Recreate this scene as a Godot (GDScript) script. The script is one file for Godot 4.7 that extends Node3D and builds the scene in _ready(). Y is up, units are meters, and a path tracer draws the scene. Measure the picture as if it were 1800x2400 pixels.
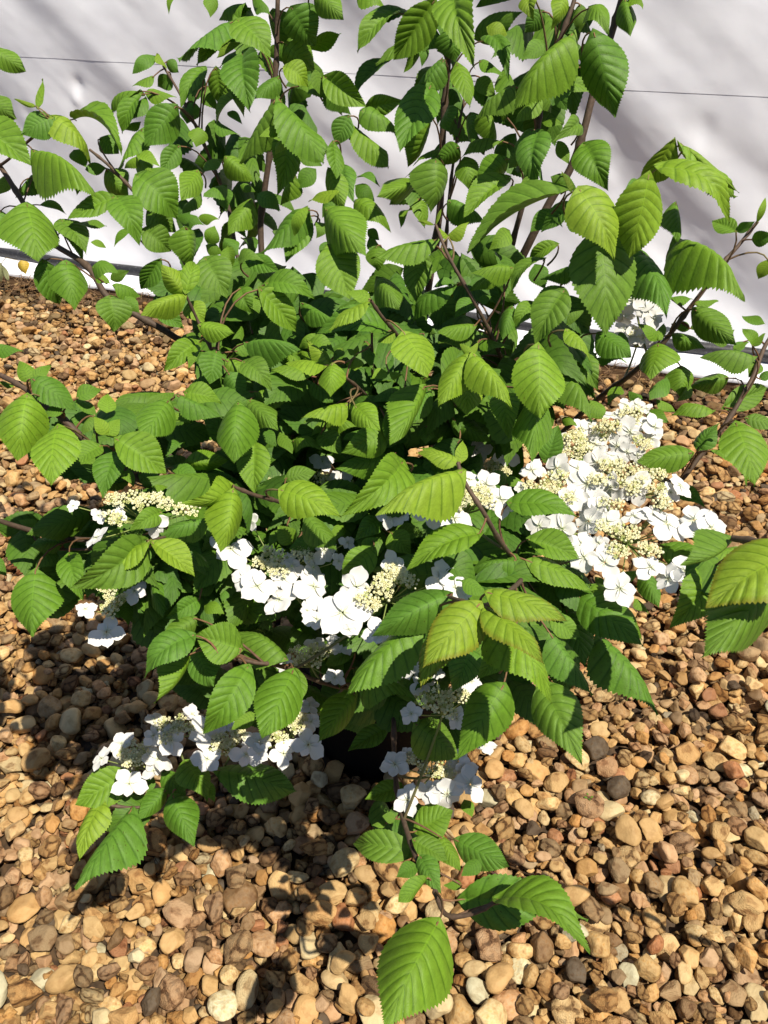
extends Node3D
# A potted white-flowered viburnum standing on gravel before a white plastic-sheet wall, in midday sun.

var rng := RandomNumberGenerator.new()
var names := {}
var shrub: Node3D
var spray: Node3D
var branch_list := []
var leaf_meshes := []
var leaf_low := []
var bronze_meshes := []
var leaf_mats := []
var rest := {}
var leaf_count := 0
var floret_meshes := []
var bud_ball: ArrayMesh
var bud_open: ArrayMesh
var floret_mat: StandardMaterial3D
var bud_mat: StandardMaterial3D
var stalk_mat: StandardMaterial3D
var bark: StandardMaterial3D
var head_now: Node3D
var head_n := Vector3.UP
var head_c := Vector3.ZERO
var head_foot := Vector3.ZERO
var head_buds: SurfaceTool
var head_stalks: SurfaceTool
var petioles := []

const WALL_AT := Vector3(-1.603, 0, -3.276)
const WALL_U := Vector3(0.93957, 0, 0.34236)
const WALL_N := Vector3(-0.34236, 0, 0.93957)
const SHRUB_AT := Vector3(-0.012, 0, -0.965)


func lin(r: float, g: float, b: float) -> Color:
	return Color(r, g, b).linear_to_srgb()


func tag(o: Node, label: String, category: String, group := "") -> void:
	o.set_meta("label", label)
	o.set_meta("category", category)
	if group:
		o.set_meta("group", group)


func put(called: String, m: Mesh, mat: Material, parent: Node) -> MeshInstance3D:
	var o := MeshInstance3D.new()
	var n: int = names.get(called, 0)
	names[called] = n + 1
	o.name = called if n == 0 else "%s_%03d" % [called, n]
	o.mesh = m
	if mat:
		o.material_override = mat
	parent.add_child(o, true)
	return o


func base(called: String, where: Vector3, parent: Node = self) -> Node3D:
	var o := Node3D.new()
	var n: int = names.get(called, 0)
	names[called] = n + 1
	o.name = called if n == 0 else "%s_%03d" % [called, n]
	o.position = where
	parent.add_child(o, true)
	return o


func noise_tex(freq: float, octaves: int, seed_: int, stops: Array, size := 512, kind := FastNoiseLite.TYPE_SIMPLEX_SMOOTH) -> NoiseTexture2D:
	var n := FastNoiseLite.new()
	n.noise_type = kind
	n.seed = seed_
	n.frequency = freq
	n.fractal_octaves = octaves
	var t := NoiseTexture2D.new()
	t.width = size
	t.height = size
	t.seamless = true
	t.noise = n
	if stops.size():
		var g := Gradient.new()
		var offs := PackedFloat32Array()
		var cols := PackedColorArray()
		for s in stops:
			offs.append(s[0])
			cols.append(s[1])
		g.offsets = offs
		g.colors = cols
		t.color_ramp = g
	return t


func grid_mesh(pts: PackedVector3Array, w: int, h: int, uvs := PackedVector2Array(), cols := PackedColorArray()) -> ArrayMesh:
	# a sheet of w by h points
	var st := SurfaceTool.new()
	st.begin(Mesh.PRIMITIVE_TRIANGLES)
	for i in w * h:
		if uvs.size():
			st.set_uv(uvs[i])
		if cols.size():
			st.set_color(cols[i])
		st.add_vertex(pts[i])
	for j in h - 1:
		for i in w - 1:
			var a := j * w + i
			for k in [a, a + w, a + 1, a + 1, a + w, a + w + 1]:
				st.add_index(k)
	st.generate_normals()
	return st.commit()


func tube(st: SurfaceTool, pts: PackedVector3Array, r0: float, r1: float, sides: int, c0: Color, c1: Color, knobs := 0.0) -> void:
	var up := Vector3(0.31, 0.17, 0.93)
	var n := pts.size()
	for k in n - 1:
		var quad := []
		for e in 2:
			var i := k + e
			var d := (pts[mini(i + 1, n - 1)] - pts[maxi(i - 1, 0)]).normalized()
			var x := d.cross(up).normalized()
			var y := x.cross(d).normalized()
			var f := float(i) / (n - 1)
			var r := lerpf(r0, r1, f)
			if knobs > 0.0 and i % 7 == 3:
				r *= 1.0 + knobs
			var ring := []
			for s in sides:
				var a := TAU * s / sides
				var nn := x * cos(a) + y * sin(a)
				ring.append([pts[i] + nn * r, nn, c0.lerp(c1, f)])
			quad.append(ring)
		for s in sides:
			var t := (s + 1) % sides
			for v in [quad[0][s], quad[0][t], quad[1][s], quad[0][t], quad[1][t], quad[1][s]]:
				st.set_normal(v[1])
				st.set_color(v[2])
				st.add_vertex(v[0])


func smooth_path(p: PackedVector3Array, each: int) -> PackedVector3Array:
	var out := PackedVector3Array()
	var n := p.size()
	for i in n - 1:
		for k in each:
			out.append(p[i].cubic_interpolate(p[i + 1], p[maxi(i - 1, 0)], p[mini(i + 2, n - 1)], float(k) / each))
	out.append(p[n - 1])
	return out


func icosphere(level: int) -> Array:
	var t := (1.0 + sqrt(5.0)) / 2.0
	var v := PackedVector3Array()
	for p in [[-1, t, 0], [1, t, 0], [-1, -t, 0], [1, -t, 0], [0, -1, t], [0, 1, t], [0, -1, -t], [0, 1, -t], [t, 0, -1], [t, 0, 1], [-t, 0, -1], [-t, 0, 1]]:
		v.append(Vector3(p[0], p[1], p[2]).normalized())
	var f := [0, 11, 5, 0, 5, 1, 0, 1, 7, 0, 7, 10, 0, 10, 11, 1, 5, 9, 5, 11, 4, 11, 10, 2, 10, 7, 6, 7, 1, 8, 3, 9, 4, 3, 4, 2, 3, 2, 6, 3, 6, 8, 3, 8, 9, 4, 9, 5, 2, 4, 11, 6, 2, 10, 8, 6, 7, 9, 8, 1]
	for l in level:
		var cut := {}
		var g := []
		for i in range(0, f.size(), 3):
			var m := []
			for e in [[f[i], f[i + 1]], [f[i + 1], f[i + 2]], [f[i + 2], f[i]]]:
				var key := Vector2i(mini(e[0], e[1]), maxi(e[0], e[1]))
				if not cut.has(key):
					cut[key] = v.size()
					v.append((v[e[0]] + v[e[1]]).normalized())
				m.append(cut[key])
			g.append_array([f[i], m[0], m[2], f[i + 1], m[1], m[0], f[i + 2], m[2], m[1], m[0], m[1], m[2]])
		f = g
	return [v, f]


func ball_mesh(v: PackedVector3Array, f: Array) -> ArrayMesh:
	var st := SurfaceTool.new()
	st.begin(Mesh.PRIMITIVE_TRIANGLES)
	for p in v:
		st.add_vertex(p)
	for i in range(0, f.size(), 3):
		st.add_index(f[i])
		st.add_index(f[i + 2])
		st.add_index(f[i + 1])
	st.generate_normals()
	return st.commit()


# ---------------------------------------------------------------- leaves

func leaf_shape(rows: int, cols: int, droop: float, fold: float, cup: float, twist: float, wave: float, phase: float, bronze: bool) -> ArrayMesh:
	# length 1 along y, width 1 along x, upper side +z; grid rows follow the side veins, so pleats and teeth sit on real edges
	var pts := PackedVector3Array()
	var uvs := PackedVector2Array()
	var cols_ := PackedColorArray()
	var veins := 10.0
	var w := cols * 2 + 1
	var sp := 0.74 + 0.09 * sin(phase * 3.0)
	var sq := 1.28 + 0.14 * cos(phase * 5.0)
	var top := pow(sp / (sp + sq), sp) * pow(sq / (sp + sq), sq)
	for j in rows + 1:
		var s := float(j) / rows
		var e := s + 0.92 * s * (1.0 - s)
		var half := 0.5 * (pow(e, sp) * pow(1.0 - e, sq) / top + 0.06 * smoothstep(0.8, 0.97, e) * (1.0 - e))
		half *= 1.0 + 0.03 * sin(phase + s * 5.0)
		for i in range(-cols, cols + 1):
			var a := absf(float(i) / cols)
			var sg := signf(i)
			var x := sg * a * half * (1.0 + 0.04 * sin(phase * 2.0 + sg))
			var y := lerpf(s, e, pow(a, 1.2))
			y -= 0.06 * sin(a * PI * 0.8) * exp(-s * 12.0)
			if a == 1.0 and j > 0 and j < rows:
				if j % 2 == 1:
					x *= 1.0 + 0.013 / maxf(half, 0.06)
					y += 0.010
				else:
					x *= 1.0 - 0.012 / maxf(half, 0.06)
			var f := fposmod(s * veins + 0.5, 1.0)
			var z := 0.022 * (pow(absf(sin(PI * f)), 0.6) - 0.5) * minf(1.0, a * 3.0) * (1.0 - 0.45 * a) * minf(1.0, half * 5.0)
			z += fold * absf(x)
			z -= cup * x * x * 2.0
			if a == 0.0:
				z -= 0.009
			z += wave * a * a * sin(s * 8.0 + phase + sg * 1.3)
			var yy := clampf(y, 0.0, 1.0)
			z += droop * (4.0 * yy * (1.0 - yy)) * 0.25
			z -= droop * 0.10 * maxf(0.0, yy - 0.7) / 0.3 * (1.0 - yy) * 4.0
			var q := twist * (y - 0.4)
			pts.append(Vector3(x * cos(q) - z * sin(q), y, x * sin(q) + z * cos(q)))
			uvs.append(Vector2(s, 0.5 + 0.5 * sg * a))
			var c := Color(1, 1, 1)
			if bronze:
				c = Color(1, 1, 1).lerp(Color(0.80, 0.42, 0.35), smoothstep(0.82, 1.0, maxf(a, y * 0.96)) * 0.75)
			cols_.append(c)
	return grid_mesh(pts, w, rows + 1, uvs, cols_)


func leaf_texture(k: int) -> ImageTexture:
	var n := FastNoiseLite.new()
	n.seed = 4 + k
	n.frequency = 0.035
	n.fractal_octaves = 4
	var im := Image.create(384, 192, false, Image.FORMAT_RGB8)
	for y in 192:
		for x in 384:
			var s := x / 384.0
			var a := absf(y / 96.0 - 1.0)
			var f := absf(fposmod(s * 10.0 + 0.5, 1.0) - 0.0)
			f = minf(f, 1.0 - f)
			var v := 0.89 + 0.09 * n.get_noise_2d(x, y) + 0.04 * n.get_noise_2d(x * 5.0, y * 5.0)
			var vein := smoothstep(0.12, 0.02, f) * smoothstep(1.0, 0.85, a)
			var c := Color(v, v, v)
			c = c.lerp(Color(v * 0.70, v * 0.76, v * 0.62), vein * 0.75)
			if k == 2:
				var spot := n.get_noise_2d(x * 2.2 + 900.0, y * 2.2)
				c = c.lerp(Color(0.62, 0.42, 0.22), smoothstep(0.50, 0.58, spot) * 0.8)
			# small cross veins between the side veins
			var cross := absf(fposmod(a * 15.0 + 0.8 * n.get_noise_2d(x * 2.0, y), 1.0) - 0.5)
			c = c.lerp(c * 0.86, smoothstep(0.40, 0.5, cross) * 0.08)
			c = c.lerp(Color(0.98, 1.0, 0.86), smoothstep(0.035, 0.008, a) * 0.6)
			im.set_pixel(x, y, c.clamp())
	return ImageTexture.create_from_image(im)


func leaf_relief() -> ImageTexture:
	# the fine net between the side veins
	var n := FastNoiseLite.new()
	n.noise_type = FastNoiseLite.TYPE_CELLULAR
	n.cellular_return_type = FastNoiseLite.RETURN_DISTANCE
	n.seed = 6
	n.frequency = 0.11
	var im := Image.create(512, 512, false, Image.FORMAT_R8)
	for y in 512:
		for x in 512:
			im.set_pixel(x, y, Color(clampf(0.75 - 0.6 * (n.get_noise_2d(x, y) + 1.0), 0.0, 1.0), 0, 0))
	return ImageTexture.create_from_image(im)


func make_leaf_kit() -> void:
	rng.seed = 11
	for k in 18:
		var droop := [0.12, 0.35, 0.6, 0.95, 0.25, 0.5][k % 6] as float
		leaf_meshes.append(leaf_shape(60, 5, droop, rng.randf_range(-0.28, 0.34), rng.randf_range(-0.1, 0.7), rng.randf_range(-0.7, 0.7), rng.randf_range(0.006, 0.036), rng.randf() * TAU, false))
		leaf_low.append(leaf_shape(30, 3, droop, rng.randf_range(-0.28, 0.34), rng.randf_range(-0.1, 0.7), rng.randf_range(-0.7, 0.7), rng.randf_range(0.006, 0.036), rng.randf() * TAU, false))
	for k in 4:
		bronze_meshes.append(leaf_shape(60, 5, 0.3, rng.randf_range(-0.1, 0.15), 0.3, rng.randf_range(-0.3, 0.3), 0.012, rng.randf() * TAU, true))
	var texs := [leaf_texture(0), leaf_texture(1), leaf_texture(2)]
	var relief := leaf_relief()
	var tints := [
		[[0.115, 0.240, 0.018], [0.135, 0.260, 0.020], [0.095, 0.215, 0.018], [0.120, 0.230, 0.022], [0.145, 0.270, 0.018], [0.100, 0.225, 0.024]],
		[[0.195, 0.325, 0.020], [0.215, 0.335, 0.024], [0.175, 0.315, 0.020]],
		[[0.215, 0.325, 0.022], [0.195, 0.310, 0.020]],
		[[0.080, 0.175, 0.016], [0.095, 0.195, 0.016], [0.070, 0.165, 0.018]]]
	for set_ in tints:
		var row := []
		for c in set_:
			var m := StandardMaterial3D.new()
			m.resource_name = "leaf"
			m.albedo_texture = texs[row.size() % 3]
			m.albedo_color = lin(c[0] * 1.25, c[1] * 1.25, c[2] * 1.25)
			m.vertex_color_use_as_albedo = true
			m.roughness = 0.52
			m.metallic_specular = 0.38
			m.heightmap_enabled = true
			m.heightmap_texture = relief
			m.heightmap_scale = 0.05
			m.backlight_enabled = true
			m.backlight = Color(0.50, 0.56, 0.24)
			row.append(m)
		leaf_mats.append(row)


func stem(owner_id: int, r0: int, r1: int) -> void:
	branch_list.append({"owner": owner_id, "r0": r0 / 10000.0, "r1": r1 / 10000.0, "pts": PackedVector3Array(), "leaves": [], "node": null, "tool": null})


func st(x: int, y: int, z: int) -> void:
	branch_list[-1].pts.append(Vector3(x, y, z) / 1000.0)


func lf(br: int, bx: int, by: int, bz: int, tx: int, ty: int, tz: int, nx: int, ny: int, nz: int, w: int, kind: int) -> void:
	leaf(br, Vector3(bx, by, bz) / 1000.0, Vector3(tx, ty, tz) / 1000.0, Vector3(nx, ny, nz) / 100.0, w / 1000.0, kind, true)


func sl(br: int, bx: int, by: int, bz: int, tx: int, ty: int, tz: int, nx: int, ny: int, nz: int, w: int, kind: int) -> void:
	leaf(br, Vector3(bx, by, bz) / 1000.0, Vector3(tx, ty, tz) / 1000.0, Vector3(nx, ny, nz) / 100.0, w / 1000.0, kind, false)


func leaf(br: int, b: Vector3, t: Vector3, n: Vector3, w: float, kind: int, own: bool) -> void:
	var b_ = branch_list[br]
	var y := t - b
	var x := y.cross(n).normalized()
	var z := x.cross(y).normalized()
	var frame := Transform3D(Basis(x * w, y, z * y.length()), b)
	var mats: Array = leaf_mats[kind]
	var mat: Material = mats[rng.randi() % mats.size()]
	if own:
		var set_: Array = bronze_meshes if kind == 2 else leaf_meshes
		var o := put("leaf", set_[rng.randi() % set_.size()], mat, b_.node)
		o.transform = frame
	else:
		if not rest.has(mat):
			rest[mat] = SurfaceTool.new()
			rest[mat].begin(Mesh.PRIMITIVE_TRIANGLES)
		rest[mat].append_from(leaf_low[rng.randi() % leaf_low.size()], 0, frame)
	# its stalk, from the nearest point of the stem
	var best := 9.0
	var near := b
	var at := 0
	var p: PackedVector3Array = b_.path
	for i in p.size():
		var d := p[i].distance_to(b)
		if d < best:
			best = d
			near = p[i]
			at = i
	if best > 0.03:
		# a twig leaves the stem lower down and runs out at a slant
		var run := 0.0
		var goal := minf(best * 0.8, 0.055)
		while at < p.size() - 2 and run < goal:
			run += p[at].distance_to(p[at + 1])
			at += 1
		near = p[at]
		best = near.distance_to(b)
	if own and best > 0.10:
		near = b + ((near - b).normalized() * 0.35 + Vector3(0, -0.75, -0.8)) * 0.03
		best = 0.055
	if best > 0.004 and not (not own and best > 0.055):
		var along := (p[mini(at + 1, p.size() - 1)] - p[maxi(at - 1, 0)]).normalized()
		var mid := near.lerp(b, 0.55) - y.normalized() * minf(best, 0.06) * 0.3 + (p[maxi(at - 2, 0)] - near).normalized() * best * 0.18
		var way := PackedVector3Array()
		for k in 6:
			var f := k / 5.0
			way.append(near.lerp(mid, f).lerp(mid.lerp(b, f), f))
		way.append(b + y * 0.05)
		var thick := 0.0009 + minf(best, 0.15) * 0.0028
		tube(b_.tool, way, thick * 1.25, 0.0008, 5, Color(0.16, 0.085, 0.05) if best > 0.03 else Color(0.27, 0.12, 0.06), Color(0.30, 0.17, 0.07) if kind != 1 else Color(0.34, 0.30, 0.10))


# ---------------------------------------------------------------- flowers

func floret_shape(k: int) -> ArrayMesh:
	var st_ := SurfaceTool.new()
	st_.begin(Mesh.PRIMITIVE_TRIANGLES)
	var turn := rng.randf() * TAU
	var at := 0
	for p in 5:
		var ang := turn + TAU * p / 5.0 + rng.randf_range(-0.12, 0.12)
		var len_ := rng.randf_range(0.92, 1.08) * (0.62 if p == k % 5 and k % 2 == 0 else 1.0) * (0.8 if p == (k + 2) % 5 else 1.0)
		var wid := rng.randf_range(0.37, 0.46) * len_
		var lift := rng.randf_range(-0.16, 0.14)
		var curl := rng.randf_range(-0.20, 0.14)
		var ph := rng.randf() * TAU
		var ca := cos(ang)
		var sa := sin(ang)
		for j in 8:
			var s := j / 7.0
			for i in 7:
				var a := (i - 3) / 3.0
				var half := wid * pow(sin(PI * minf(0.985, 0.05 + 0.95 * pow(s, 1.45))), 0.62)
				if s == 0.0:
					half = 0.05
				var r := 0.04 + s * len_ * (0.96 - 0.06 * a * a) 
				var x := a * half
				var z := lift * s + curl * s * s + 0.10 * a * a * (1.0 - s) + 0.035 * sin(ph + s * 5.0 + a * 2.5) * s - 0.02 * (1.0 if i == 3 else 0.0) * (1.0 - s)
				st_.set_color(Color(1, 1, 1).lerp(Color(0.9, 0.95, 0.72), smoothstep(0.22, 0.0, s)))
				st_.add_vertex(Vector3(r * ca - x * sa, r * sa + x * ca, z + 0.008 * p))
		for j in 7:
			for i in 6:
				var q := at + j * 7 + i
				for v in [q, q + 7, q + 1, q + 1, q + 7, q + 8]:
					st_.add_index(v)
		at += 56
	st_.generate_normals()
	return st_.commit()


func make_flower_kit() -> void:
	rng.seed = 23
	for k in 8:
		floret_meshes.append(floret_shape(k))
	var s := icosphere(1)
	bud_ball = ball_mesh(s[0], s[1])
	# an opened fertile flower: five tiny lobes and stamens
	var st_ := SurfaceTool.new()
	st_.begin(Mesh.PRIMITIVE_TRIANGLES)
	for p in 5:
		var a := TAU * p / 5.0
		var d := Vector3(cos(a), 0.25, sin(a))
		var e := Vector3(-sin(a), 0, cos(a))
		for v in [Vector3(0, -0.3, 0), d * 1.1 + e * 0.55, d * 1.1 - e * 0.55, d * 1.1 + e * 0.55, d * 1.5, d * 1.1 - e * 0.55]:
			st_.add_vertex(v)
		var tip := d * 1.0 + Vector3.UP * 1.9
		var r := e * 0.13
		for v in [Vector3(0, 0.1, 0) - r, Vector3(0, 0.1, 0) + r, tip, tip + r * 2.2, tip - r * 2.2, tip + Vector3.UP * 0.45]:
			st_.add_vertex(v)
	st_.generate_normals()
	bud_open = st_.commit()
	floret_mat = StandardMaterial3D.new()
	floret_mat.resource_name = "white petal"
	floret_mat.albedo_color = lin(0.75, 0.75, 0.73)
	floret_mat.vertex_color_use_as_albedo = true
	floret_mat.roughness = 0.6
	floret_mat.metallic_specular = 0.3
	floret_mat.backlight_enabled = true
	floret_mat.backlight = Color(0.5, 0.5, 0.5)
	bud_mat = StandardMaterial3D.new()
	bud_mat.resource_name = "cream bud"
	bud_mat.albedo_color = Color.WHITE
	bud_mat.vertex_color_use_as_albedo = true
	bud_mat.roughness = 0.6
	bud_mat.backlight_enabled = true
	bud_mat.backlight = Color(0.3, 0.3, 0.3)
	stalk_mat = StandardMaterial3D.new()
	stalk_mat.resource_name = "flower stalk"
	stalk_mat.vertex_color_use_as_albedo = true
	stalk_mat.roughness = 0.6


func head(x: int, y: int, z: int, nx: int, ny: int, nz: int, px: int, py: int, pz: int) -> void:
	close_head()
	head_now = base("flower_head", Vector3(x, y, z) / 1000.0, shrub)
	head_c = Vector3(x, y, z) / 1000.0
	head_n = Vector3(nx, ny, nz).normalized()
	head_foot = -head_n * 0.034
	head_buds = SurfaceTool.new()
	head_buds.begin(Mesh.PRIMITIVE_TRIANGLES)
	head_stalks = SurfaceTool.new()
	head_stalks.begin(Mesh.PRIMITIVE_TRIANGLES)
	var from := Vector3(px, py, pz) / 1000.0 - head_c
	var mid := from.lerp(head_foot, 0.6) - head_n * 0.02
	var way := PackedVector3Array()
	for k in 7:
		var f := k / 6.0
		way.append(from.lerp(mid, f).lerp(mid.lerp(head_foot, f), f))
	tube(head_stalks, way, 0.0018, 0.0012, 6, Color(0.13, 0.10, 0.05), Color(0.17, 0.24, 0.06))


func spoke(to: Vector3, r: float) -> void:
	var mid := head_foot.lerp(to, 0.55) - head_n * 0.006
	var way := PackedVector3Array()
	for k in 5:
		var f := k / 4.0
		way.append(head_foot.lerp(mid, f).lerp(mid.lerp(to, f), f))
	tube(head_stalks, way, r, r * 0.6, 5, Color(0.17, 0.24, 0.06), Color(0.32, 0.38, 0.12))


func bd(x: int, y: int, z: int, rx: int, ry: int) -> void:
	var c := Vector3(x, y, z) / 1000.0 - head_c
	var ax := Vector3.RIGHT
	ax = (ax - head_n * ax.dot(head_n)).normalized()
	var az := head_n.cross(ax).normalized()
	var hx := rx / 1000.0
	var hy := ry / 1000.0
	var groups := maxi(2, int(hx * hy * PI * 9000.0 + 0.5))
	for g in groups:
		var a := rng.randf() * TAU
		var r := sqrt((g + 0.5) / groups) * 0.92
		a = g * 2.39996 + rng.randf_range(-0.4, 0.4)
		var gc := c + ax * cos(a) * r * hx + az * sin(a) * r * hy + head_n * rng.randf_range(-0.003, 0.004)
		spoke(gc - head_n * 0.006, 0.0009)
		var n := 12 + rng.randi() % 4
		for k in n:
			var u := sqrt((k + 0.4) / n) * 0.0078
			var b := k * 2.39996
			var p := gc + ax * cos(b) * u + az * sin(b) * u - head_n * (u * u * 48.0 + rng.randf_range(0.0, 0.0015))
			var open := rng.randf() < 0.5
			var size := rng.randf_range(0.0011, 0.0018)
			var col := Color(0.68, 0.65, 0.34).lerp(Color(0.76, 0.76, 0.52), rng.randf())
			if rng.randf() < 0.12:
				col = Color(0.42, 0.46, 0.16)
			var src: ArrayMesh = bud_open if open else bud_ball
			var s := size * (1.1 if open else 1.0)
			var bas := Basis(ax, head_n, ax.cross(head_n)).rotated(head_n, rng.randf() * TAU).rotated(ax, rng.randf_range(-0.4, 0.4)).scaled(Vector3(s, s * 1.1, s))
			bud_add(src, Transform3D(bas, p), col)
			var foot := gc - head_n * 0.007
			var r_ := (p - foot).cross(Vector3(0.3, 0.2, 0.9)).normalized() * 0.0004
			for v in [foot - r_, foot + r_, p]:
				head_stalks.set_normal(head_n)
				head_stalks.set_color(Color(0.36, 0.40, 0.14))
				head_stalks.add_vertex(v)


func bud_add(m: ArrayMesh, t: Transform3D, col: Color) -> void:
	var a := m.surface_get_arrays(0)
	var vs: PackedVector3Array = a[Mesh.ARRAY_VERTEX]
	var ns: PackedVector3Array = a[Mesh.ARRAY_NORMAL]
	var ix: PackedInt32Array = a[Mesh.ARRAY_INDEX] if a[Mesh.ARRAY_INDEX] != null else PackedInt32Array(range(vs.size()))
	for i in ix:
		head_buds.set_color(col)
		head_buds.set_normal((t.basis * ns[i]).normalized())
		head_buds.add_vertex(t * vs[i])


func fl(x: int, y: int, z: int, nx: int, ny: int, nz: int, r: int, turn: int) -> void:
	var c := Vector3(x, y, z) / 1000.0 - head_c
	var n := Vector3(nx, ny, nz).normalized()
	var ax := n.cross(Vector3(0.2, 0.9, 0.4)).normalized()
	var ay := n.cross(ax).normalized()
	var s := r / 1000.0
	var o := put("sterile_floret", floret_meshes[rng.randi() % floret_meshes.size()], floret_mat, head_now)
	o.transform = Transform3D(Basis(ax * s, ay * s, n * s).rotated(n, deg_to_rad(turn)), c)
	spoke(c - n * 0.001, 0.0008)


func close_head() -> void:
	if head_now == null:
		return
	head_buds.index()
	put("bud_cluster", head_buds.commit(), bud_mat, head_now)
	put("stalk", head_stalks.commit(), stalk_mat, head_now)
	head_now = null


# ---------------------------------------------------------------- gravel

func stone_shape(ball: Array, rough: float, facets: int) -> ArrayMesh:
	var v: PackedVector3Array = ball[0].duplicate()
	var n := FastNoiseLite.new()
	n.seed = rng.randi() % 9999
	n.frequency = 0.9
	n.fractal_octaves = 3
	var planes := []
	for k in facets:
		planes.append([Vector3(rng.randfn(), rng.randfn(), rng.randfn()).normalized(), rng.randf_range(0.55, 0.88)])
	for i in v.size():
		var d := v[i]
		var r := 1.05
		for p in planes:
			var c: float = d.dot(p[0])
			if c > 0.05:
				# smooth minimum, so that cut faces meet in worn edges
				var q: float = p[1] / c
				var h := clampf(0.5 + 0.5 * (q - r) / 0.06, 0.0, 1.0)
				r = lerpf(q, r, h) - 0.06 * h * (1.0 - h)
		r *= 1.0 + 0.07 * n.get_noise_3dv(d * 1.1) + rough * n.get_noise_3dv(d * 4.0 + Vector3(7, 3, 1)) + rough * 0.5 * n.get_noise_3dv(d * 10.0)
		v[i] = d * r
	return ball_mesh(v, ball[1])


func stone_material(k: int) -> StandardMaterial3D:
	var m := StandardMaterial3D.new()
	m.resource_name = "flint"
	m.vertex_color_use_as_albedo = true
	var w := Color(1, 1, 1)
	var stops: Array = [
		[[0.0, Color(0.84, 0.80, 0.76)], [0.45, Color(0.96, 0.95, 0.94)], [1.0, w]],
		[[0.0, Color(0.50, 0.42, 0.36)], [0.25, Color(0.78, 0.70, 0.64)], [0.42, Color(0.95, 0.93, 0.91)], [1.0, w]],
		[[0.0, Color(0.62, 0.52, 0.44)], [0.30, Color(0.86, 0.80, 0.72)], [0.6, w], [0.8, Color(1.0, 0.93, 0.82)], [1.0, Color(0.80, 0.62, 0.45)]],
		[[0.0, Color(0.26, 0.21, 0.18)], [0.30, Color(0.50, 0.42, 0.36)], [0.42, Color(0.90, 0.84, 0.78)], [1.0, w]]][k]
	m.albedo_texture = noise_tex([0.006, 0.005, 0.007, 0.006][k], 5, 31 + k, stops, 512)
	m.uv1_triplanar = true
	m.uv1_scale = Vector3.ONE * [0.42, 0.34, 0.40, 0.36][k]
	m.roughness = [0.62, 0.72, 0.66, 0.78][k]
	m.metallic_specular = 0.35
	m.heightmap_enabled = true
	m.heightmap_texture = noise_tex([0.02, 0.03, 0.02, 0.05][k], 4, 51 + k, [], 512)
	m.heightmap_scale = [0.06, 0.14, 0.09, 0.28][k]
	return m


func stone_color() -> Color:
	var r := rng.randf()
	var c: Array
	if r < 0.36: c = [0.50, 0.315, 0.150]
	elif r < 0.54: c = [0.47, 0.290, 0.175]
	elif r < 0.65: c = [0.45, 0.245, 0.095]
	elif r < 0.74: c = [0.34, 0.225, 0.130]
	elif r < 0.81: c = [0.22, 0.135, 0.075]
	elif r < 0.92: c = [0.58, 0.42, 0.24]
	elif r < 0.955: c = [0.36, 0.170, 0.090]
	elif r < 0.963: c = [0.34, 0.28, 0.21]
	elif r < 0.988: c = [0.10, 0.070, 0.05]
	else: c = [0.58, 0.49, 0.34]
	var f := rng.randf_range(0.82, 1.15)
	var g := rng.randf_range(0.93, 1.07)
	return Color(c[0] * f, c[1] * f * g * 1.05, c[2] * f * g * g * 0.97)


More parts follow.
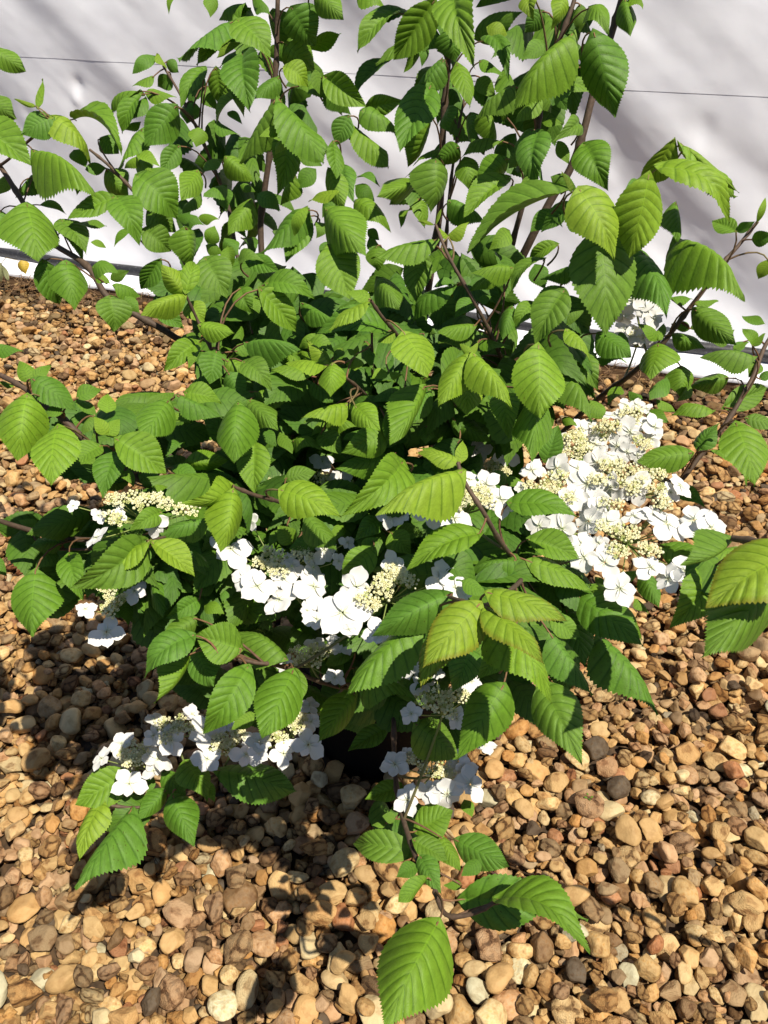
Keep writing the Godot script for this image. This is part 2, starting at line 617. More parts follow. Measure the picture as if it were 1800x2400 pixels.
func gravel() -> void:
	rng.seed = 5
	var ground := base("gravel_ground", Vector3.ZERO)
	ground.set_meta("kind", "structure")
	ground.set_meta("label", "wet brown earth under loose tan flint gravel in front of the white wall")
	var soil := StandardMaterial3D.new()
	soil.resource_name = "wet earth"
	soil.albedo_texture = noise_tex(0.02, 5, 9, [[0.0, lin(0.020, 0.013, 0.008)], [0.5, lin(0.060, 0.036, 0.018)], [1.0, lin(0.12, 0.07, 0.035)]])
	soil.uv1_triplanar = true
	soil.uv1_world_triplanar = true
	soil.uv1_scale = Vector3.ONE * 5.0
	soil.roughness = 0.55
	var pts := PackedVector3Array()
	for j in 41:
		for i in 41:
			pts.append(Vector3(-30.0 + 1.5 * i, 0.0, -30.0 + 1.5 * j))
	var sheet := put("earth", grid_mesh(pts, 41, 41), soil, ground)
	sheet.position.y = -0.012
	# stones: each settles on those already lying there
	var shapes := []
	var low := []
	var ball := icosphere(3)
	var ball2 := icosphere(2)
	for k in 20:
		var s: int = rng.seed
		shapes.append(stone_shape(ball, [0.008, 0.02, 0.012, 0.035][k % 4], 6 + k % 7))
	var mats := []
	for k in 4:
		mats.append(stone_material(k))
	var cell := 0.005
	var nx := 860
	var nz := 800
	var x0 := -2.2
	var z0 := -3.55
	var h := PackedFloat32Array()
	h.resize(nx * nz)
	h.fill(-0.012)
	var stones := []
	var want := 36000
	for k in want:
		var small := k % 3 == 2
		var a := clampf(exp(rng.randfn(-4.42, 0.33)), 0.006, 0.0225)
		if k < 5500:
			a = rng.randf_range(0.006, 0.014)
		elif small:
			a *= 0.68
		var b := a * rng.randf_range(0.62, 0.95)
		var c := a * rng.randf_range(0.42, 0.70)
		var turn := rng.randf() * TAU
		var best := INF
		var where := Vector3.ZERO
		for trial in (3 if k < 14000 else 6):
			var z := rng.randf_range(-3.45, 0.35)
			var depth := 0.706 + 0.809 * -z
			var half := 0.478 * maxf(depth, 0.5) + 0.40
			var x := rng.randf_range(-half, half)
			if trial == 0 and rng.randf() < 0.0:
				continue
			var p := Vector3(x, 0, z)
			if (p - WALL_AT).dot(WALL_N) < a * 0.7 or x < x0 + 0.06 or x > x0 + nx * cell - 0.06:
				continue
			if Vector2(x - SHRUB_AT.x, z - SHRUB_AT.z).length() < 0.112 + a * 0.6:
				continue
			var ca := cos(turn)
			var sa := sin(turn)
			var r := int(a / cell) + 1
			var ci := int((x - x0) / cell)
			var cj := int((z - z0) / cell)
			var top := -1.0
			for j in range(-r, r + 1):
				for i in range(-r, r + 1):
					var u := (i * ca + j * sa) * cell / a
					var w := (j * ca - i * sa) * cell / b
					var q := u * u + w * w
					if q < 0.85:
						var y := h[(cj + j) * nx + ci + i] + c * sqrt(1.0 - q)
						if y > top:
							top = y
			if top < best:
				best = top
				where = Vector3(x, top - c * 0.22, z)
		if best == INF:
			continue
		if best > 0.068:
			continue
		var ca := cos(turn)
		var sa := sin(turn)
		var r := int(a / cell) + 1
		var ci := int((where.x - x0) / cell)
		var cj := int((where.z - z0) / cell)
		for j in range(-r, r + 1):
			for i in range(-r, r + 1):
				var u := (i * ca + j * sa) * cell / a
				var w := (j * ca - i * sa) * cell / b
				var q := u * u + w * w
				if q < 1.0:
					var at := (cj + j) * nx + ci + i
					h[at] = maxf(h[at], where.y + c * sqrt(1.0 - q))
		var basis_ := Basis.from_euler(Vector3(rng.randfn() * 0.22, -turn, rng.randfn() * 0.22)) * Basis.from_scale(Vector3(a, c, b) * 1.16)
		var tint := stone_color()
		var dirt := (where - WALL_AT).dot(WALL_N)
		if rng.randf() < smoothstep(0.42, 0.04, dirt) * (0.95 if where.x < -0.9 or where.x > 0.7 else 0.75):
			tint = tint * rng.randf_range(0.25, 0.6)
		var depth := 0.706 - where.y * 0.588 - where.z * 0.809
		var up := ((where.y - 1.2) * 0.809 - where.z * 0.588) / depth
		var seen := absf(where.x) / depth < 0.49 and absf(up) < 0.65 and where.y > best - 0.04
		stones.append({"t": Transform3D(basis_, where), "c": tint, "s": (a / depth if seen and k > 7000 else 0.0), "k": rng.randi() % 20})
	var order := stones.duplicate()
	order.sort_custom(func(p, q): return p.s > q.s)
	var singles := {}
	# the largest in the picture are objects of their own
	var tone := {}
	for i in mini(290, order.size()):
		var s = order[i]
		var shade := int(rng.randi() % 14)
		var key := Vector2i(s.k % 4, shade)
		if not tone.has(key):
			var m: StandardMaterial3D = mats[s.k % 4].duplicate()
			var c: Color = s.c
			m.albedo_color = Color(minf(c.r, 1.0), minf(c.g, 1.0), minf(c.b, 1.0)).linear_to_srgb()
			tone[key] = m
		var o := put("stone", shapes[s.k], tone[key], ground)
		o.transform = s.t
		s.k = -1
	for k in 20:
		var list := stones.filter(func(s): return s.k == k)
		var mm := MultiMesh.new()
		mm.transform_format = MultiMesh.TRANSFORM_3D
		mm.use_colors = true
		mm.mesh = shapes[k]
		mm.instance_count = list.size()
		for i in list.size():
			mm.set_instance_transform(i, list[i].t)
			mm.set_instance_color(i, list[i].c)
		var o := MultiMeshInstance3D.new()
		o.name = "gravel" if k == 0 else "gravel_%03d" % k
		o.multimesh = mm
		o.material_override = mats[k % 4]
		o.set_meta("kind", "stuff")
		ground.add_child(o, true)


# ---------------------------------------------------------------- wall

func wall_point(u: float, back: float, y: float) -> Vector3:
	return WALL_U * u - WALL_N * back + Vector3.UP * y


func sheet_mesh(y0: float, y1: float, back: float, seed_: int, flare: float) -> ArrayMesh:
	var n := FastNoiseLite.new()
	n.seed = seed_
	n.frequency = 1.0
	n.fractal_octaves = 2
	n.fractal_gain = 0.35
	var w := 601
	var hh := int((y1 - y0) / 0.0125) + 1
	var dents := []
	var dr := RandomNumberGenerator.new()
	dr.seed = 14
	for k in 26:
		dents.append([Vector2(dr.randf_range(-0.4, 3.4), dr.randf_range(0.15, 1.1)), dr.randf_range(0.012, 0.03), dr.randf_range(-0.006, 0.006)])
	dents.append([Vector2(0.43, 0.735), 0.022, -0.009])
	dents.append([Vector2(0.415, 0.68), 0.016, 0.007])
	var pts := PackedVector3Array()
	for j in hh:
		var y := lerpf(y0, y1, float(j) / (hh - 1))
		for i in w:
			var u := -2.6 + 8.6 * i / (w - 1)
			var p := u * 0.80 - y * 0.60
			var q := u * 0.60 + y * 0.80
			var d := 0.028 * n.get_noise_2d(q * 2.3, p * 0.40) + 0.0032 * n.get_noise_2d(q * 5.5 + 40.0, p * 1.0)
			d += 0.0009 * n.get_noise_2d(u * 9.0, y * 12.0 + 9.0)
			d += 0.010 * n.get_noise_2d(u * 0.9 + 5.0, y * 0.7)
			d += 0.0007 * n.get_noise_2d(q * 26.0, p * 2.0) * (0.4 + n.get_noise_2d(u * 2.0 + 9.0, y * 2.0))
			for dent in dents:
				var far: float = ((Vector2(u, y) - dent[0]) * Vector2(1.0, 0.8)).length_squared() / (dent[1] * dent[1])
				if far < 8.0:
					d += dent[2] * exp(-far)
			var low := exp(-(y - 0.08) / 0.16) * flare
			pts.append(wall_point(u, back - d - low + 0.07 * (y - 0.08), y))
	return grid_mesh(pts, w, hh)


func wall() -> void:
	var film := StandardMaterial3D.new()
	film.resource_name = "white plastic film"
	film.albedo_texture = noise_tex(0.006, 4, 77, [[0.0, Color(0.885, 0.895, 0.935)], [0.5, Color(0.91, 0.92, 0.955)], [1.0, Color(0.93, 0.94, 0.97)]])
	film.uv1_triplanar = true
	film.uv1_scale = Vector3.ONE * 1.3
	film.roughness = 0.42
	film.metallic_specular = 0.5
	film.heightmap_enabled = true
	film.heightmap_texture = noise_tex(0.015, 4, 78, [])
	film.heightmap_scale = 0.06
	var t := base("plastic_sheet_wall", WALL_AT)
	tag(t, "tall wall of white plastic sheeting with soft diagonal folds and a level seam", "wall")
	put("lower_sheet", sheet_mesh(0.075, 0.828, 0.165, 3, 0.035), film, t)
	put("upper_sheet", sheet_mesh(0.815, 2.3, 0.1637, 3, 0.0), film, t)
	# the frame behind it
	var wood := StandardMaterial3D.new()
	wood.resource_name = "timber"
	wood.albedo_texture = noise_tex(0.01, 4, 15, [[0.0, lin(0.10, 0.055, 0.028)], [0.6, lin(0.24, 0.14, 0.07)], [1.0, lin(0.33, 0.21, 0.11)]])
	wood.uv1_triplanar = true
	wood.uv1_scale = Vector3(0.6, 8.0, 8.0)
	wood.roughness = 0.8
	for k in 4:
		var bm := BoxMesh.new()
		bm.size = Vector3(0.07, 2.3, 0.07)
		var o := put("post", bm, wood, t)
		o.transform = Transform3D(Basis(WALL_U, Vector3.UP, WALL_N), wall_point(-2.2 + 2.5 * k, 0.40, 1.15))
	# dark roll that weighs the sheet down
	var rubber := StandardMaterial3D.new()
	rubber.resource_name = "black roll"
	rubber.albedo_texture = noise_tex(0.03, 4, 61, [[0.0, lin(0.012, 0.012, 0.014)], [0.7, lin(0.03, 0.03, 0.034)], [1.0, lin(0.22, 0.22, 0.24)]])
	rubber.uv1_triplanar = true
	rubber.uv1_scale = Vector3.ONE * 5.0
	rubber.roughness = 0.45
	var st_ := SurfaceTool.new()
	st_.begin(Mesh.PRIMITIVE_TRIANGLES)
	var way := PackedVector3Array()
	for k in 80:
		way.append(wall_point(-2.6 + 8.6 * k / 79.0, 0.128 + 0.006 * sin(k * 0.9), 0.082 + 0.005 * sin(k * 0.37 + 1.0)))
	tube(st_, way, 0.021, 0.021, 14, Color.WHITE, Color.WHITE)
	var roll := base("black_roll", WALL_AT)
	put("roll", st_.commit(), rubber, roll)
	tag(roll, "long black plastic roll lying along the foot of the white sheeting", "pipe")
	# the kerb of timber with white film folded over it
	var kerb := base("timber_kerb", WALL_AT)
	tag(kerb, "low timber edging board with bright white film folded over its top", "kerb")
	var bm := BoxMesh.new()
	bm.size = Vector3(8.6, 0.075, 0.03)
	var board := put("board", bm, wood, kerb)
	board.transform = Transform3D(Basis(WALL_U, Vector3.UP, WALL_N), wall_point(1.7, 0.015, 0.017))
	var n := FastNoiseLite.new()
	n.seed = 8
	n.frequency = 1.0
	n.fractal_octaves = 3
	var pts := PackedVector3Array()
	var prof := [[-0.004, 0.041], [-0.005, 0.047], [0.0, 0.057], [0.02, 0.059], [0.045, 0.060], [0.07, 0.061], [0.09, 0.062], [0.11, 0.064], [0.125, 0.068]]
	for p in prof:
		for i in 431:
			var u := -2.6 + 8.6 * i / 430.0
			var q: float = n.get_noise_2d(u * 3.0, p[0] * 9.0) * 0.006 + n.get_noise_2d(u * 17.0, p[0] * 40.0) * 0.0022
			var edge: float = n.get_noise_2d(u * 5.0, 3.0) * 0.006 if p[1] < 0.05 else 0.0
			pts.append(wall_point(u, p[0] + 0.001, p[1] + edge + (absf(q) if p[0] > 0.0 else q * 0.3)))
	put("film", grid_mesh(pts, 431, prof.size()), film, kerb)


# ---------------------------------------------------------------- pot and small things

func pot() -> void:
	var black := StandardMaterial3D.new()
	black.resource_name = "black pot plastic"
	black.albedo_color = lin(0.006, 0.006, 0.0065)
	black.roughness = 0.75
	black.metallic_specular = 0.2
	var t := base("plant_pot", SHRUB_AT)
	tag(t, "black plastic nursery pot holding the white flowering shrub", "pot")
	var prof := [[0.0, 0.012], [0.104, 0.0], [0.108, 0.004], [0.128, 0.205], [0.129, 0.208], [0.135, 0.209], [0.136, 0.213], [0.137, 0.232], [0.135, 0.236], [0.131, 0.236], [0.129, 0.23], [0.125, 0.19]]
	var pts := PackedVector3Array()
	for p in prof:
		for i in 65:
			var a := TAU * i / 64.0
			var rib := 0.0012 * maxf(0.0, cos(a * 16.0)) if p[1] > 0.003 and p[1] < 0.2 else 0.0
			pts.append(Vector3(cos(a) * (p[0] + rib), p[1], sin(a) * (p[0] + rib)))
	put("pot_wall", grid_mesh(pts, 65, prof.size()), black, t)
	var earth := StandardMaterial3D.new()
	earth.resource_name = "compost"
	earth.albedo_texture = noise_tex(0.03, 4, 19, [[0.0, lin(0.01, 0.007, 0.005)], [1.0, lin(0.06, 0.04, 0.028)]])
	earth.uv1_triplanar = true
	earth.uv1_scale = Vector3.ONE * 8.0
	earth.roughness = 0.95
	var n := FastNoiseLite.new()
	n.frequency = 40.0
	pts = PackedVector3Array()
	for j in 9:
		for i in 33:
			var a := TAU * i / 32.0
			var r := 0.126 * j / 8.0
			pts.append(Vector3(cos(a) * r, 0.205 + n.get_noise_2d(cos(a) * r, sin(a) * r) * 0.006, sin(a) * r))
	put("compost", grid_mesh(pts, 33, 9), earth, t)


func weed(at: Vector3, size: float, turn: float, label: String) -> void:
	var t := base("weed_seedling", at)
	t.rotation.y = turn
	t.scale = Vector3.ONE * size
	tag(t, label, "weed", "green seedlings in the gravel")
	for k in 4:
		var a := TAU * k / 4.0 + 0.4
		var d := Vector3(cos(a), 0.5, sin(a)).normalized()
		var x := d.cross(Vector3.UP).normalized()
		var o := put("leaf", leaf_low[k], leaf_mats[0][k], t)
		o.transform = Transform3D(Basis(x * 0.55, d, x.cross(d)).scaled(Vector3.ONE * 0.011), Vector3(0, 0.006, 0) + d * 0.002)
	var st_ := SurfaceTool.new()
	st_.begin(Mesh.PRIMITIVE_TRIANGLES)
	tube(st_, PackedVector3Array([Vector3(0, -0.008, 0), Vector3(0.0005, 0, 0), Vector3(0, 0.007, 0)]), 0.0008, 0.0006, 5, Color(0.2, 0.3, 0.06), Color(0.2, 0.3, 0.06))
	put("stem", st_.commit(), stalk_mat, t)


func litter() -> void:
	rng.seed = 88
	var dry := StandardMaterial3D.new()
	dry.resource_name = "dry stem"
	dry.vertex_color_use_as_albedo = true
	dry.roughness = 0.85
	var t := base("plant_litter", WALL_AT)
	tag(t, "brown dry stems and leaf litter along the foot of the timber kerb", "plant litter")
	t.set_meta("kind", "stuff")
	var st_ := SurfaceTool.new()
	st_.begin(Mesh.PRIMITIVE_TRIANGLES)
	for k in 330:
		var u := rng.randf_range(-0.4, 3.3)
		if k < 220:
			u = rng.randf_range(-0.3, 0.75)
		elif k < 285:
			u = rng.randf_range(2.35, 2.75)
		var back := -absf(rng.randfn() * 0.08) - 0.012
		var p := wall_point(u, back, 0.034 + rng.randf() * 0.02)
		var a := rng.randf() * TAU
		var d := Vector3(cos(a), rng.randf_range(-0.1, 0.5), sin(a)) * rng.randf_range(0.02, 0.075)
		var bend := Vector3(rng.randfn(), absf(rng.randfn()), rng.randfn()) * 0.012
		var way := PackedVector3Array()
		for i in 6:
			var f := i / 5.0
			way.append(p + d * f + bend * 4.0 * f * (1.0 - f))
		var c := Color(0.26, 0.16, 0.08) * rng.randf_range(0.35, 1.3)
		tube(st_, way, 0.0011, 0.0005, 4, c, c)
	put("dry_stem", st_.commit(), dry, t)
	# fallen leaves
	var husk := StandardMaterial3D.new()
	husk.resource_name = "dead leaf"
	husk.albedo_texture = leaf_mats[0][0].albedo_texture
	husk.albedo_color = lin(0.15, 0.055, 0.05)
	husk.roughness = 0.6
	var o := put("fallen_leaf", leaf_low[3], husk, self)
	tag(o, "curled purple brown dead leaf between the stones at the front", "leaf")
	var y := Vector3(0.012, 0.010, 0.046)
	var x := y.cross(Vector3(0.7, 0.6, 0.1)).normalized()
	o.transform = Transform3D(Basis(x * 0.016, y, x.cross(y).normalized() * 0.046), Vector3(0.163, 0.040, -0.668))
	# a withered plant at the far left
	var w := base("withered_plant", Vector3(-1.52, 0.0, -3.15))
	tag(w, "withered grey green sprig with one yellow leaf at the far left kerb", "plant")
	var ws := SurfaceTool.new()
	ws.begin(Mesh.PRIMITIVE_TRIANGLES)
	tube(ws, PackedVector3Array([Vector3(0, 0, 0), Vector3(0.01, 0.06, 0.01), Vector3(0.0, 0.12, 0.0), Vector3(0.03, 0.15, 0.0), Vector3(0.09, 0.14, 0.01)]), 0.0022, 0.001, 5, Color(0.2, 0.14, 0.07), Color(0.3, 0.25, 0.12))
	put("stem", ws.commit(), dry, w)
	var pale := husk.duplicate()
	pale.albedo_color = lin(0.30, 0.32, 0.16)
	var gold := husk.duplicate()
	gold.albedo_color = lin(0.60, 0.42, 0.05)
	for k in 4:
		var d: Vector3 = [Vector3(-0.01, -0.075, 0.01), Vector3(0.015, -0.06, 0.012), Vector3(0.0, -0.05, 0.02), Vector3(0.012, -0.05, 0.01)][k]
		var at: Vector3 = [Vector3(0.0, 0.13, 0.0), Vector3(0.01, 0.12, 0.005), Vector3(-0.01, 0.14, 0.0), Vector3(0.09, 0.14, 0.01)][k]
		var xx := d.cross(Vector3(0.1, 0.3, 1)).normalized()
		var l := put("leaf", leaf_low[k + 5], gold if k == 3 else pale, w)
		l.transform = Transform3D(Basis(xx * (0.045 if k == 3 else 0.022), d, xx.cross(d).normalized() * d.length()), at)


func _ready() -> void:
	rng.seed = 1
	# camera
	var cam := Camera3D.new()
	cam.name = "camera"
	cam.position = Vector3(0, 1.2, 0)
	cam.rotation_degrees = Vector3(-36, 0, 0)
	cam.fov = 65.0
	cam.near = 0.05
	cam.far = 120.0
	add_child(cam)
	cam.make_current()
	# sky, sun, exposure
	var sky_mat := ProceduralSkyMaterial.new()
	sky_mat.sky_top_color = Color(0.50, 0.60, 0.76)
	sky_mat.sky_horizon_color = Color(0.80, 0.83, 0.87)
	sky_mat.ground_horizon_color = Color(0.60, 0.58, 0.55)
	sky_mat.ground_bottom_color = Color(0.35, 0.30, 0.25)
	sky_mat.sky_curve = 0.15
	var sky := Sky.new()
	sky.sky_material = sky_mat
	var env := Environment.new()
	env.background_mode = Environment.BG_SKY
	env.sky = sky
	env.background_energy_multiplier = 0.44
	env.tonemap_mode = Environment.TONE_MAPPER_LINEAR
	env.tonemap_exposure = 1.4
	env.sdfgi_enabled = true
	env.ssao_enabled = true
	env.ssil_enabled = true
	var we := WorldEnvironment.new()
	we.name = "environment"
	we.environment = env
	add_child(we)
	var sun := DirectionalLight3D.new()
	sun.name = "sun"
	sun.light_energy = 1.5
	sun.light_color = Color(1.0, 0.96, 0.89)
	sun.light_angular_distance = 0.53
	sun.shadow_enabled = true
	sun.look_at_from_position(Vector3(0.46, 1.2, 0.48), Vector3.ZERO)
	add_child(sun)

	wall()
	gravel()
	make_leaf_kit()
	make_flower_kit()
	pot()

	bark = StandardMaterial3D.new()
	bark.resource_name = "bark"
	bark.vertex_color_use_as_albedo = true
	bark.albedo_texture = noise_tex(0.05, 4, 91, [[0.0, Color(0.62, 0.6, 0.58)], [1.0, Color.WHITE]], 256)
	bark.uv1_triplanar = true
	bark.uv1_scale = Vector3.ONE * 14.0
	bark.roughness = 0.7
	shrub = base("viburnum_shrub", SHRUB_AT)
	tag(shrub, "leafy green viburnum shrub with flat white flower heads growing in the black pot", "shrub")
	spray = base("viburnum_branch", Vector3.ZERO)
	tag(spray, "near branch with large bronze-edged leaves reaching in at the right edge", "branch")
	stems()
	for b in branch_list:
		b.path = smooth_path(b.pts, 6)
		b.tool = SurfaceTool.new()
		b.tool.begin(Mesh.PRIMITIVE_TRIANGLES)
		tube(b.tool, b.path, b.r1, b.r0, 9, Color(0.155, 0.10, 0.065), Color(0.10, 0.07, 0.05), 0.35)
		b.node = put("branch" if b.owner == 0 else "stem", ArrayMesh.new(), bark, spray if b.owner else shrub)
	foliage()
	for b in branch_list:
		b.node.mesh = b.tool.commit()
	var mass := SurfaceTool.new()
	var all := ArrayMesh.new()
	for mat in rest:
		rest[mat].set_material(mat)
		rest[mat].commit(all)
	var o := put("background_leaves", all, null, shrub)
	o.set_meta("kind", "stuff")
	flowers()
	close_head()
	weed(Vector3(0.452, 0.045, -1.005), 1.25, 0.3, "largest green seedling sprouting between the stones right of the shrub")
	weed(Vector3(0.40, 0.040, -1.075), 0.9, 1.3, "small green seedling just behind the largest one right of the shrub")
	weed(Vector3(0.335, 0.042, -0.79), 0.7, 2.1, "tiny green seedling near the front right among the stones")
	litter()


func stems() -> void:
	stem(0,55,26)
	st(-136,1395,-610)
	st(-134,1263,-465)
	st(-133,1139,-350)
	st(-137,1090,-339)
	st(-141,1044,-331)
	st(-148,996,-321)
	st(-153,947,-310)
	st(-167,884,-301)
	st(-178,812,-286)
	st(-165,667,-230)
	st(-88,441,-140)
	st(-16,217,-27)
	stem(0,60,30)
	st(116,1388,-556)
	st(104,1260,-401)
	st(97,1142,-279)
	st(97,1054,-251)
	st(94,1009,-243)
	st(93,950,-238)
	st(92,867,-227)
	st(77,745,-212)
	st(53,580,-166)
	st(8,217,-27)
	stem(0,26,14)
	st(129,1034,-286)
	st(123,1010,-269)
	st(114,965,-249)
	st(105,905,-217)
	st(101,853,-192)
	st(100,790,-196)
	stem(0,65,36)
	st(413,1381,-502)
	st(356,1258,-350)
	st(313,1145,-231)
	st(301,1101,-211)
	st(283,1037,-190)
	st(271,980,-173)
	st(259,939,-168)
	st(238,901,-165)
	st(214,845,-161)
	st(187,760,-174)
	st(132,595,-153)
	st(19,217,-27)
	stem(0,40,22)
	st(294,1310,-376)
	st(267,1222,-275)
	st(248,1142,-204)
	st(233,1098,-185)
	st(218,1052,-188)
	st(214,1008,-181)
	st(212,968,-177)
	st(202,894,-172)
	st(184,797,-176)
	stem(0,36,16)
	st(-312,1036,-374)
	st(-291,1008,-354)
	st(-273,979,-333)
	st(-250,933,-312)
	st(-234,895,-297)
	st(-222,859,-283)
	st(-210,783,-253)
	st(-189,676,-212)
	st(-128,452,-123)
	st(-21,217,-27)
	stem(0,40,18)
	st(-406,946,-260)
	st(-380,924,-256)
	st(-351,894,-247)
	st(-327,866,-239)
	st(-275,783,-215)
	st(-189,622,-172)
	st(-32,223,-31)
	stem(0,50,34)
	st(-610,944,-357)
	st(-561,912,-309)
	st(-518,874,-257)
	st(-474,837,-205)
	st(-403,820,-143)
	st(-369,787,-107)
	st(-334,764,-103)
	st(-283,730,-102)
	st(-205,649,-118)
	st(-28,220,-29)
	stem(0,24,14)
	st(-449,985,-263)
	st(-495,955,-278)
	st(-538,926,-294)
	st(-579,904,-316)
	stem(0,46,26)
	st(-418,819,177)
	st(-384,821,204)
	st(-357,817,222)
	st(-335,801,233)
	st(-317,791,241)
	st(-284,759,253)
	st(-264,735,249)
	st(-231,702,240)
	st(-195,657,213)
	st(-159,599,156)
	st(-111,498,41)
	st(-34,423,-3)
	st(-10,224,-19)
	stem(0,26,14)
	st(-206,877,112)
	st(-196,839,108)
	st(-181,819,132)
	st(-167,723,84)
	st(-121,438,-27)
	stem(0,36,22)
	st(481,821,66)
	st(458,805,90)
	st(437,777,123)
	st(408,737,152)
	st(385,704,163)
	st(362,671,175)
	st(330,604,162)
	st(280,494,94)
	st(34,218,-15)
	stem(0,42,20)
	st(463,913,-26)
	st(440,890,-9)
	st(419,871,5)
	st(399,848,22)
	st(377,817,32)
	st(355,778,35)
	st(329,731,20)
	st(280,647,-18)
	st(148,420,-51)
	st(30,214,-24)
	stem(0,30,15)
	st(67,944,88)
	st(81,916,108)
	st(107,874,114)
	st(136,820,104)
	st(161,741,62)
	st(146,573,-1)
	st(23,224,-19)
	stem(0,40,16)
	st(98,857,225)
	st(98,826,211)
	st(88,762,171)
	st(80,694,121)
	st(62,481,29)
	st(16,217,-27)
	stem(0,26,16)
	st(-1,904,204)
	st(10,883,194)
	st(23,859,175)
	st(44,801,117)
	st(66,719,54)
	st(77,609,10)
	stem(0,26,14)
	st(-1,850,157)
	st(-1,799,144)
	st(2,751,104)
	st(12,573,-1)
	st(12,393,-31)
	stem(0,26,16)
	st(-30,816,193)
	st(-12,780,158)
	st(-8,744,122)
	st(0,584,16)
	stem(0,30,18)
	st(79,807,348)
	st(85,795,362)
	st(101,776,381)
	st(121,732,366)
	st(139,695,346)
	st(152,659,323)
	st(148,500,205)
	st(30,222,-6)
	stem(0,30,17)
	st(-129,779,345)
	st(-111,759,331)
	st(-95,733,304)
	st(-79,700,273)
	st(-56,645,230)
	st(-24,487,86)
	st(5,224,-19)
	stem(0,28,16)
	st(-143,652,436)
	st(-112,632,428)
	st(-96,622,421)
	st(-79,589,399)
	st(-58,537,366)
	st(-29,482,324)
	st(-19,339,157)
	st(-2,237,8)
	stem(0,28,16)
	st(66,752,468)
	st(87,779,508)
	st(115,734,446)
	st(149,681,362)
	st(153,657,324)
	stem(0,30,16)
	st(-331,336,382)
	st(-290,324,378)
	st(-256,316,359)
	st(-220,307,328)
	st(-183,292,290)
	st(-123,249,222)
	st(-55,214,112)
	st(-10,206,-7)
	stem(0,32,20)
	st(111,494,588)
	st(92,476,589)
	st(69,465,584)
	st(59,456,553)
	st(48,454,530)
	st(41,449,509)
	st(28,435,446)
	st(24,429,388)
	st(23,457,339)
	st(21,329,164)
	st(8,230,1)
	stem(0,20,12)
	st(-203,748,390)
	st(-192,712,330)
	st(-173,646,235)
	st(-151,583,148)
	stem(0,20,12)
	st(-511,482,103)
	st(-383,617,238)
	st(-350,623,244)
	st(-321,624,243)
	st(-272,624,222)
	st(-201,627,202)
	stem(0,22,13)
	st(-29,837,203)
	st(-47,823,176)
	st(-70,759,98)
	st(-107,614,6)
	st(-82,432,-35)
	stem(1,45,26)
	st(265,825,-482)
	st(277,840,-456)
	st(294,847,-436)
	st(366,783,-439)
	st(476,608,-435)
	st(593,364,-431)
	stem(0,34,16)
	st(-442,814,342)
	st(-415,773,329)
	st(-400,712,298)
	st(-340,649,257)
	st(-272,623,223)


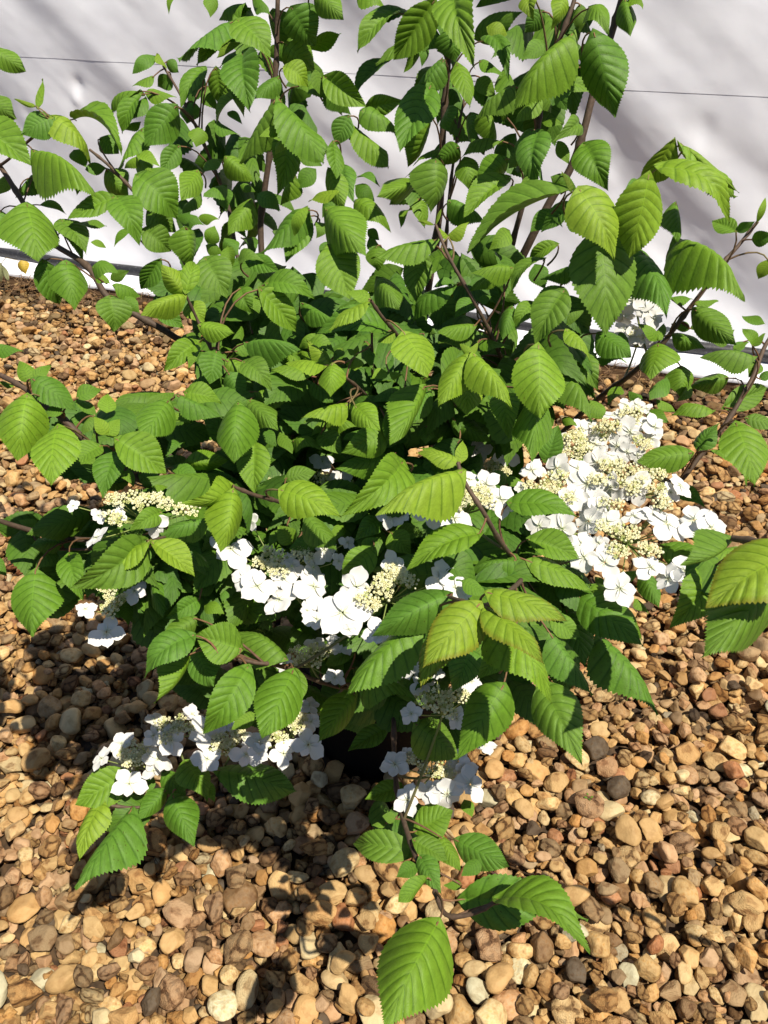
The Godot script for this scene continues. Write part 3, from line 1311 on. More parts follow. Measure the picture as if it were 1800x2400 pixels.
func foliage() -> void:
	lf(7,-555,1063,-357,-508,1031,-356,36,54,76,35,0)
	lf(7,-574,1001,-349,-530,972,-334,5,53,85,37,0)
	lf(8,-562,980,-259,-480,929,-231,31,80,52,55,0)
	lf(8,-449,986,-264,-492,968,-247,9,56,83,42,0)
	lf(8,-449,986,-264,-411,923,-268,81,46,37,45,1)
	lf(8,-443,973,-329,-352,948,-232,25,97,1,45,0)
	sl(8,-467,999,-261,-473,1027,-319,80,57,20,11,1)
	sl(8,-469,1001,-262,-497,1010,-263,14,44,89,7,1)
	lf(8,-476,948,-237,-374,910,-154,17,96,24,56,0)
	sl(6,-435,940,-280,-417,921,-263,27,77,58,29,0)
	lf(6,-404,950,-312,-379,930,-306,22,51,83,33,0)
	lf(6,-402,906,-305,-371,875,-288,-13,38,92,44,0)
	sl(7,-511,901,-301,-538,874,-282,-18,69,70,27,0)
	sl(7,-512,899,-299,-475,883,-284,26,91,34,22,0)
	sl(8,-477,905,-329,-480,878,-302,22,68,70,19,0)
	lf(7,-468,899,-152,-440,847,-78,44,80,41,79,0)
	lf(7,-552,863,-249,-551,826,-232,43,37,82,37,0)
	sl(7,-547,899,-299,-570,874,-291,-9,38,92,21,0)
	lf(7,-437,870,-180,-400,834,-144,52,81,27,46,0)
	lf(7,-449,846,-211,-408,824,-149,13,96,25,32,0)
	lf(6,-357,902,-178,-422,877,-162,-15,78,61,38,0)
	sl(7,-431,859,-209,-387,853,-212,14,99,3,25,0)
	sl(7,-491,871,-254,-460,856,-261,48,84,25,21,0)
	lf(7,-333,917,-115,-302,870,-72,23,73,64,43,0)
	lf(6,-307,940,-131,-263,887,-130,46,40,79,62,0)
	sl(6,-315,954,-166,-284,944,-130,-23,87,44,23,0)
	sl(6,-308,960,-146,-329,944,-154,-60,48,63,14,1)
	sl(6,-307,961,-147,-277,950,-138,13,83,54,17,1)
	lf(6,-311,885,-166,-275,860,-160,13,40,91,39,0)
	lf(7,-305,878,-111,-275,847,-119,46,21,86,38,0)
	sl(6,-340,860,-172,-365,840,-161,-40,77,50,18,0)
	lf(5,-278,999,-273,-323,953,-245,28,29,91,50,0)
	lf(5,-335,1013,-308,-390,971,-331,-63,77,9,31,0)
	lf(5,-332,1009,-306,-363,962,-285,-29,53,79,33,0)
	sl(5,-330,1004,-314,-348,980,-282,4,79,61,21,0)
	sl(5,-328,1009,-317,-285,1004,-315,5,75,66,23,0)
	sl(5,-323,1047,-382,-355,1028,-359,15,66,74,22,0)
	sl(5,-318,1052,-373,-305,1034,-365,60,65,46,13,2)
	sl(5,-307,1041,-378,-290,1028,-373,-20,9,98,19,0)
	sl(5,-327,1023,-365,-360,1011,-365,-29,80,52,18,0)
	sl(5,-306,1020,-387,-329,1007,-390,-2,-18,98,24,0)
	lf(5,-242,1039,-327,-274,995,-283,-20,76,62,35,0)
	lf(5,-228,1038,-339,-224,986,-338,-18,0,98,31,0)
	sl(5,-271,994,-344,-278,967,-326,1,55,83,32,0)
	sl(5,-346,970,-326,-371,960,-322,-20,81,55,15,0)
	lf(6,-337,965,-298,-366,922,-246,-38,80,46,36,0)
	lf(5,-274,954,-241,-298,925,-215,44,35,82,27,0)
	sl(5,-246,974,-256,-250,953,-240,31,52,79,27,0)
	sl(5,-233,931,-199,-212,940,-224,0,93,36,24,0)
	lf(5,-209,941,-232,-173,910,-227,32,48,82,33,0)
	lf(5,-239,936,-178,-253,913,-119,59,70,41,35,0)
	sl(5,-244,901,-202,-269,878,-184,-40,80,45,25,0)
	sl(5,-204,914,-187,-230,909,-154,19,94,29,26,0)
	sl(5,-215,900,-226,-210,877,-206,-49,51,70,27,0)
	lf(5,-161,915,-113,-188,882,-75,8,73,68,35,0)
	sl(6,-260,893,-122,-219,890,-90,-45,64,62,20,0)
	sl(6,-241,879,-162,-211,881,-148,-35,63,70,15,0)
	sl(10,-207,883,-41,-198,901,-51,46,30,84,21,0)
	sl(10,-211,877,-49,-191,869,-43,-19,27,94,16,0)
	sl(10,-190,881,-64,-173,865,-50,-10,59,80,22,0)
	lf(10,-235,898,-51,-236,850,-48,63,5,77,38,0)
	lf(0,-192,1098,-296,-256,1061,-229,-24,93,28,47,0)
	lf(0,-182,1081,-284,-241,1050,-268,-24,76,61,37,0)
	sl(0,-183,1115,-358,-224,1093,-381,-57,76,29,22,0)
	sl(5,-281,1122,-387,-293,1101,-371,-42,69,59,15,0)
	sl(0,-233,1124,-389,-235,1097,-372,38,48,79,21,0)
	lf(0,-164,1073,-179,-152,1018,-120,-27,68,69,55,0)
	sl(0,-177,1077,-256,-208,1062,-236,55,-5,83,10,1)
	sl(0,-207,1018,-287,-187,982,-290,79,40,47,24,0)
	sl(0,-192,1011,-282,-229,968,-293,-75,56,34,29,0)
	sl(5,-224,978,-258,-189,965,-255,28,83,48,21,0)
	sl(0,-207,990,-279,-185,979,-257,-14,83,54,13,0)
	sl(5,-246,1012,-357,-234,981,-344,72,49,49,21,0)
	sl(5,-184,915,-188,-164,907,-185,5,46,89,12,0)
	sl(7,-425,820,-243,-407,809,-251,61,66,44,13,0)
	sl(6,-425,913,-285,-400,912,-301,47,53,71,19,0)
	sl(8,-458,892,-319,-456,870,-309,80,33,51,14,0)
	lf(0,-112,1113,-307,-83,1066,-322,14,-22,96,53,0)
	sl(0,-171,1122,-363,-145,1103,-332,-21,74,64,19,0)
	lf(0,-177,1103,-250,-134,1062,-218,26,75,61,54,0)
	lf(0,-77,1133,-297,-41,1102,-274,-17,44,88,36,0)
	sl(0,-24,1124,-364,16,1106,-349,18,83,53,25,0)
	lf(0,-125,1069,-324,-86,1034,-343,37,-7,92,45,0)
	sl(0,-129,1069,-337,-120,1038,-338,40,6,91,19,0)
	lf(0,-117,1054,-215,-88,1031,-220,47,39,79,33,1)
	sl(0,-79,1048,-235,-71,1017,-227,71,34,62,24,0)
	lf(0,-66,1041,-230,-11,1010,-202,-29,29,91,36,0)
	lf(0,-66,1034,-237,-33,991,-252,80,52,29,30,0)
	lf(0,-102,1025,-267,-45,990,-253,36,80,47,37,0)
	lf(0,-134,1031,-297,-167,1009,-266,19,70,69,29,0)
	lf(0,-121,1030,-123,-171,957,-125,-61,39,69,47,0)
	lf(0,-112,1036,-90,-60,973,-54,56,71,42,63,0)
	lf(1,-34,1003,-178,-51,969,-172,-8,20,98,28,0)
	lf(1,-50,989,-93,-46,953,-63,72,49,49,27,0)
	lf(1,-57,957,-94,-37,918,-60,-37,50,78,31,0)
	lf(1,-43,945,-160,-26,913,-105,-46,70,55,27,0)
	sl(0,-113,1005,-80,-136,1000,-68,32,53,78,13,1)
	sl(0,-104,1001,-77,-118,981,-62,-27,70,66,15,1)
	lf(0,-113,987,-141,-124,925,-85,65,45,61,42,0)
	sl(0,-111,995,-147,-89,972,-130,-17,47,87,19,0)
	lf(1,-33,993,-195,18,947,-147,38,83,40,42,0)
	lf(1,-16,1008,-181,33,968,-194,62,59,52,34,0)
	lf(1,-11,1006,-229,39,1014,-226,-6,3,100,27,0)
	lf(1,70,1041,-156,31,983,-68,-8,85,52,50,0)
	lf(1,70,1000,-175,44,939,-184,31,-26,92,36,0)
	lf(1,86,1066,-174,59,1025,-168,-61,50,61,29,0)
	lf(1,84,1067,-187,52,1034,-188,-67,64,38,26,0)
	lf(1,73,1128,-194,24,1064,-199,7,-14,99,47,0)
	lf(1,31,1109,-279,-23,1068,-246,-28,80,52,39,0)
	lf(1,61,1082,-284,1,1051,-266,-40,89,23,38,0)
	sl(1,60,1076,-280,39,1041,-269,60,-10,79,25,0)
	sl(1,60,1076,-280,63,1047,-270,53,33,78,19,0)
	lf(1,78,1093,-243,62,1069,-233,-49,58,65,30,0)
	sl(1,91,1117,-236,84,1088,-210,-35,65,67,23,0)
	lf(1,95,1097,-209,103,1061,-206,20,12,97,39,0)
	lf(1,97,1136,-150,113,1074,-49,-49,71,51,51,0)
	sl(1,148,1094,-268,176,1084,-264,-2,38,93,20,1)
	lf(1,144,1082,-235,167,1047,-154,-2,92,40,32,0)
	lf(1,101,1066,-149,115,1026,-99,9,79,61,29,0)
	lf(1,93,1016,-162,92,993,-134,-80,48,36,32,0)
	lf(2,75,970,-79,70,911,-66,39,17,91,50,0)
	lf(2,110,966,-175,80,943,-186,-40,10,91,28,0)
	lf(2,82,961,-147,39,943,-115,-22,94,25,27,0)
	sl(1,85,967,-164,50,949,-151,-46,89,1,22,0)
	lf(2,54,939,-106,3,935,-53,62,48,62,30,0)
	lf(2,118,954,-166,129,914,-144,-16,44,88,33,0)
	lf(4,164,977,-158,113,956,-162,-38,91,17,30,0)
	lf(4,146,1012,-184,156,964,-171,43,32,85,29,0)
	lf(2,128,998,-223,132,967,-178,-68,58,45,31,0)
	lf(4,169,1044,-133,126,1005,-139,-67,70,26,33,0)
	sl(1,136,1038,-228,160,1018,-205,-39,46,80,23,0)
	sl(1,132,1031,-222,145,1008,-214,-20,26,95,15,0)
	sl(2,141,1055,-264,170,1041,-240,-5,85,53,19,0)
	sl(4,178,1021,-191,167,993,-180,-53,46,71,19,0)
	lf(4,164,953,-67,108,917,-28,-26,87,43,39,0)
	lf(4,167,963,-124,130,928,-126,-3,-3,100,34,0)
	lf(2,98,908,-133,150,881,-125,25,68,69,31,0)
	lf(13,-54,939,18,-7,907,84,-40,69,60,55,0)
	sl(13,-43,944,-36,-81,928,-58,-51,81,29,20,1)
	sl(13,-79,933,-16,-95,903,-3,-50,55,67,20,1)
	sl(1,-22,939,-131,7,931,-116,15,96,25,16,0)
	sl(2,-24,930,-124,0,914,-112,-21,41,89,20,0)
	lf(2,-23,919,-92,21,887,-71,16,68,72,31,0)
	lf(13,70,924,78,-2,906,85,-23,96,18,40,0)
	lf(13,-84,916,-65,-143,867,-50,-38,65,66,41,0)
	lf(2,-84,904,-81,-112,859,-40,-2,67,74,35,0)
	sl(0,-79,942,-158,-103,920,-150,-11,41,91,25,0)
	lf(0,-106,934,-152,-127,898,-153,-61,33,72,30,0)
	sl(0,-155,916,-139,-125,897,-130,21,66,72,24,0)
	sl(0,-100,959,-170,-70,945,-167,14,46,87,18,0)
	sl(2,-55,912,-136,-70,889,-127,-10,41,91,19,0)
	lf(2,57,911,-135,66,877,-122,57,42,71,29,0)
	sl(2,49,899,-127,34,882,-104,-45,82,35,15,0)
	sl(13,84,920,56,108,935,49,-37,81,45,16,1)
	sl(13,84,920,56,70,931,53,59,78,21,10,1)
	sl(13,65,943,88,47,948,91,24,34,91,4,1)
	sl(13,67,943,89,73,960,87,-37,24,90,4,1)
	lf(13,204,975,78,103,913,89,-52,85,3,65,0)
	sl(3,164,901,-29,139,883,-12,27,44,86,22,0)
	sl(13,-63,902,-55,-72,889,-40,23,64,73,18,0)
	sl(13,-56,890,-21,-62,869,-11,5,43,90,19,0)
	sl(2,-8,884,-91,6,872,-87,-4,24,97,14,0)
	sl(2,-6,876,-85,12,857,-76,41,68,61,18,0)
	lf(4,183,1137,-151,186,1113,-123,-61,57,56,27,1)
	lf(4,217,1137,-126,205,1104,-115,19,26,95,22,1)
	lf(4,206,1118,-186,186,1095,-190,-21,1,98,25,0)
	sl(4,251,1124,-191,254,1095,-186,-25,15,96,18,0)
	lf(4,252,1124,-142,267,1101,-88,-35,82,45,30,0)
	lf(4,247,1105,-78,279,1023,-54,-31,15,94,52,0)
	lf(4,218,1106,-54,157,1036,-20,-43,67,60,55,0)
	sl(4,198,1092,-118,172,1075,-103,23,45,86,21,0)
	lf(3,306,1129,-195,312,1093,-167,-22,57,79,24,0)
	sl(3,315,1135,-199,322,1121,-167,1,91,40,17,0)
	sl(4,251,1087,-140,255,1063,-132,4,32,95,18,0)
	lf(4,226,1048,-136,271,1035,-131,14,75,64,25,0)
	sl(4,222,1046,-122,227,1026,-78,-77,54,33,23,0)
	sl(3,273,1044,-133,281,1022,-125,17,39,91,14,0)
	lf(3,247,1009,-95,209,997,-50,52,61,60,26,0)
	sl(4,206,1008,-107,228,1009,-91,-40,77,50,13,0)
	lf(4,190,1009,-46,190,955,-7,-57,49,66,43,0)
	lf(3,241,999,-26,266,959,15,-37,55,75,45,0)
	lf(12,314,1021,57,293,970,38,4,-35,93,32,1)
	lf(12,322,1018,59,388,967,72,50,75,43,43,1)
	lf(12,328,1014,62,380,978,97,-31,38,87,15,1)
	lf(12,291,1002,95,362,959,135,23,84,49,49,1)
	lf(13,269,1006,142,260,930,157,0,19,98,51,1)
	lf(13,207,989,129,242,931,168,11,60,80,52,1)
	lf(12,291,974,42,266,957,56,33,29,90,24,0)
	lf(12,346,945,13,336,920,74,23,88,41,24,0)
	lf(12,347,912,37,390,884,154,7,98,20,56,0)
	lf(12,415,919,32,397,922,1,-43,83,35,24,0)
	sl(12,416,920,31,429,933,42,-66,1,75,12,0)
	sl(12,453,919,-5,460,944,-16,-15,42,89,8,1)
	sl(12,448,902,7,467,913,24,-66,0,76,19,0)
	lf(3,232,940,-8,202,903,-19,-73,42,54,26,0)
	lf(3,219,921,-43,191,899,-33,-18,60,78,25,0)
	sl(12,241,914,11,223,927,5,3,41,91,15,0)
	lf(13,238,946,111,242,856,182,-6,62,79,72,0)
	lf(13,211,907,41,182,885,29,-61,46,65,20,0)
	sl(3,217,954,-68,249,940,-65,-7,2,100,18,0)
	sl(4,191,959,-59,185,932,-52,-40,32,86,20,0)
	sl(4,222,991,-82,234,971,-61,-35,57,74,16,0)
	sl(4,179,977,-84,165,961,-82,-9,25,96,17,0)
	sl(4,220,1071,-128,207,1048,-125,-31,30,90,19,0)
	sl(4,202,1042,-107,216,1017,-115,69,17,70,21,0)
	lf(4,198,1038,-104,169,1010,-87,-46,76,46,29,0)
	lf(4,189,1005,-80,167,980,-69,-41,62,67,24,0)
	sl(3,220,926,-23,222,915,3,-80,52,29,10,0)
	sl(13,198,988,130,189,1004,117,-59,31,75,6,1)
	lf(7,-446,838,-107,-442,775,-113,39,-7,92,41,0)
	lf(7,-399,850,-66,-386,801,-24,48,64,60,48,0)
	lf(7,-357,851,-42,-322,847,-34,-4,81,58,27,0)
	sl(7,-344,829,-63,-318,841,-63,-11,22,97,15,0)
	sl(7,-367,832,-78,-349,820,-69,29,82,50,15,0)
	lf(7,-322,836,18,-320,799,37,59,40,70,44,0)
	sl(7,-325,840,-10,-299,819,-28,73,56,39,22,0)
	sl(7,-313,825,-11,-296,807,-3,16,51,85,17,0)
	lf(10,-261,873,-9,-291,836,-8,9,-4,100,24,0)
	lf(10,-207,877,112,-230,905,102,15,44,88,26,1)
	lf(10,-205,877,112,-201,896,68,30,86,40,21,1)
	lf(10,-206,875,113,-248,865,147,30,75,59,29,1)
	lf(10,-210,853,80,-194,833,94,15,65,74,27,1)
	lf(10,-189,850,138,-149,846,150,-10,77,63,26,1)
	lf(10,-268,824,27,-234,802,34,33,72,61,24,0)
	lf(10,-199,884,21,-173,846,50,7,64,76,49,0)
	lf(10,-156,859,51,-140,834,68,-20,47,86,28,0)
	sl(10,-174,892,2,-169,872,13,-16,42,89,18,0)
	sl(10,-157,885,32,-125,888,46,-30,79,54,17,0)
	lf(10,-204,808,88,-240,790,128,23,79,57,29,0)
	sl(10,-230,801,54,-211,790,70,7,87,48,18,0)
	sl(10,-202,806,109,-209,797,136,9,94,32,14,0)
	lf(10,-173,822,143,-179,796,171,30,67,68,32,0)
	lf(10,-160,817,157,-124,800,168,16,75,64,27,0)
	sl(10,-154,816,130,-128,820,113,25,77,59,16,0)
	lf(10,-155,813,179,-139,787,192,-2,43,90,26,0)
	lf(10,-190,817,232,-155,805,232,27,83,49,25,0)
	lf(9,-194,823,249,-150,800,252,44,87,21,27,0)
	sl(10,-212,801,201,-234,803,228,48,82,31,16,0)
	lf(9,-203,819,253,-219,805,306,43,84,34,39,0)
	lf(19,-136,810,241,-136,772,294,2,82,58,45,0)
	lf(19,-127,758,229,-123,726,279,-1,84,55,36,0)
	sl(9,-480,771,24,-444,767,23,9,88,47,20,0)
	sl(9,-347,827,224,-362,841,208,13,81,57,18,0)
	sl(9,-347,827,224,-332,834,203,28,84,47,14,0)
	lf(9,-338,836,239,-298,806,249,39,73,56,31,0)
	lf(9,-336,831,265,-340,786,312,35,66,66,49,1)
	lf(9,-299,816,298,-290,792,362,3,94,34,45,1)
	sl(9,-381,807,196,-393,814,201,49,87,1,9,0)
	sl(9,-312,806,251,-331,803,255,0,84,55,13,0)
	sl(9,-300,813,235,-279,815,220,34,76,55,17,0)
	sl(9,-305,808,228,-284,793,235,50,83,24,15,0)
	sl(9,-314,783,236,-298,783,210,44,84,30,14,0)
	sl(9,-264,810,259,-267,820,239,37,85,37,18,1)
	sl(9,-287,794,239,-296,781,255,-16,81,56,17,0)
	sl(9,-264,792,272,-277,807,262,37,70,61,15,1)
	sl(9,-264,792,272,-253,801,257,18,79,58,17,1)
	sl(9,-259,781,258,-252,786,241,43,79,43,11,0)
	lf(9,-270,783,279,-287,779,305,17,95,27,26,0)
	lf(9,-243,806,305,-198,774,316,38,74,55,38,0)
	lf(9,-249,786,298,-255,762,341,0,87,49,31,0)
	sl(9,-336,788,254,-340,773,290,-23,91,34,18,0)
	sl(9,-300,753,257,-283,745,269,10,90,43,15,0)
	sl(9,-198,762,240,-213,760,263,14,98,15,13,0)
	sl(9,-219,778,217,-193,773,217,22,94,28,14,0)
	lf(19,-129,779,345,-168,788,385,72,13,68,27,1)
	lf(19,-125,787,364,-133,752,409,47,66,59,35,1)
	sl(24,-211,735,282,-226,727,294,-15,92,37,13,0)
	sl(9,-248,733,250,-223,723,258,11,76,65,18,0)
	sl(9,-264,736,248,-249,727,270,23,94,24,14,0)
	lf(9,-203,731,229,-159,727,217,28,37,88,25,0)
	sl(9,-217,728,233,-185,720,248,6,94,33,18,0)
	lf(10,-149,888,30,-108,882,59,-25,80,54,23,0)
	lf(10,-122,871,67,-67,857,78,9,81,59,31,0)
	lf(10,-127,873,90,-90,822,90,58,42,70,37,0)
	sl(10,-145,853,55,-133,836,71,36,76,54,19,0)
	lf(26,-84,845,61,-40,833,99,-8,93,37,26,0)
	lf(13,-51,905,42,-26,859,85,12,71,70,49,0)
	lf(13,-31,899,34,-21,865,62,-24,57,78,23,0)
	lf(13,3,898,22,5,872,31,-30,29,91,28,0)
	lf(13,4,876,64,29,859,116,-29,87,41,34,0)
	lf(13,54,902,44,49,852,76,-43,51,75,36,0)
	sl(15,-2,901,193,-28,907,186,2,80,60,14,1)
	lf(15,-2,900,194,-42,878,216,-43,90,13,26,1)
	lf(15,17,859,174,-59,859,182,4,92,39,40,0)
	lf(15,32,874,213,55,841,248,43,78,45,54,1)
	sl(15,23,859,175,4,850,185,-26,93,26,12,1)
	lf(13,92,876,88,44,831,87,-66,69,29,34,0)
	sl(13,92,876,88,67,875,91,-1,93,37,13,0)
	lf(13,149,906,116,105,902,122,-2,91,41,24,0)
	sl(13,151,897,97,125,884,96,-44,83,36,16,0)
	lf(13,148,879,61,113,850,41,-67,73,11,23,0)
	lf(13,116,855,78,92,841,96,-17,88,44,24,0)
	sl(13,120,853,80,135,859,75,-5,68,73,11,0)
	lf(13,114,840,114,69,839,134,16,90,40,24,0)
	lf(13,119,820,79,75,808,89,-24,97,6,24,0)
	lf(14,96,856,226,65,821,268,-8,79,61,33,1)
	lf(14,100,861,235,134,829,288,20,89,40,34,1)
	sl(14,97,857,225,88,863,214,-44,61,66,9,1)
	sl(14,98,857,225,106,865,216,-7,80,60,7,1)
	lf(14,100,822,201,96,803,252,-5,93,36,33,1)
	lf(26,-43,833,194,-70,847,170,16,91,38,19,1)
	sl(26,-49,830,195,-90,834,200,9,99,-5,22,1)
	sl(26,-49,828,185,-85,824,156,-38,85,37,9,1)
	lf(26,-41,840,213,-42,818,243,-8,80,60,28,1)
	sl(26,-43,833,194,-53,845,185,24,67,70,4,1)
	lf(26,-64,806,164,-110,814,172,20,97,16,25,0)
	lf(10,-139,832,142,-76,836,171,-21,92,32,32,0)
	lf(10,-137,826,179,-106,805,204,7,81,58,28,0)
	lf(10,-128,790,178,-80,787,176,6,100,-1,26,0)
	lf(26,-74,791,149,-44,772,168,47,87,17,24,0)
	lf(26,-130,795,208,-95,784,253,-20,90,39,30,0)
	sl(26,-106,749,174,-81,739,167,37,92,15,20,0)
	lf(17,-26,797,220,-72,795,245,5,99,16,26,1)
	sl(17,-46,775,198,-74,771,211,-5,98,17,16,0)
	lf(17,-17,805,239,9,794,270,-32,78,54,28,1)
	lf(17,-52,765,193,-16,762,206,-5,93,36,22,0)
	sl(17,-55,753,177,-69,743,193,-12,87,47,13,0)
	sl(16,-19,831,170,-28,835,165,6,80,60,7,1)
	sl(26,-19,829,171,-16,839,164,22,55,81,7,1)
	sl(17,-19,828,172,-19,818,183,-10,72,68,18,1)
	lf(15,34,803,191,13,781,261,-20,95,24,31,0)
	lf(14,54,812,209,18,787,284,63,59,50,38,0)
	lf(14,60,801,192,40,785,240,1,94,33,23,0)
	lf(17,14,771,238,-33,758,252,6,60,80,34,0)
	sl(17,-16,765,218,-32,759,227,-11,92,38,10,0)
	lf(17,19,741,235,-41,734,246,-1,84,55,32,0)
	lf(18,29,780,306,-26,771,381,58,65,50,41,0)
	lf(18,81,808,365,5,796,414,-6,99,16,45,1)
	lf(18,81,802,340,42,803,325,-3,98,17,21,1)
	sl(18,82,802,340,86,811,315,27,89,37,13,1)
	lf(19,-83,778,350,-27,764,373,1,88,48,39,1)
	lf(19,-93,724,249,-60,730,245,-5,72,69,23,0)
	lf(26,-89,737,194,-54,742,221,-33,90,27,23,0)
	sl(14,58,758,198,57,748,220,1,91,41,18,0)
	lf(14,90,755,176,133,731,185,13,55,83,26,0)
	lf(14,136,805,213,139,780,262,-19,86,47,31,0)
	sl(13,120,817,106,154,823,138,-24,97,6,21,0)
	lf(13,152,864,121,141,838,148,-27,74,62,24,0)
	sl(16,29,793,173,-1,789,198,1,99,17,19,0)
	sl(15,15,824,200,-1,822,209,13,90,42,15,1)
	sl(15,17,825,199,32,821,199,27,92,28,8,1)
	sl(18,147,719,244,119,725,250,29,78,55,17,0)
	sl(26,-69,833,144,-40,823,155,9,85,52,17,0)
	sl(26,-34,823,139,-43,817,160,17,92,34,12,0)
	sl(26,-103,817,141,-78,809,155,11,94,31,15,0)
	sl(16,-10,829,135,0,815,175,-31,87,39,17,0)
	sl(26,-60,822,102,-86,807,102,-34,57,75,15,0)
	sl(26,-115,808,98,-130,801,127,7,96,27,14,0)
	lf(17,-57,752,203,-34,743,232,-10,92,38,24,0)
	sl(26,-105,739,179,-89,730,208,0,95,31,17,0)
	sl(26,-121,745,184,-106,733,200,-23,69,69,15,0)
	sl(14,73,745,232,47,749,227,15,99,8,14,0)
	lf(12,301,906,66,308,870,165,-5,94,35,50,0)
	lf(12,401,888,54,381,865,69,-42,72,55,32,0)
	lf(12,375,839,65,409,820,122,-59,60,55,37,0)
	sl(12,388,833,33,417,835,28,-2,96,29,15,0)
	sl(12,360,835,19,389,833,18,7,99,-11,15,0)
	sl(12,325,819,105,297,837,101,32,66,68,17,0)
	sl(12,326,819,105,338,828,80,15,90,40,11,0)
	lf(12,319,822,127,305,798,167,-57,78,26,45,0)
	lf(12,358,807,64,391,799,87,-24,76,61,23,0)
	lf(11,427,812,134,369,806,126,-12,98,15,33,0)
	sl(11,408,815,120,425,821,116,-29,94,18,10,0)
	lf(11,430,756,76,389,740,70,-36,67,65,26,0)
	sl(11,434,813,109,423,828,95,17,74,65,18,0)
	sl(11,434,813,109,447,826,103,-62,73,27,11,0)
	lf(11,409,746,133,470,756,100,28,65,70,30,0)
	lf(11,418,756,175,453,751,188,-6,87,50,22,0)
	lf(11,380,781,231,383,748,299,-12,89,44,50,0)
	lf(11,364,728,196,388,751,178,-63,77,14,28,0)
	lf(11,337,751,241,282,736,235,-27,77,58,33,0)
	lf(11,397,744,135,349,735,133,-18,98,8,26,0)
	lf(11,380,725,197,415,698,226,50,85,18,29,0)
	sl(11,314,752,153,333,750,175,-44,78,45,18,0)
	lf(13,200,893,150,171,844,176,-47,61,63,42,0)
	lf(13,203,888,129,171,856,126,-23,16,96,26,0)
	lf(14,162,872,239,160,823,295,0,75,66,53,1)
	lf(14,166,815,231,153,786,317,-7,95,30,39,0)
	lf(13,209,810,161,230,779,227,33,89,31,35,0)
	lf(13,224,812,134,247,790,174,-21,79,57,36,0)
	lf(14,198,868,193,219,847,222,41,86,31,22,1)
	sl(14,199,873,189,216,884,179,40,20,89,11,0)
	lf(13,247,841,138,275,831,177,-28,86,42,34,0)
	lf(13,220,901,94,188,881,82,-59,72,36,21,0)
	lf(13,184,913,110,149,882,127,-62,77,16,27,0)
	lf(13,174,868,118,152,844,136,-10,64,76,21,0)
	sl(13,185,888,55,195,867,74,-32,55,77,22,0)
	sl(13,247,762,146,265,748,165,-4,79,61,22,0)
	sl(12,263,793,99,291,796,118,-3,99,-11,18,0)
	sl(12,342,774,112,315,764,147,-16,98,16,21,0)
	sl(11,335,749,118,356,738,128,20,84,51,14,0)
	lf(12,371,771,77,370,740,98,-13,54,83,33,0)
	sl(12,384,750,80,364,737,102,52,41,75,17,0)
	sl(11,449,789,102,437,775,114,-13,69,71,19,0)
	sl(11,452,773,113,464,783,110,-41,66,63,11,0)
	sl(12,409,793,50,437,806,47,-29,77,57,22,0)
	sl(11,450,817,32,468,817,56,-33,91,26,15,0)
	sl(12,384,805,41,364,807,31,-38,31,87,13,0)
	sl(12,386,805,41,401,813,42,-39,57,72,10,0)
	sl(12,471,879,12,465,856,12,-51,12,85,17,1)
	sl(18,142,730,258,160,727,266,-5,92,40,13,0)
	lf(18,131,758,342,193,759,368,-7,99,13,37,0)
	lf(14,188,728,220,203,760,198,-12,61,78,28,0)
	lf(11,347,679,206,372,674,231,-28,85,45,20,0)
	sl(11,227,709,184,256,702,200,3,92,39,18,0)
	sl(12,300,747,83,281,737,108,-35,93,10,19,0)
	sl(12,311,743,86,323,742,104,-40,86,31,12,0)
	sl(11,441,800,69,426,790,83,-11,86,50,12,0)
	sl(12,291,813,72,298,803,93,-11,89,45,11,0)
	sl(13,204,771,140,216,759,163,-17,85,50,16,0)
	sl(13,219,741,149,233,739,163,-32,84,43,12,0)
	sl(25,-439,613,187,-437,622,166,-24,90,37,15,0)
	sl(25,-438,606,192,-454,611,192,23,81,53,12,0)
	sl(25,-436,605,193,-437,601,211,24,94,24,10,0)
	sl(25,-390,635,224,-409,649,223,48,75,46,16,0)
	sl(25,-352,641,231,-338,642,205,54,77,33,18,0)
	lf(25,-354,636,246,-381,644,265,47,81,34,24,0)
	sl(25,-389,634,226,-409,639,226,24,97,-9,14,0)
	sl(25,-363,628,252,-376,622,280,4,97,22,21,0)
	lf(28,-358,648,312,-350,611,372,3,85,53,54,0)
	lf(28,-322,662,302,-298,638,348,0,88,47,28,0)
	sl(25,-303,629,304,-308,616,320,2,77,63,13,0)
	lf(24,-206,749,389,-258,739,442,62,38,68,42,0)
	lf(24,-196,760,403,-232,740,428,-41,90,14,26,1)
	lf(24,-194,759,404,-155,737,425,40,90,19,26,1)
	lf(24,-160,736,339,-202,730,360,9,91,42,27,0)
	lf(24,-201,750,346,-226,746,371,46,69,56,20,0)
	sl(24,-246,711,331,-263,715,331,23,97,9,10,0)
	sl(24,-218,711,353,-225,704,370,14,92,37,13,0)
	lf(24,-227,660,325,-207,646,381,-26,91,31,27,0)
	sl(24,-248,627,327,-235,619,347,7,93,37,12,0)
	sl(25,-264,622,331,-255,611,356,37,90,25,17,0)
	lf(24,-195,705,336,-160,690,356,19,92,33,22,0)
	sl(24,-182,668,335,-158,665,341,-1,87,48,13,0)
	lf(24,-174,653,363,-204,648,384,37,64,68,21,0)
	lf(20,-174,650,386,-205,643,414,31,79,53,24,0)
	sl(20,-165,657,376,-143,661,392,-33,92,21,14,0)
	sl(24,-148,659,356,-150,655,368,2,95,32,9,0)
	lf(20,-123,648,426,-165,664,423,19,67,71,38,0)
	lf(20,-165,669,429,-206,648,462,-20,92,33,36,0)
	lf(20,-175,638,424,-199,624,471,78,35,52,30,0)
	lf(20,-174,622,401,-151,615,443,-12,97,22,33,0)
	lf(20,-113,652,453,-151,613,497,24,61,75,36,0)
	sl(20,-134,490,371,-157,481,386,-2,89,46,20,0)
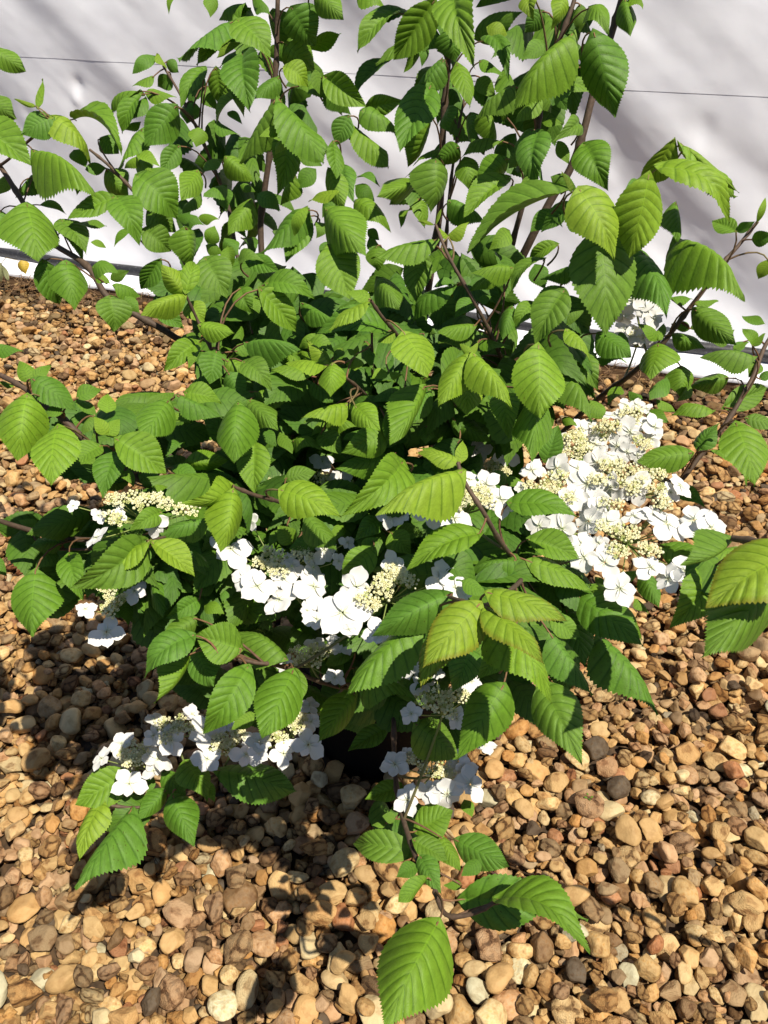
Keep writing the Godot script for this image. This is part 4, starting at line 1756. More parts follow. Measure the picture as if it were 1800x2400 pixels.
	sl(20,-152,486,344,-164,480,361,26,84,47,12,0)
	sl(24,-235,692,345,-239,683,362,14,85,50,10,0)
	sl(24,-207,651,332,-184,645,342,9,94,34,13,0)
	sl(24,-168,639,326,-189,637,338,18,89,43,13,0)
	sl(25,-448,604,237,-431,584,246,46,66,59,18,0)
	lf(20,-83,628,420,-133,632,386,16,98,-10,40,0)
	lf(19,-65,728,321,-33,717,364,2,97,25,31,0)
	sl(19,-82,685,310,-98,702,302,13,52,84,22,0)
	sl(19,-93,687,293,-107,684,317,-10,99,7,15,0)
	lf(19,-55,687,305,-86,684,319,20,79,58,19,0)
	lf(19,2,701,341,-30,672,359,-15,63,76,31,0)
	sl(19,-10,687,328,9,697,317,-21,87,44,13,0)
	lf(19,20,691,302,40,679,324,-17,81,57,27,0)
	sl(19,28,683,284,55,681,292,-20,58,79,18,0)
	lf(19,7,691,278,-19,681,303,20,82,53,23,0)
	lf(18,98,760,392,32,739,418,-26,96,14,39,0)
	lf(18,140,704,362,94,689,362,-32,93,19,25,0)
	sl(21,85,713,403,106,706,416,8,93,37,17,0)
	sl(18,131,684,307,104,674,307,-27,77,58,16,0)
	lf(21,67,741,453,1,712,474,-13,77,63,38,0)
	lf(21,84,786,514,40,765,559,-2,91,40,39,2)
	lf(21,72,756,489,40,727,546,-46,87,19,37,2)
	lf(21,91,793,509,148,784,530,11,99,12,34,2)
	lf(21,90,783,516,124,783,572,18,98,-10,33,2)
	lf(21,98,749,503,140,722,555,16,92,36,42,1)
	lf(21,42,713,454,-22,673,507,-42,89,17,46,0)
	lf(20,-9,603,436,42,609,452,-8,99,-13,43,0)
	lf(20,-74,632,439,-95,623,510,30,93,20,46,0)
	lf(20,-73,618,425,-74,609,467,22,96,19,24,0)
	lf(20,-19,542,386,-55,532,443,44,80,41,36,0)
	lf(23,16,405,322,-31,401,353,4,98,18,28,0)
	lf(23,45,538,425,88,512,448,18,80,57,46,0)
	lf(21,117,659,482,76,612,524,-19,75,64,42,0)
	lf(21,89,683,459,72,658,488,1,75,66,31,0)
	lf(21,107,677,429,96,657,457,1,81,58,24,0)
	lf(21,119,698,477,91,681,494,-24,86,46,21,0)
	lf(20,-20,564,347,-52,554,360,-11,88,46,20,0)
	sl(20,-87,573,343,-93,567,353,7,82,57,8,0)
	sl(20,-58,536,343,-33,539,369,-40,87,30,16,0)
	sl(20,-20,535,344,-10,532,366,-2,99,14,11,0)
	sl(19,-32,689,279,-41,682,305,18,93,32,15,0)
	sl(20,-51,573,293,-28,568,313,-31,77,55,18,0)
	sl(20,-110,575,310,-128,582,297,-12,82,55,14,0)
	sl(20,-91,548,292,-64,540,299,21,95,24,15,0)
	sl(20,10,605,317,-10,595,331,-18,91,37,14,0)
	sl(21,64,652,412,56,636,437,18,81,55,16,0)
	sl(18,58,660,300,78,663,288,13,88,45,12,0)
	lf(18,156,704,329,206,695,349,-2,89,45,31,0)
	lf(18,154,698,356,218,673,373,32,93,18,37,0)
	sl(18,178,662,335,188,655,369,12,98,18,17,0)
	sl(18,212,640,334,190,638,349,30,81,51,15,0)
	lf(21,204,663,367,257,651,425,-31,84,45,46,0)
	lf(18,223,641,333,281,600,366,37,84,41,42,0)
	lf(18,231,616,376,283,569,439,49,84,22,54,0)
	lf(21,165,683,421,193,670,432,18,84,52,22,0)
	lf(21,162,686,446,196,652,486,43,84,34,35,0)
	lf(18,198,637,361,208,617,420,-10,94,33,40,0)
	lf(21,180,642,412,182,618,459,-15,88,44,35,0)
	lf(21,153,656,479,177,637,549,-32,88,34,42,0)
	lf(11,309,665,291,347,666,333,-34,90,28,32,0)
	lf(27,268,819,-489,221,816,-461,48,32,81,23,0)
	lf(11,322,579,230,332,560,275,-18,89,42,27,0)
	lf(27,267,772,-505,230,743,-469,9,72,68,37,0)
	lf(27,284,856,-430,219,826,-404,-38,92,14,57,2)
	lf(27,288,821,-442,210,809,-374,19,90,39,42,0)
	lf(27,313,764,-548,266,761,-530,-3,100,6,23,0)
	sl(11,296,616,276,272,612,274,-20,97,17,13,0)
	sl(11,312,551,250,328,538,261,27,77,58,12,0)
	sl(18,148,669,317,158,665,341,-16,96,23,15,0)
	sl(18,178,657,280,162,665,266,-15,74,66,14,0)
	sl(18,249,612,280,260,606,293,-12,87,48,10,0)
	lf(22,-306,350,347,-364,336,383,15,82,55,48,0)
	lf(22,-332,337,380,-347,310,440,-32,89,32,40,1)
	lf(22,-293,339,392,-328,344,493,-25,96,-14,62,0)
	lf(22,-257,341,366,-284,335,403,46,77,45,27,0)
	lf(22,-245,344,376,-212,319,429,9,92,38,41,0)
	lf(22,-268,334,333,-234,328,365,6,99,13,28,0)
	lf(22,-235,361,339,-202,343,383,41,91,6,43,0)
	sl(22,-215,323,341,-200,314,364,9,94,34,15,0)
	lf(22,-201,336,332,-101,298,337,35,93,14,58,0)
	sl(22,-286,320,331,-291,310,352,16,88,45,16,0)
	lf(23,34,414,411,-9,411,426,2,98,21,25,0)
	lf(23,43,427,500,-21,403,475,-45,84,30,33,0)
	lf(23,45,427,476,85,445,463,-34,91,24,38,0)
	lf(23,42,456,504,75,453,524,5,99,9,26,0)
	lf(23,71,440,491,89,432,523,14,97,19,22,0)
	lf(23,92,383,459,146,389,493,-36,83,42,39,0)
	lf(23,48,461,525,67,454,559,-33,87,37,23,0)
	sl(23,45,454,531,24,451,540,-9,100,3,18,0)
	lf(23,54,464,548,25,464,572,54,52,66,20,0)
	sl(23,24,438,468,10,443,468,29,84,45,12,0)
	sl(23,14,425,465,-1,423,466,-13,95,29,8,0)
	lf(23,87,447,560,184,450,554,3,68,74,51,0)
	lf(23,112,506,592,180,524,646,6,92,-39,51,0)
	lf(23,152,466,571,203,448,581,37,77,-51,29,0)
	sl(23,117,444,563,139,441,576,-36,62,70,15,0)
	sl(23,88,439,542,70,440,542,6,67,74,10,0)
	sl(23,111,421,505,91,414,518,-15,95,26,16,0)
	lf(23,58,509,614,12,508,696,7,100,6,65,0)
	sl(23,101,419,433,108,416,452,-6,99,15,14,0)
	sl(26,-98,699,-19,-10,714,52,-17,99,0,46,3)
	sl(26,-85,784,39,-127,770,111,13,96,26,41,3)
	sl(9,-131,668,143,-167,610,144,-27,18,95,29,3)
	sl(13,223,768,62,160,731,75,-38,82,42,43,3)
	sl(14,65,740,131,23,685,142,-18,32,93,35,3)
	sl(9,-183,520,177,-189,496,241,84,49,26,33,3)
	sl(19,-56,634,139,-59,581,181,29,59,76,42,3)
	sl(18,57,605,351,-15,591,363,-21,97,-13,42,3)
	sl(19,44,674,239,13,605,234,67,-25,-70,33,3)
	sl(26,-102,741,43,-123,698,67,1,49,87,30,3)
	sl(15,38,818,68,-34,788,85,-19,78,59,37,3)
	sl(14,147,648,159,99,627,209,18,83,53,40,3)
	sl(25,-242,630,217,-206,587,233,14,45,88,36,3)
	sl(21,112,682,372,180,685,426,-15,98,14,40,3)
	sl(14,94,784,152,58,755,216,-16,93,33,31,3)
	sl(26,-24,807,21,24,787,104,-45,77,45,37,3)
	sl(24,-168,640,252,-86,638,267,0,99,15,38,3)
	sl(3,126,852,-67,97,821,18,19,90,39,37,3)
	sl(13,211,694,10,239,742,-39,-8,73,68,36,3)
	sl(20,-21,505,243,-94,523,296,21,98,-3,51,3)
	sl(5,-143,801,-139,-197,829,-100,63,14,76,36,3)
	sl(26,-120,752,-89,-68,722,-46,46,89,7,39,3)
	sl(9,-147,555,181,-109,535,242,35,93,9,31,3)
	sl(19,13,654,244,23,618,307,20,86,47,39,3)
	sl(20,-30,468,244,28,430,250,44,75,49,41,3)
	sl(5,-143,816,-141,-186,795,-56,11,95,29,42,3)
	sl(19,-28,675,212,-18,641,276,31,86,41,32,3)
	sl(20,27,514,264,80,518,328,-9,100,1,45,3)
	sl(24,-166,611,225,-192,599,299,54,78,32,39,3)
	sl(21,57,641,373,61,627,441,-51,83,21,38,3)
	sl(5,-76,806,-135,-135,756,-106,-17,64,75,43,3)
	sl(12,261,727,11,198,662,-11,-73,68,8,53,3)
	sl(19,-5,591,110,-5,561,183,4,92,39,43,3)
	sl(15,65,723,97,1,695,141,27,58,77,37,3)
	sl(15,35,826,76,42,782,118,2,68,73,37,3)
	sl(6,-195,798,-146,-192,746,-126,75,27,60,30,3)
	sl(19,-71,693,215,-113,684,291,60,68,42,35,3)
	sl(19,-67,668,218,-154,680,213,1,48,88,41,3)
	sl(24,-137,578,262,-149,565,328,-5,98,20,37,3)
	sl(20,50,577,337,-38,622,390,48,88,4,43,3)
	sl(26,-104,804,-4,-103,844,-51,60,60,52,26,3)
	sl(20,-76,481,228,-77,446,289,55,72,43,39,3)
	sl(13,184,809,114,231,801,187,-55,71,43,41,3)
	sl(16,9,782,79,15,752,162,-19,92,34,35,3)
	sl(9,-186,577,177,-157,494,188,77,34,54,36,3)
	sl(10,-148,864,-54,-186,839,35,68,57,46,36,3)
	sl(18,126,615,306,165,594,353,10,94,32,36,3)
	sl(15,81,747,67,48,708,94,-33,71,62,27,3)
	sl(13,116,791,99,58,781,171,6,98,18,36,3)
	sl(18,128,622,337,55,644,388,40,90,16,41,3)
	sl(19,-96,636,241,-155,646,287,16,99,-1,36,3)
	sl(6,-237,809,-206,-254,749,-206,-36,9,93,30,3)
	sl(13,199,608,94,175,582,145,46,68,57,34,3)
	sl(26,-60,781,-60,-61,735,-6,-19,75,63,34,3)
	sl(13,223,776,72,202,711,93,16,26,95,34,3)
	sl(14,44,690,212,-16,668,262,-8,94,32,40,3)
	sl(26,-33,770,-17,-36,733,57,-11,89,44,35,3)
	sl(9,-226,663,227,-208,611,279,-15,68,72,42,3)
	sl(21,120,633,383,72,635,436,-2,100,-5,33,3)
	sl(15,77,806,33,23,774,47,-31,78,55,30,3)
	sl(13,233,770,79,260,722,93,-4,26,97,28,3)
	sl(20,-4,519,307,41,467,330,39,64,67,36,3)
	sl(14,123,626,167,148,609,244,-25,93,28,36,3)
	sl(14,58,714,202,112,723,255,-40,88,26,33,3)
	sl(9,-190,599,177,-196,576,231,-19,91,37,25,3)
	sl(26,-102,729,-16,-119,680,15,-50,59,64,31,3)
	sl(19,-67,655,170,8,636,175,21,93,31,36,3)
	sl(26,-45,757,27,-101,723,77,-25,91,33,49,3)
	sl(26,-54,759,134,31,736,94,38,87,30,39,3)
	sl(14,53,673,237,64,656,301,14,96,23,34,3)
	sl(9,-166,533,200,-129,488,222,70,68,23,35,3)
	sl(26,-147,637,80,-73,607,62,43,80,42,44,3)
	sl(15,77,791,-67,154,780,-12,-7,95,29,41,3)
	sl(26,-110,800,-10,-80,773,52,-42,74,53,32,3)
	sl(13,150,796,102,143,765,191,-68,71,20,40,3)
	sl(9,-152,687,175,-134,627,192,74,38,56,29,3)
	sl(15,61,780,122,21,721,108,-74,38,56,28,3)
	sl(2,101,843,-134,124,786,-85,43,69,59,36,3)
	sl(9,-115,668,172,-189,650,169,-14,43,89,34,3)
	sl(9,-218,679,138,-158,654,152,21,82,54,37,3)
	sl(17,-34,718,103,40,715,133,-7,96,28,47,3)
	sl(24,-157,715,241,-235,744,281,45,85,28,52,3)
	sl(3,130,858,-95,205,846,-80,-14,29,95,43,3)
	sl(26,-94,675,122,-180,663,152,-4,96,28,57,3)
	sl(17,-35,751,151,30,778,193,-41,91,5,34,3)
	sl(15,28,852,-15,49,818,80,39,89,24,39,3)
	sl(14,3,609,111,24,587,193,-49,80,34,44,3)
	sl(18,209,563,235,167,532,274,29,58,76,30,3)
	sl(13,81,853,-42,144,840,-9,-33,45,83,39,3)
	sl(6,-213,819,-171,-165,768,-131,33,75,58,50,3)
	sl(19,-60,593,227,-101,579,296,12,96,27,38,3)
	sl(18,107,641,340,124,594,381,-21,60,77,37,3)
	sl(19,-23,595,256,-86,572,287,-8,88,48,42,3)
	sl(13,149,772,15,180,752,91,-74,52,43,34,3)
	sl(19,1,567,173,37,536,216,61,79,8,33,3)
	sl(13,235,754,28,268,740,100,-22,93,29,41,3)
	sl(19,-61,569,199,-118,533,241,7,71,71,42,3)
	sl(18,133,624,320,74,610,380,15,92,36,40,3)
	sl(14,121,716,190,105,683,242,50,64,57,27,3)
	sl(24,-156,674,290,-161,645,343,20,86,48,36,3)
	sl(14,113,696,138,58,625,119,-25,41,-88,39,3)
	sl(14,94,695,207,154,694,253,-24,91,33,33,3)
	sl(19,-79,656,238,-114,629,273,29,60,75,35,3)
	sl(16,-8,611,109,63,533,88,59,34,73,47,3)
	sl(13,171,797,9,149,753,59,9,72,68,34,3)
	sl(7,-251,783,-111,-237,752,-30,-33,86,39,32,3)
	sl(13,128,724,72,86,706,147,-50,86,-8,41,3)
	sl(9,-197,669,222,-116,671,290,-6,100,5,38,3)
	sl(14,65,650,183,22,626,236,-28,94,19,34,3)
	sl(14,77,598,170,43,583,229,37,83,42,36,3)
	sl(3,219,799,-57,217,770,17,-9,93,35,36,3)
	sl(13,104,730,33,35,720,109,37,81,45,46,3)
	sl(7,-212,824,-109,-135,799,-102,10,55,83,46,3)
	sl(1,25,808,-100,-17,767,-58,29,52,80,39,3)
	sl(24,-185,610,251,-255,607,294,12,96,26,44,3)
	sl(14,56,594,122,-13,565,80,-51,82,28,38,3)
	sl(9,-210,652,209,-192,629,294,-8,96,28,34,3)
	sl(16,-23,681,38,31,650,44,16,44,88,34,3)
	sl(26,-43,678,69,-83,606,61,-18,-2,98,31,3)
	sl(10,-211,792,47,-157,780,112,31,95,-8,34,3)
	sl(9,-126,569,205,-169,535,239,36,39,85,37,3)
	sl(19,16,582,273,50,531,315,14,69,71,46,3)
	sl(13,224,845,41,259,796,55,4,30,95,33,3)
	sl(26,-89,696,88,-95,619,91,-12,4,99,41,3)
	sl(14,54,636,141,-19,604,154,2,35,94,37,3)
	sl(19,-43,627,257,1,601,294,27,91,32,29,3)
	sl(9,-148,607,169,-148,590,230,64,74,20,25,3)
	sl(18,188,605,242,162,581,314,-58,81,6,43,3)
	sl(26,-106,631,38,-162,635,103,69,45,57,34,3)
	sl(10,-170,697,112,-155,656,174,54,76,37,33,3)
	sl(15,59,817,56,56,772,112,-5,78,62,41,3)
	sl(1,59,808,-118,67,775,-58,39,83,41,26,3)
	sl(15,66,797,62,150,738,27,59,80,5,47,3)
	sl(13,167,713,136,97,765,142,57,72,39,45,3)
	sl(26,-105,777,-66,-170,727,-90,-64,62,45,41,3)
	sl(10,-190,761,-9,-231,738,29,26,68,69,31,3)
	sl(18,214,557,224,164,550,275,-9,99,6,37,3)
	sl(15,95,784,114,95,745,188,-14,88,45,44,3)
	sl(17,8,726,113,-62,700,75,-47,82,33,41,3)
	sl(20,34,501,261,99,513,320,-32,93,17,40,3)
	sl(15,34,806,-29,47,738,-7,-47,19,86,37,3)
	sl(18,61,653,315,107,644,377,8,99,10,33,3)
	sl(14,40,715,196,77,697,280,5,98,19,43,3)
	sl(20,19,545,279,-47,540,250,-29,80,52,41,3)
	sl(9,-212,612,222,-147,577,230,47,88,12,35,3)
	sl(26,-97,802,-6,-5,791,-24,18,89,42,43,3)
	sl(15,63,796,-25,14,747,7,-34,73,60,36,3)
	sl(5,-124,799,-107,-170,721,-122,-37,5,93,47,3)
	sl(20,-60,512,287,-4,490,331,11,94,32,38,3)
	sl(13,210,728,95,156,701,166,-38,92,8,48,3)
	sl(13,114,702,44,54,674,66,-32,90,29,39,3)
	sl(26,-99,710,169,-141,674,213,23,64,73,43,3)
	sl(18,146,610,344,102,606,402,-3,100,4,36,3)
	sl(26,-161,657,21,-129,631,69,-28,76,58,28,3)
	sl(24,-177,542,240,-128,509,277,27,88,40,38,3)
	sl(17,-23,751,105,-32,720,160,-16,88,45,34,3)
	sl(14,107,698,153,43,693,170,-1,98,19,30,3)
	sl(7,-208,813,-62,-292,827,-34,25,92,31,57,3)
	sl(19,-70,667,154,-43,632,206,40,84,37,30,3)
	sl(20,57,551,331,62,506,379,38,69,61,31,3)
	sl(16,-7,745,-22,8,716,62,26,93,28,32,3)
	sl(12,285,750,0,231,688,-4,-69,57,44,51,3)
	sl(18,126,655,267,184,677,317,-49,85,20,44,3)
	sl(9,-204,651,228,-230,614,277,26,70,67,42,3)
	sl(16,-12,802,10,-76,777,69,44,55,71,43,3)
	sl(10,-145,828,-43,-147,778,19,-24,76,60,38,3)
	sl(24,-143,624,264,-220,631,263,7,94,34,36,3)
	sl(9,-116,586,206,-178,548,247,11,63,77,44,3)
	sl(19,-68,680,219,-90,658,279,49,75,45,28,3)
	sl(13,160,736,34,78,733,83,47,33,82,43,3)
	sl(26,-77,723,129,-24,743,91,-38,92,-4,36,3)
	sl(26,-103,757,37,-198,745,-10,-40,67,62,48,3)
	sl(26,-124,700,50,-112,671,135,-32,89,34,43,3)
	sl(5,-111,826,-109,-104,768,-68,11,59,80,44,3)
	sl(14,30,726,179,-28,682,212,-42,83,38,41,3)
	sl(20,-63,538,312,-36,530,369,10,99,9,34,3)
	sl(10,-152,721,105,-88,709,188,-33,86,39,49,3)
	sl(26,-102,796,-56,-55,760,-23,22,80,55,31,3)
	sl(26,-90,678,68,-165,698,88,31,93,22,49,3)
	sl(26,-111,822,25,-89,787,103,-85,35,40,38,3)
	sl(18,100,596,283,54,560,335,-11,86,51,48,3)
	sl(15,72,697,41,34,679,115,37,84,40,31,3)
	sl(19,-76,582,231,-170,557,171,-31,95,8,39,3)
	sl(13,169,672,66,116,645,92,-30,90,31,33,3)
	sl(24,-217,658,292,-173,629,324,-20,58,79,31,3)
	sl(14,96,738,195,50,704,224,-19,77,61,36,3)
	sl(15,36,829,10,58,757,21,53,28,80,35,3)
	sl(15,3,814,43,-31,783,126,30,85,45,42,3)
	sl(15,17,810,38,3,783,114,76,56,33,37,3)
	sl(24,-157,596,297,-70,581,277,27,78,56,46,3)
	sl(26,-85,650,123,-124,619,163,-26,86,43,40,3)
	sl(2,133,844,-155,189,792,-177,48,14,87,33,3)
	sl(25,-259,610,222,-224,585,267,10,90,43,32,3)
	sl(18,118,679,324,119,664,383,41,89,22,24,3)
	sl(24,-154,571,251,-116,541,295,-21,71,67,40,3)
	sl(18,150,574,321,120,530,342,-35,59,72,31,3)
	sl(13,125,729,-3,89,662,-15,-80,34,50,31,3)
	sl(7,-242,829,-91,-286,807,-18,58,62,53,39,3)
	sl(16,-23,689,21,-39,640,68,15,66,74,38,3)
	sl(14,161,629,127,96,602,167,-16,92,36,40,3)
	sl(24,-135,596,236,-60,600,312,-46,79,41,52,3)
	sl(13,118,778,-27,95,732,-7,-85,50,19,34,3)
	sl(26,-62,817,-40,-11,760,-37,60,57,57,46,3)
	sl(19,-12,663,204,49,660,280,-69,45,57,50,3)
	sl(18,97,674,357,175,683,370,-13,99,9,42,3)
	sl(18,107,698,246,99,672,313,35,86,38,35,3)
	sl(14,110,730,194,38,672,162,-68,64,37,38,3)
	sl(9,-235,650,173,-143,655,191,-19,43,88,42,3)
	sl(26,-56,701,119,-83,666,176,44,66,60,32,3)
	sl(16,-25,795,87,-14,750,156,1,84,54,42,3)
	sl(20,62,534,331,61,521,394,-6,98,20,30,3)
	sl(9,-259,673,298,-243,595,295,-14,-6,99,33,3)
	sl(9,-256,666,258,-264,648,334,-51,85,14,42,3)
	sl(24,-214,585,275,-154,576,327,-31,81,50,38,3)
	sl(14,26,642,109,-36,629,170,8,96,27,37,3)
	sl(10,-144,718,165,-125,680,217,20,82,53,39,3)
	sl(9,-154,675,203,-100,646,243,5,84,54,36,3)
	sl(10,-165,753,11,-195,703,35,-13,49,86,32,3)
	sl(26,-41,703,83,29,692,133,-50,38,78,41,3)
	sl(18,53,660,346,13,579,349,-79,41,46,40,3)
	sl(15,24,796,66,46,766,157,-43,82,38,35,3)
	sl(18,127,687,255,151,671,331,-11,97,24,42,3)
	sl(24,-196,647,268,-227,642,329,71,57,41,35,3)
	sl(26,-51,689,54,28,631,18,65,59,48,39,3)
	sl(16,-19,705,28,-104,695,66,6,92,38,43,3)
	sl(15,57,827,106,-36,804,96,-25,96,15,57,3)
	sl(24,-142,653,228,-169,615,288,41,67,62,39,3)
	sl(20,23,463,245,-26,457,299,0,99,11,31,3)
	sl(9,-110,563,146,-181,588,207,43,89,13,40,3)
	sl(5,-129,809,-91,-186,843,-51,66,31,68,40,3)
	sl(24,-145,674,233,-204,688,296,52,80,31,44,3)
	sl(20,-20,463,196,-81,493,236,56,78,28,34,3)
	sl(14,60,666,167,-24,629,146,-24,0,97,52,3)
	sl(20,-95,483,217,-31,528,235,-59,81,9,37,3)
	sl(9,-213,544,222,-166,500,270,40,83,37,44,3)
	sl(13,97,869,-45,37,816,-75,-70,69,20,41,3)
	sl(26,-121,671,75,-185,657,137,13,93,34,40,3)
	sl(14,66,696,200,1,676,221,4,66,75,36,3)
	sl(2,111,824,-103,121,752,-106,32,0,95,38,3)
	sl(9,-128,622,182,-48,595,204,19,88,43,54,3)
	sl(20,-19,450,206,-56,386,213,-38,31,87,37,3)
	sl(26,-91,769,-42,-93,696,-24,49,20,85,35,3)
	sl(10,-162,802,-51,-268,797,-133,-42,76,50,57,3)
	sl(19,12,578,191,-23,547,232,22,68,70,29,3)
	sl(9,-226,587,173,-189,567,253,-49,76,42,41,3)
	sl(24,-148,725,254,-131,684,296,73,62,29,28,3)
	sl(14,139,681,196,159,654,243,3,87,50,34,3)
	sl(19,58,551,180,104,549,245,-26,94,21,42,3)
	sl(24,-130,687,211,-42,705,279,-52,71,48,45,3)
	sl(26,-74,695,61,4,670,62,27,89,38,46,3)
	sl(9,-205,654,114,-172,606,145,42,67,61,31,3)
	sl(3,182,779,-91,176,738,-44,31,70,65,27,3)
	sl(24,-198,621,266,-107,631,322,-47,59,65,46,3)
	sl(15,-1,813,-28,61,784,-2,0,67,74,45,3)
	sl(13,243,818,58,241,758,89,23,45,86,32,3)
	sl(20,-81,545,272,-63,509,324,37,82,44,41,3)
	sl(12,264,798,-16,254,757,19,-55,62,56,33,3)
	sl(10,-202,811,-26,-193,751,-14,4,20,98,35,3)
	sl(18,124,661,358,171,601,388,-16,34,93,40,3)
	sl(26,-151,634,70,-205,610,98,-18,90,40,31,3)
	sl(12,251,802,-37,207,772,55,-30,94,17,42,3)
	sl(18,86,684,368,116,672,449,4,99,13,40,3)
	sl(9,-212,695,257,-125,706,325,-24,96,15,46,3)
	sl(9,-196,563,213,-249,599,245,65,71,28,34,3)
	sl(14,31,602,148,-33,617,145,20,93,30,31,3)
	sl(9,-207,689,251,-237,678,330,67,65,35,35,3)
	sl(26,-152,741,-79,-214,700,-52,-14,68,72,44,3)
	sl(26,-94,824,-70,-149,803,-21,22,78,58,44,3)
	sl(14,111,596,179,72,566,212,-36,86,36,27,3)
	sl(3,118,818,-73,184,821,-1,-71,31,63,44,3)
	sl(26,-50,682,99,-8,615,87,53,18,83,40,3)
	sl(9,-198,659,136,-134,655,204,-1,100,7,32,3)
	sl(14,54,665,208,105,626,225,0,40,92,36,3)
	sl(9,-183,516,216,-128,481,239,26,79,56,42,3)
	sl(21,71,609,382,31,604,445,21,96,20,40,3)
	sl(9,-117,545,205,-85,527,268,-31,86,41,39,3)
	sl(13,111,773,65,99,725,123,-1,77,63,37,3)
	sl(19,-27,633,140,45,633,136,2,98,20,37,3)
	sl(2,43,835,-67,65,776,-27,74,55,39,42,3)
	sl(24,-171,604,305,-101,612,346,-46,57,68,43,3)
	sl(24,-173,595,310,-91,577,263,41,81,42,50,3)
	sl(26,-57,799,23,35,811,30,-14,96,24,43,3)
	sl(20,9,505,295,40,494,359,8,99,13,31,3)
	sl(25,-279,617,234,-320,597,269,26,68,68,31,3)
	sl(14,113,786,145,137,747,202,32,84,43,42,3)
	sl(7,-190,832,-59,-243,794,-29,4,58,82,44,3)
	sl(13,103,851,-20,160,826,18,-7,78,62,44,3)
	sl(15,5,817,29,73,816,81,-58,29,76,41,3)
	sl(10,-146,713,86,-144,687,166,17,94,30,37,3)
	sl(15,56,782,7,43,748,61,41,73,55,26,3)
	sl(19,21,574,235,-25,529,271,-29,76,58,41,3)
	sl(13,176,736,129,149,712,207,-18,96,23,40,3)
	sl(25,-297,551,190,-220,545,198,7,99,12,43,3)
	sl(13,117,780,68,49,774,79,10,54,84,35,3)
	sl(10,-136,717,134,-46,698,110,28,91,32,52,3)
	sl(9,-155,659,171,-158,640,238,-55,81,20,32,3)
	sl(7,-180,788,-100,-216,745,-59,-19,76,62,32,3)
	sl(26,-160,661,73,-182,620,132,13,79,60,37,3)
	sl(2,35,834,-85,-21,804,-81,0,12,99,30,3)
	sl(10,-131,771,61,-121,740,150,-37,86,35,40,3)
	sl(19,-74,640,197,-89,595,249,8,74,67,36,3)
	sl(19,-101,694,232,-79,672,285,-21,86,46,33,3)
	sl(15,8,847,7,25,805,48,16,72,67,30,3)
	sl(26,-181,659,25,-167,613,89,53,74,41,38,3)
	sl(26,-91,729,91,-39,682,131,43,81,40,37,3)
	sl(24,-184,593,229,-221,577,273,14,89,43,33,3)
	sl(14,61,609,148,131,628,180,-43,77,47,46,3)
	sl(18,163,636,277,87,579,246,-65,69,33,39,3)
	sl(26,-36,715,30,18,697,117,8,99,15,38,3)
	sl(18,192,628,284,196,610,345,-5,96,28,35,3)
	sl(18,85,672,295,140,674,371,-16,98,10,46,3)
	sl(20,-26,454,227,-6,435,299,5,97,24,40,3)
	sl(13,188,821,95,237,811,174,38,91,-14,44,3)
	sl(26,-35,800,57,-80,769,88,-15,80,59,32,3)
	sl(26,-80,721,107,-95,698,181,-11,96,27,32,3)
	sl(26,-96,833,-13,-153,838,47,58,64,50,38,3)
	sl(12,248,797,18,157,794,103,31,88,36,46,3)
	sl(14,84,613,210,105,594,295,-53,79,31,48,3)
	sl(24,-235,650,275,-176,617,292,8,56,82,39,3)
	sl(14,82,703,207,41,649,228,-55,63,54,32,3)
	sl(14,101,716,128,96,683,203,-25,89,38,43,3)
	sl(14,37,732,183,116,720,122,62,22,76,42,3)
	sl(15,13,822,102,-62,804,114,-17,93,32,44,3)
	sl(13,109,873,-23,143,818,-3,31,49,81,32,3)
	sl(6,-178,757,-99,-208,737,-25,39,84,38,39,3)
	sl(7,-241,820,-76,-227,784,-25,-37,71,59,31,3)
	sl(5,-129,802,-128,-92,739,-108,51,51,69,48,3)
	sl(16,-17,813,82,-26,728,76,23,-9,97,34,3)
	sl(16,-42,680,67,-43,627,98,-24,49,84,37,3)
	sl(18,142,665,209,130,623,250,-65,62,44,31,3)
	sl(18,97,654,302,130,617,362,-36,70,62,44,3)
	sl(26,-86,739,80,-135,736,142,79,2,62,40,3)
	sl(19,-19,494,204,39,477,250,2,94,33,42,3)
	sl(14,176,616,141,196,602,205,-15,95,26,30,3)
	sl(18,89,635,258,1,630,254,-7,88,47,54,3)
	sl(18,112,644,212,174,641,246,-3,98,17,33,3)
	sl(16,-15,637,71,10,594,119,31,78,54,31,3)
	sl(26,-61,669,41,-109,633,54,23,5,97,37,3)
	sl(15,68,832,0,117,780,25,-4,41,91,39,3)
	sl(19,31,641,219,50,590,242,1,41,91,32,3)
	sl(14,67,612,193,126,600,245,-41,66,63,39,3)
	sl(19,2,670,191,53,656,249,-42,73,54,43,3)
	sl(9,-209,708,195,-162,653,175,77,51,39,33,3)
	sl(18,175,591,188,128,576,269,5,98,20,43,3)
	sl(13,178,722,0,251,690,32,7,78,62,48,3)
	sl(19,-33,572,256,-91,571,312,34,86,37,38,3)
	sl(9,-123,621,117,-166,601,161,38,65,66,35,3)
	sl(19,-59,618,211,-98,598,255,47,56,68,28,3)
	sl(25,-266,630,280,-184,633,280,-1,44,90,38,3)
	sl(15,21,741,21,14,716,92,-15,94,32,32,3)
	sl(14,38,651,134,43,601,172,44,57,69,29,3)
	sl(18,77,568,294,97,506,332,43,57,70,38,3)
	sl(9,-101,605,153,-23,589,197,3,95,30,40,3)
	sl(18,86,563,355,44,562,412,60,65,46,28,3)
	sl(17,0,686,160,59,726,153,-48,77,42,33,3)
	sl(16,22,652,102,32,628,179,35,91,23,30,3)
	sl(19,-48,636,158,-57,609,226,60,71,36,40,3)
	sl(9,-209,626,192,-258,570,215,-47,65,60,34,3)
	sl(19,-5,673,220,-15,649,308,52,81,28,35,3)
	sl(20,53,428,276,-10,429,257,-6,96,29,30,3)
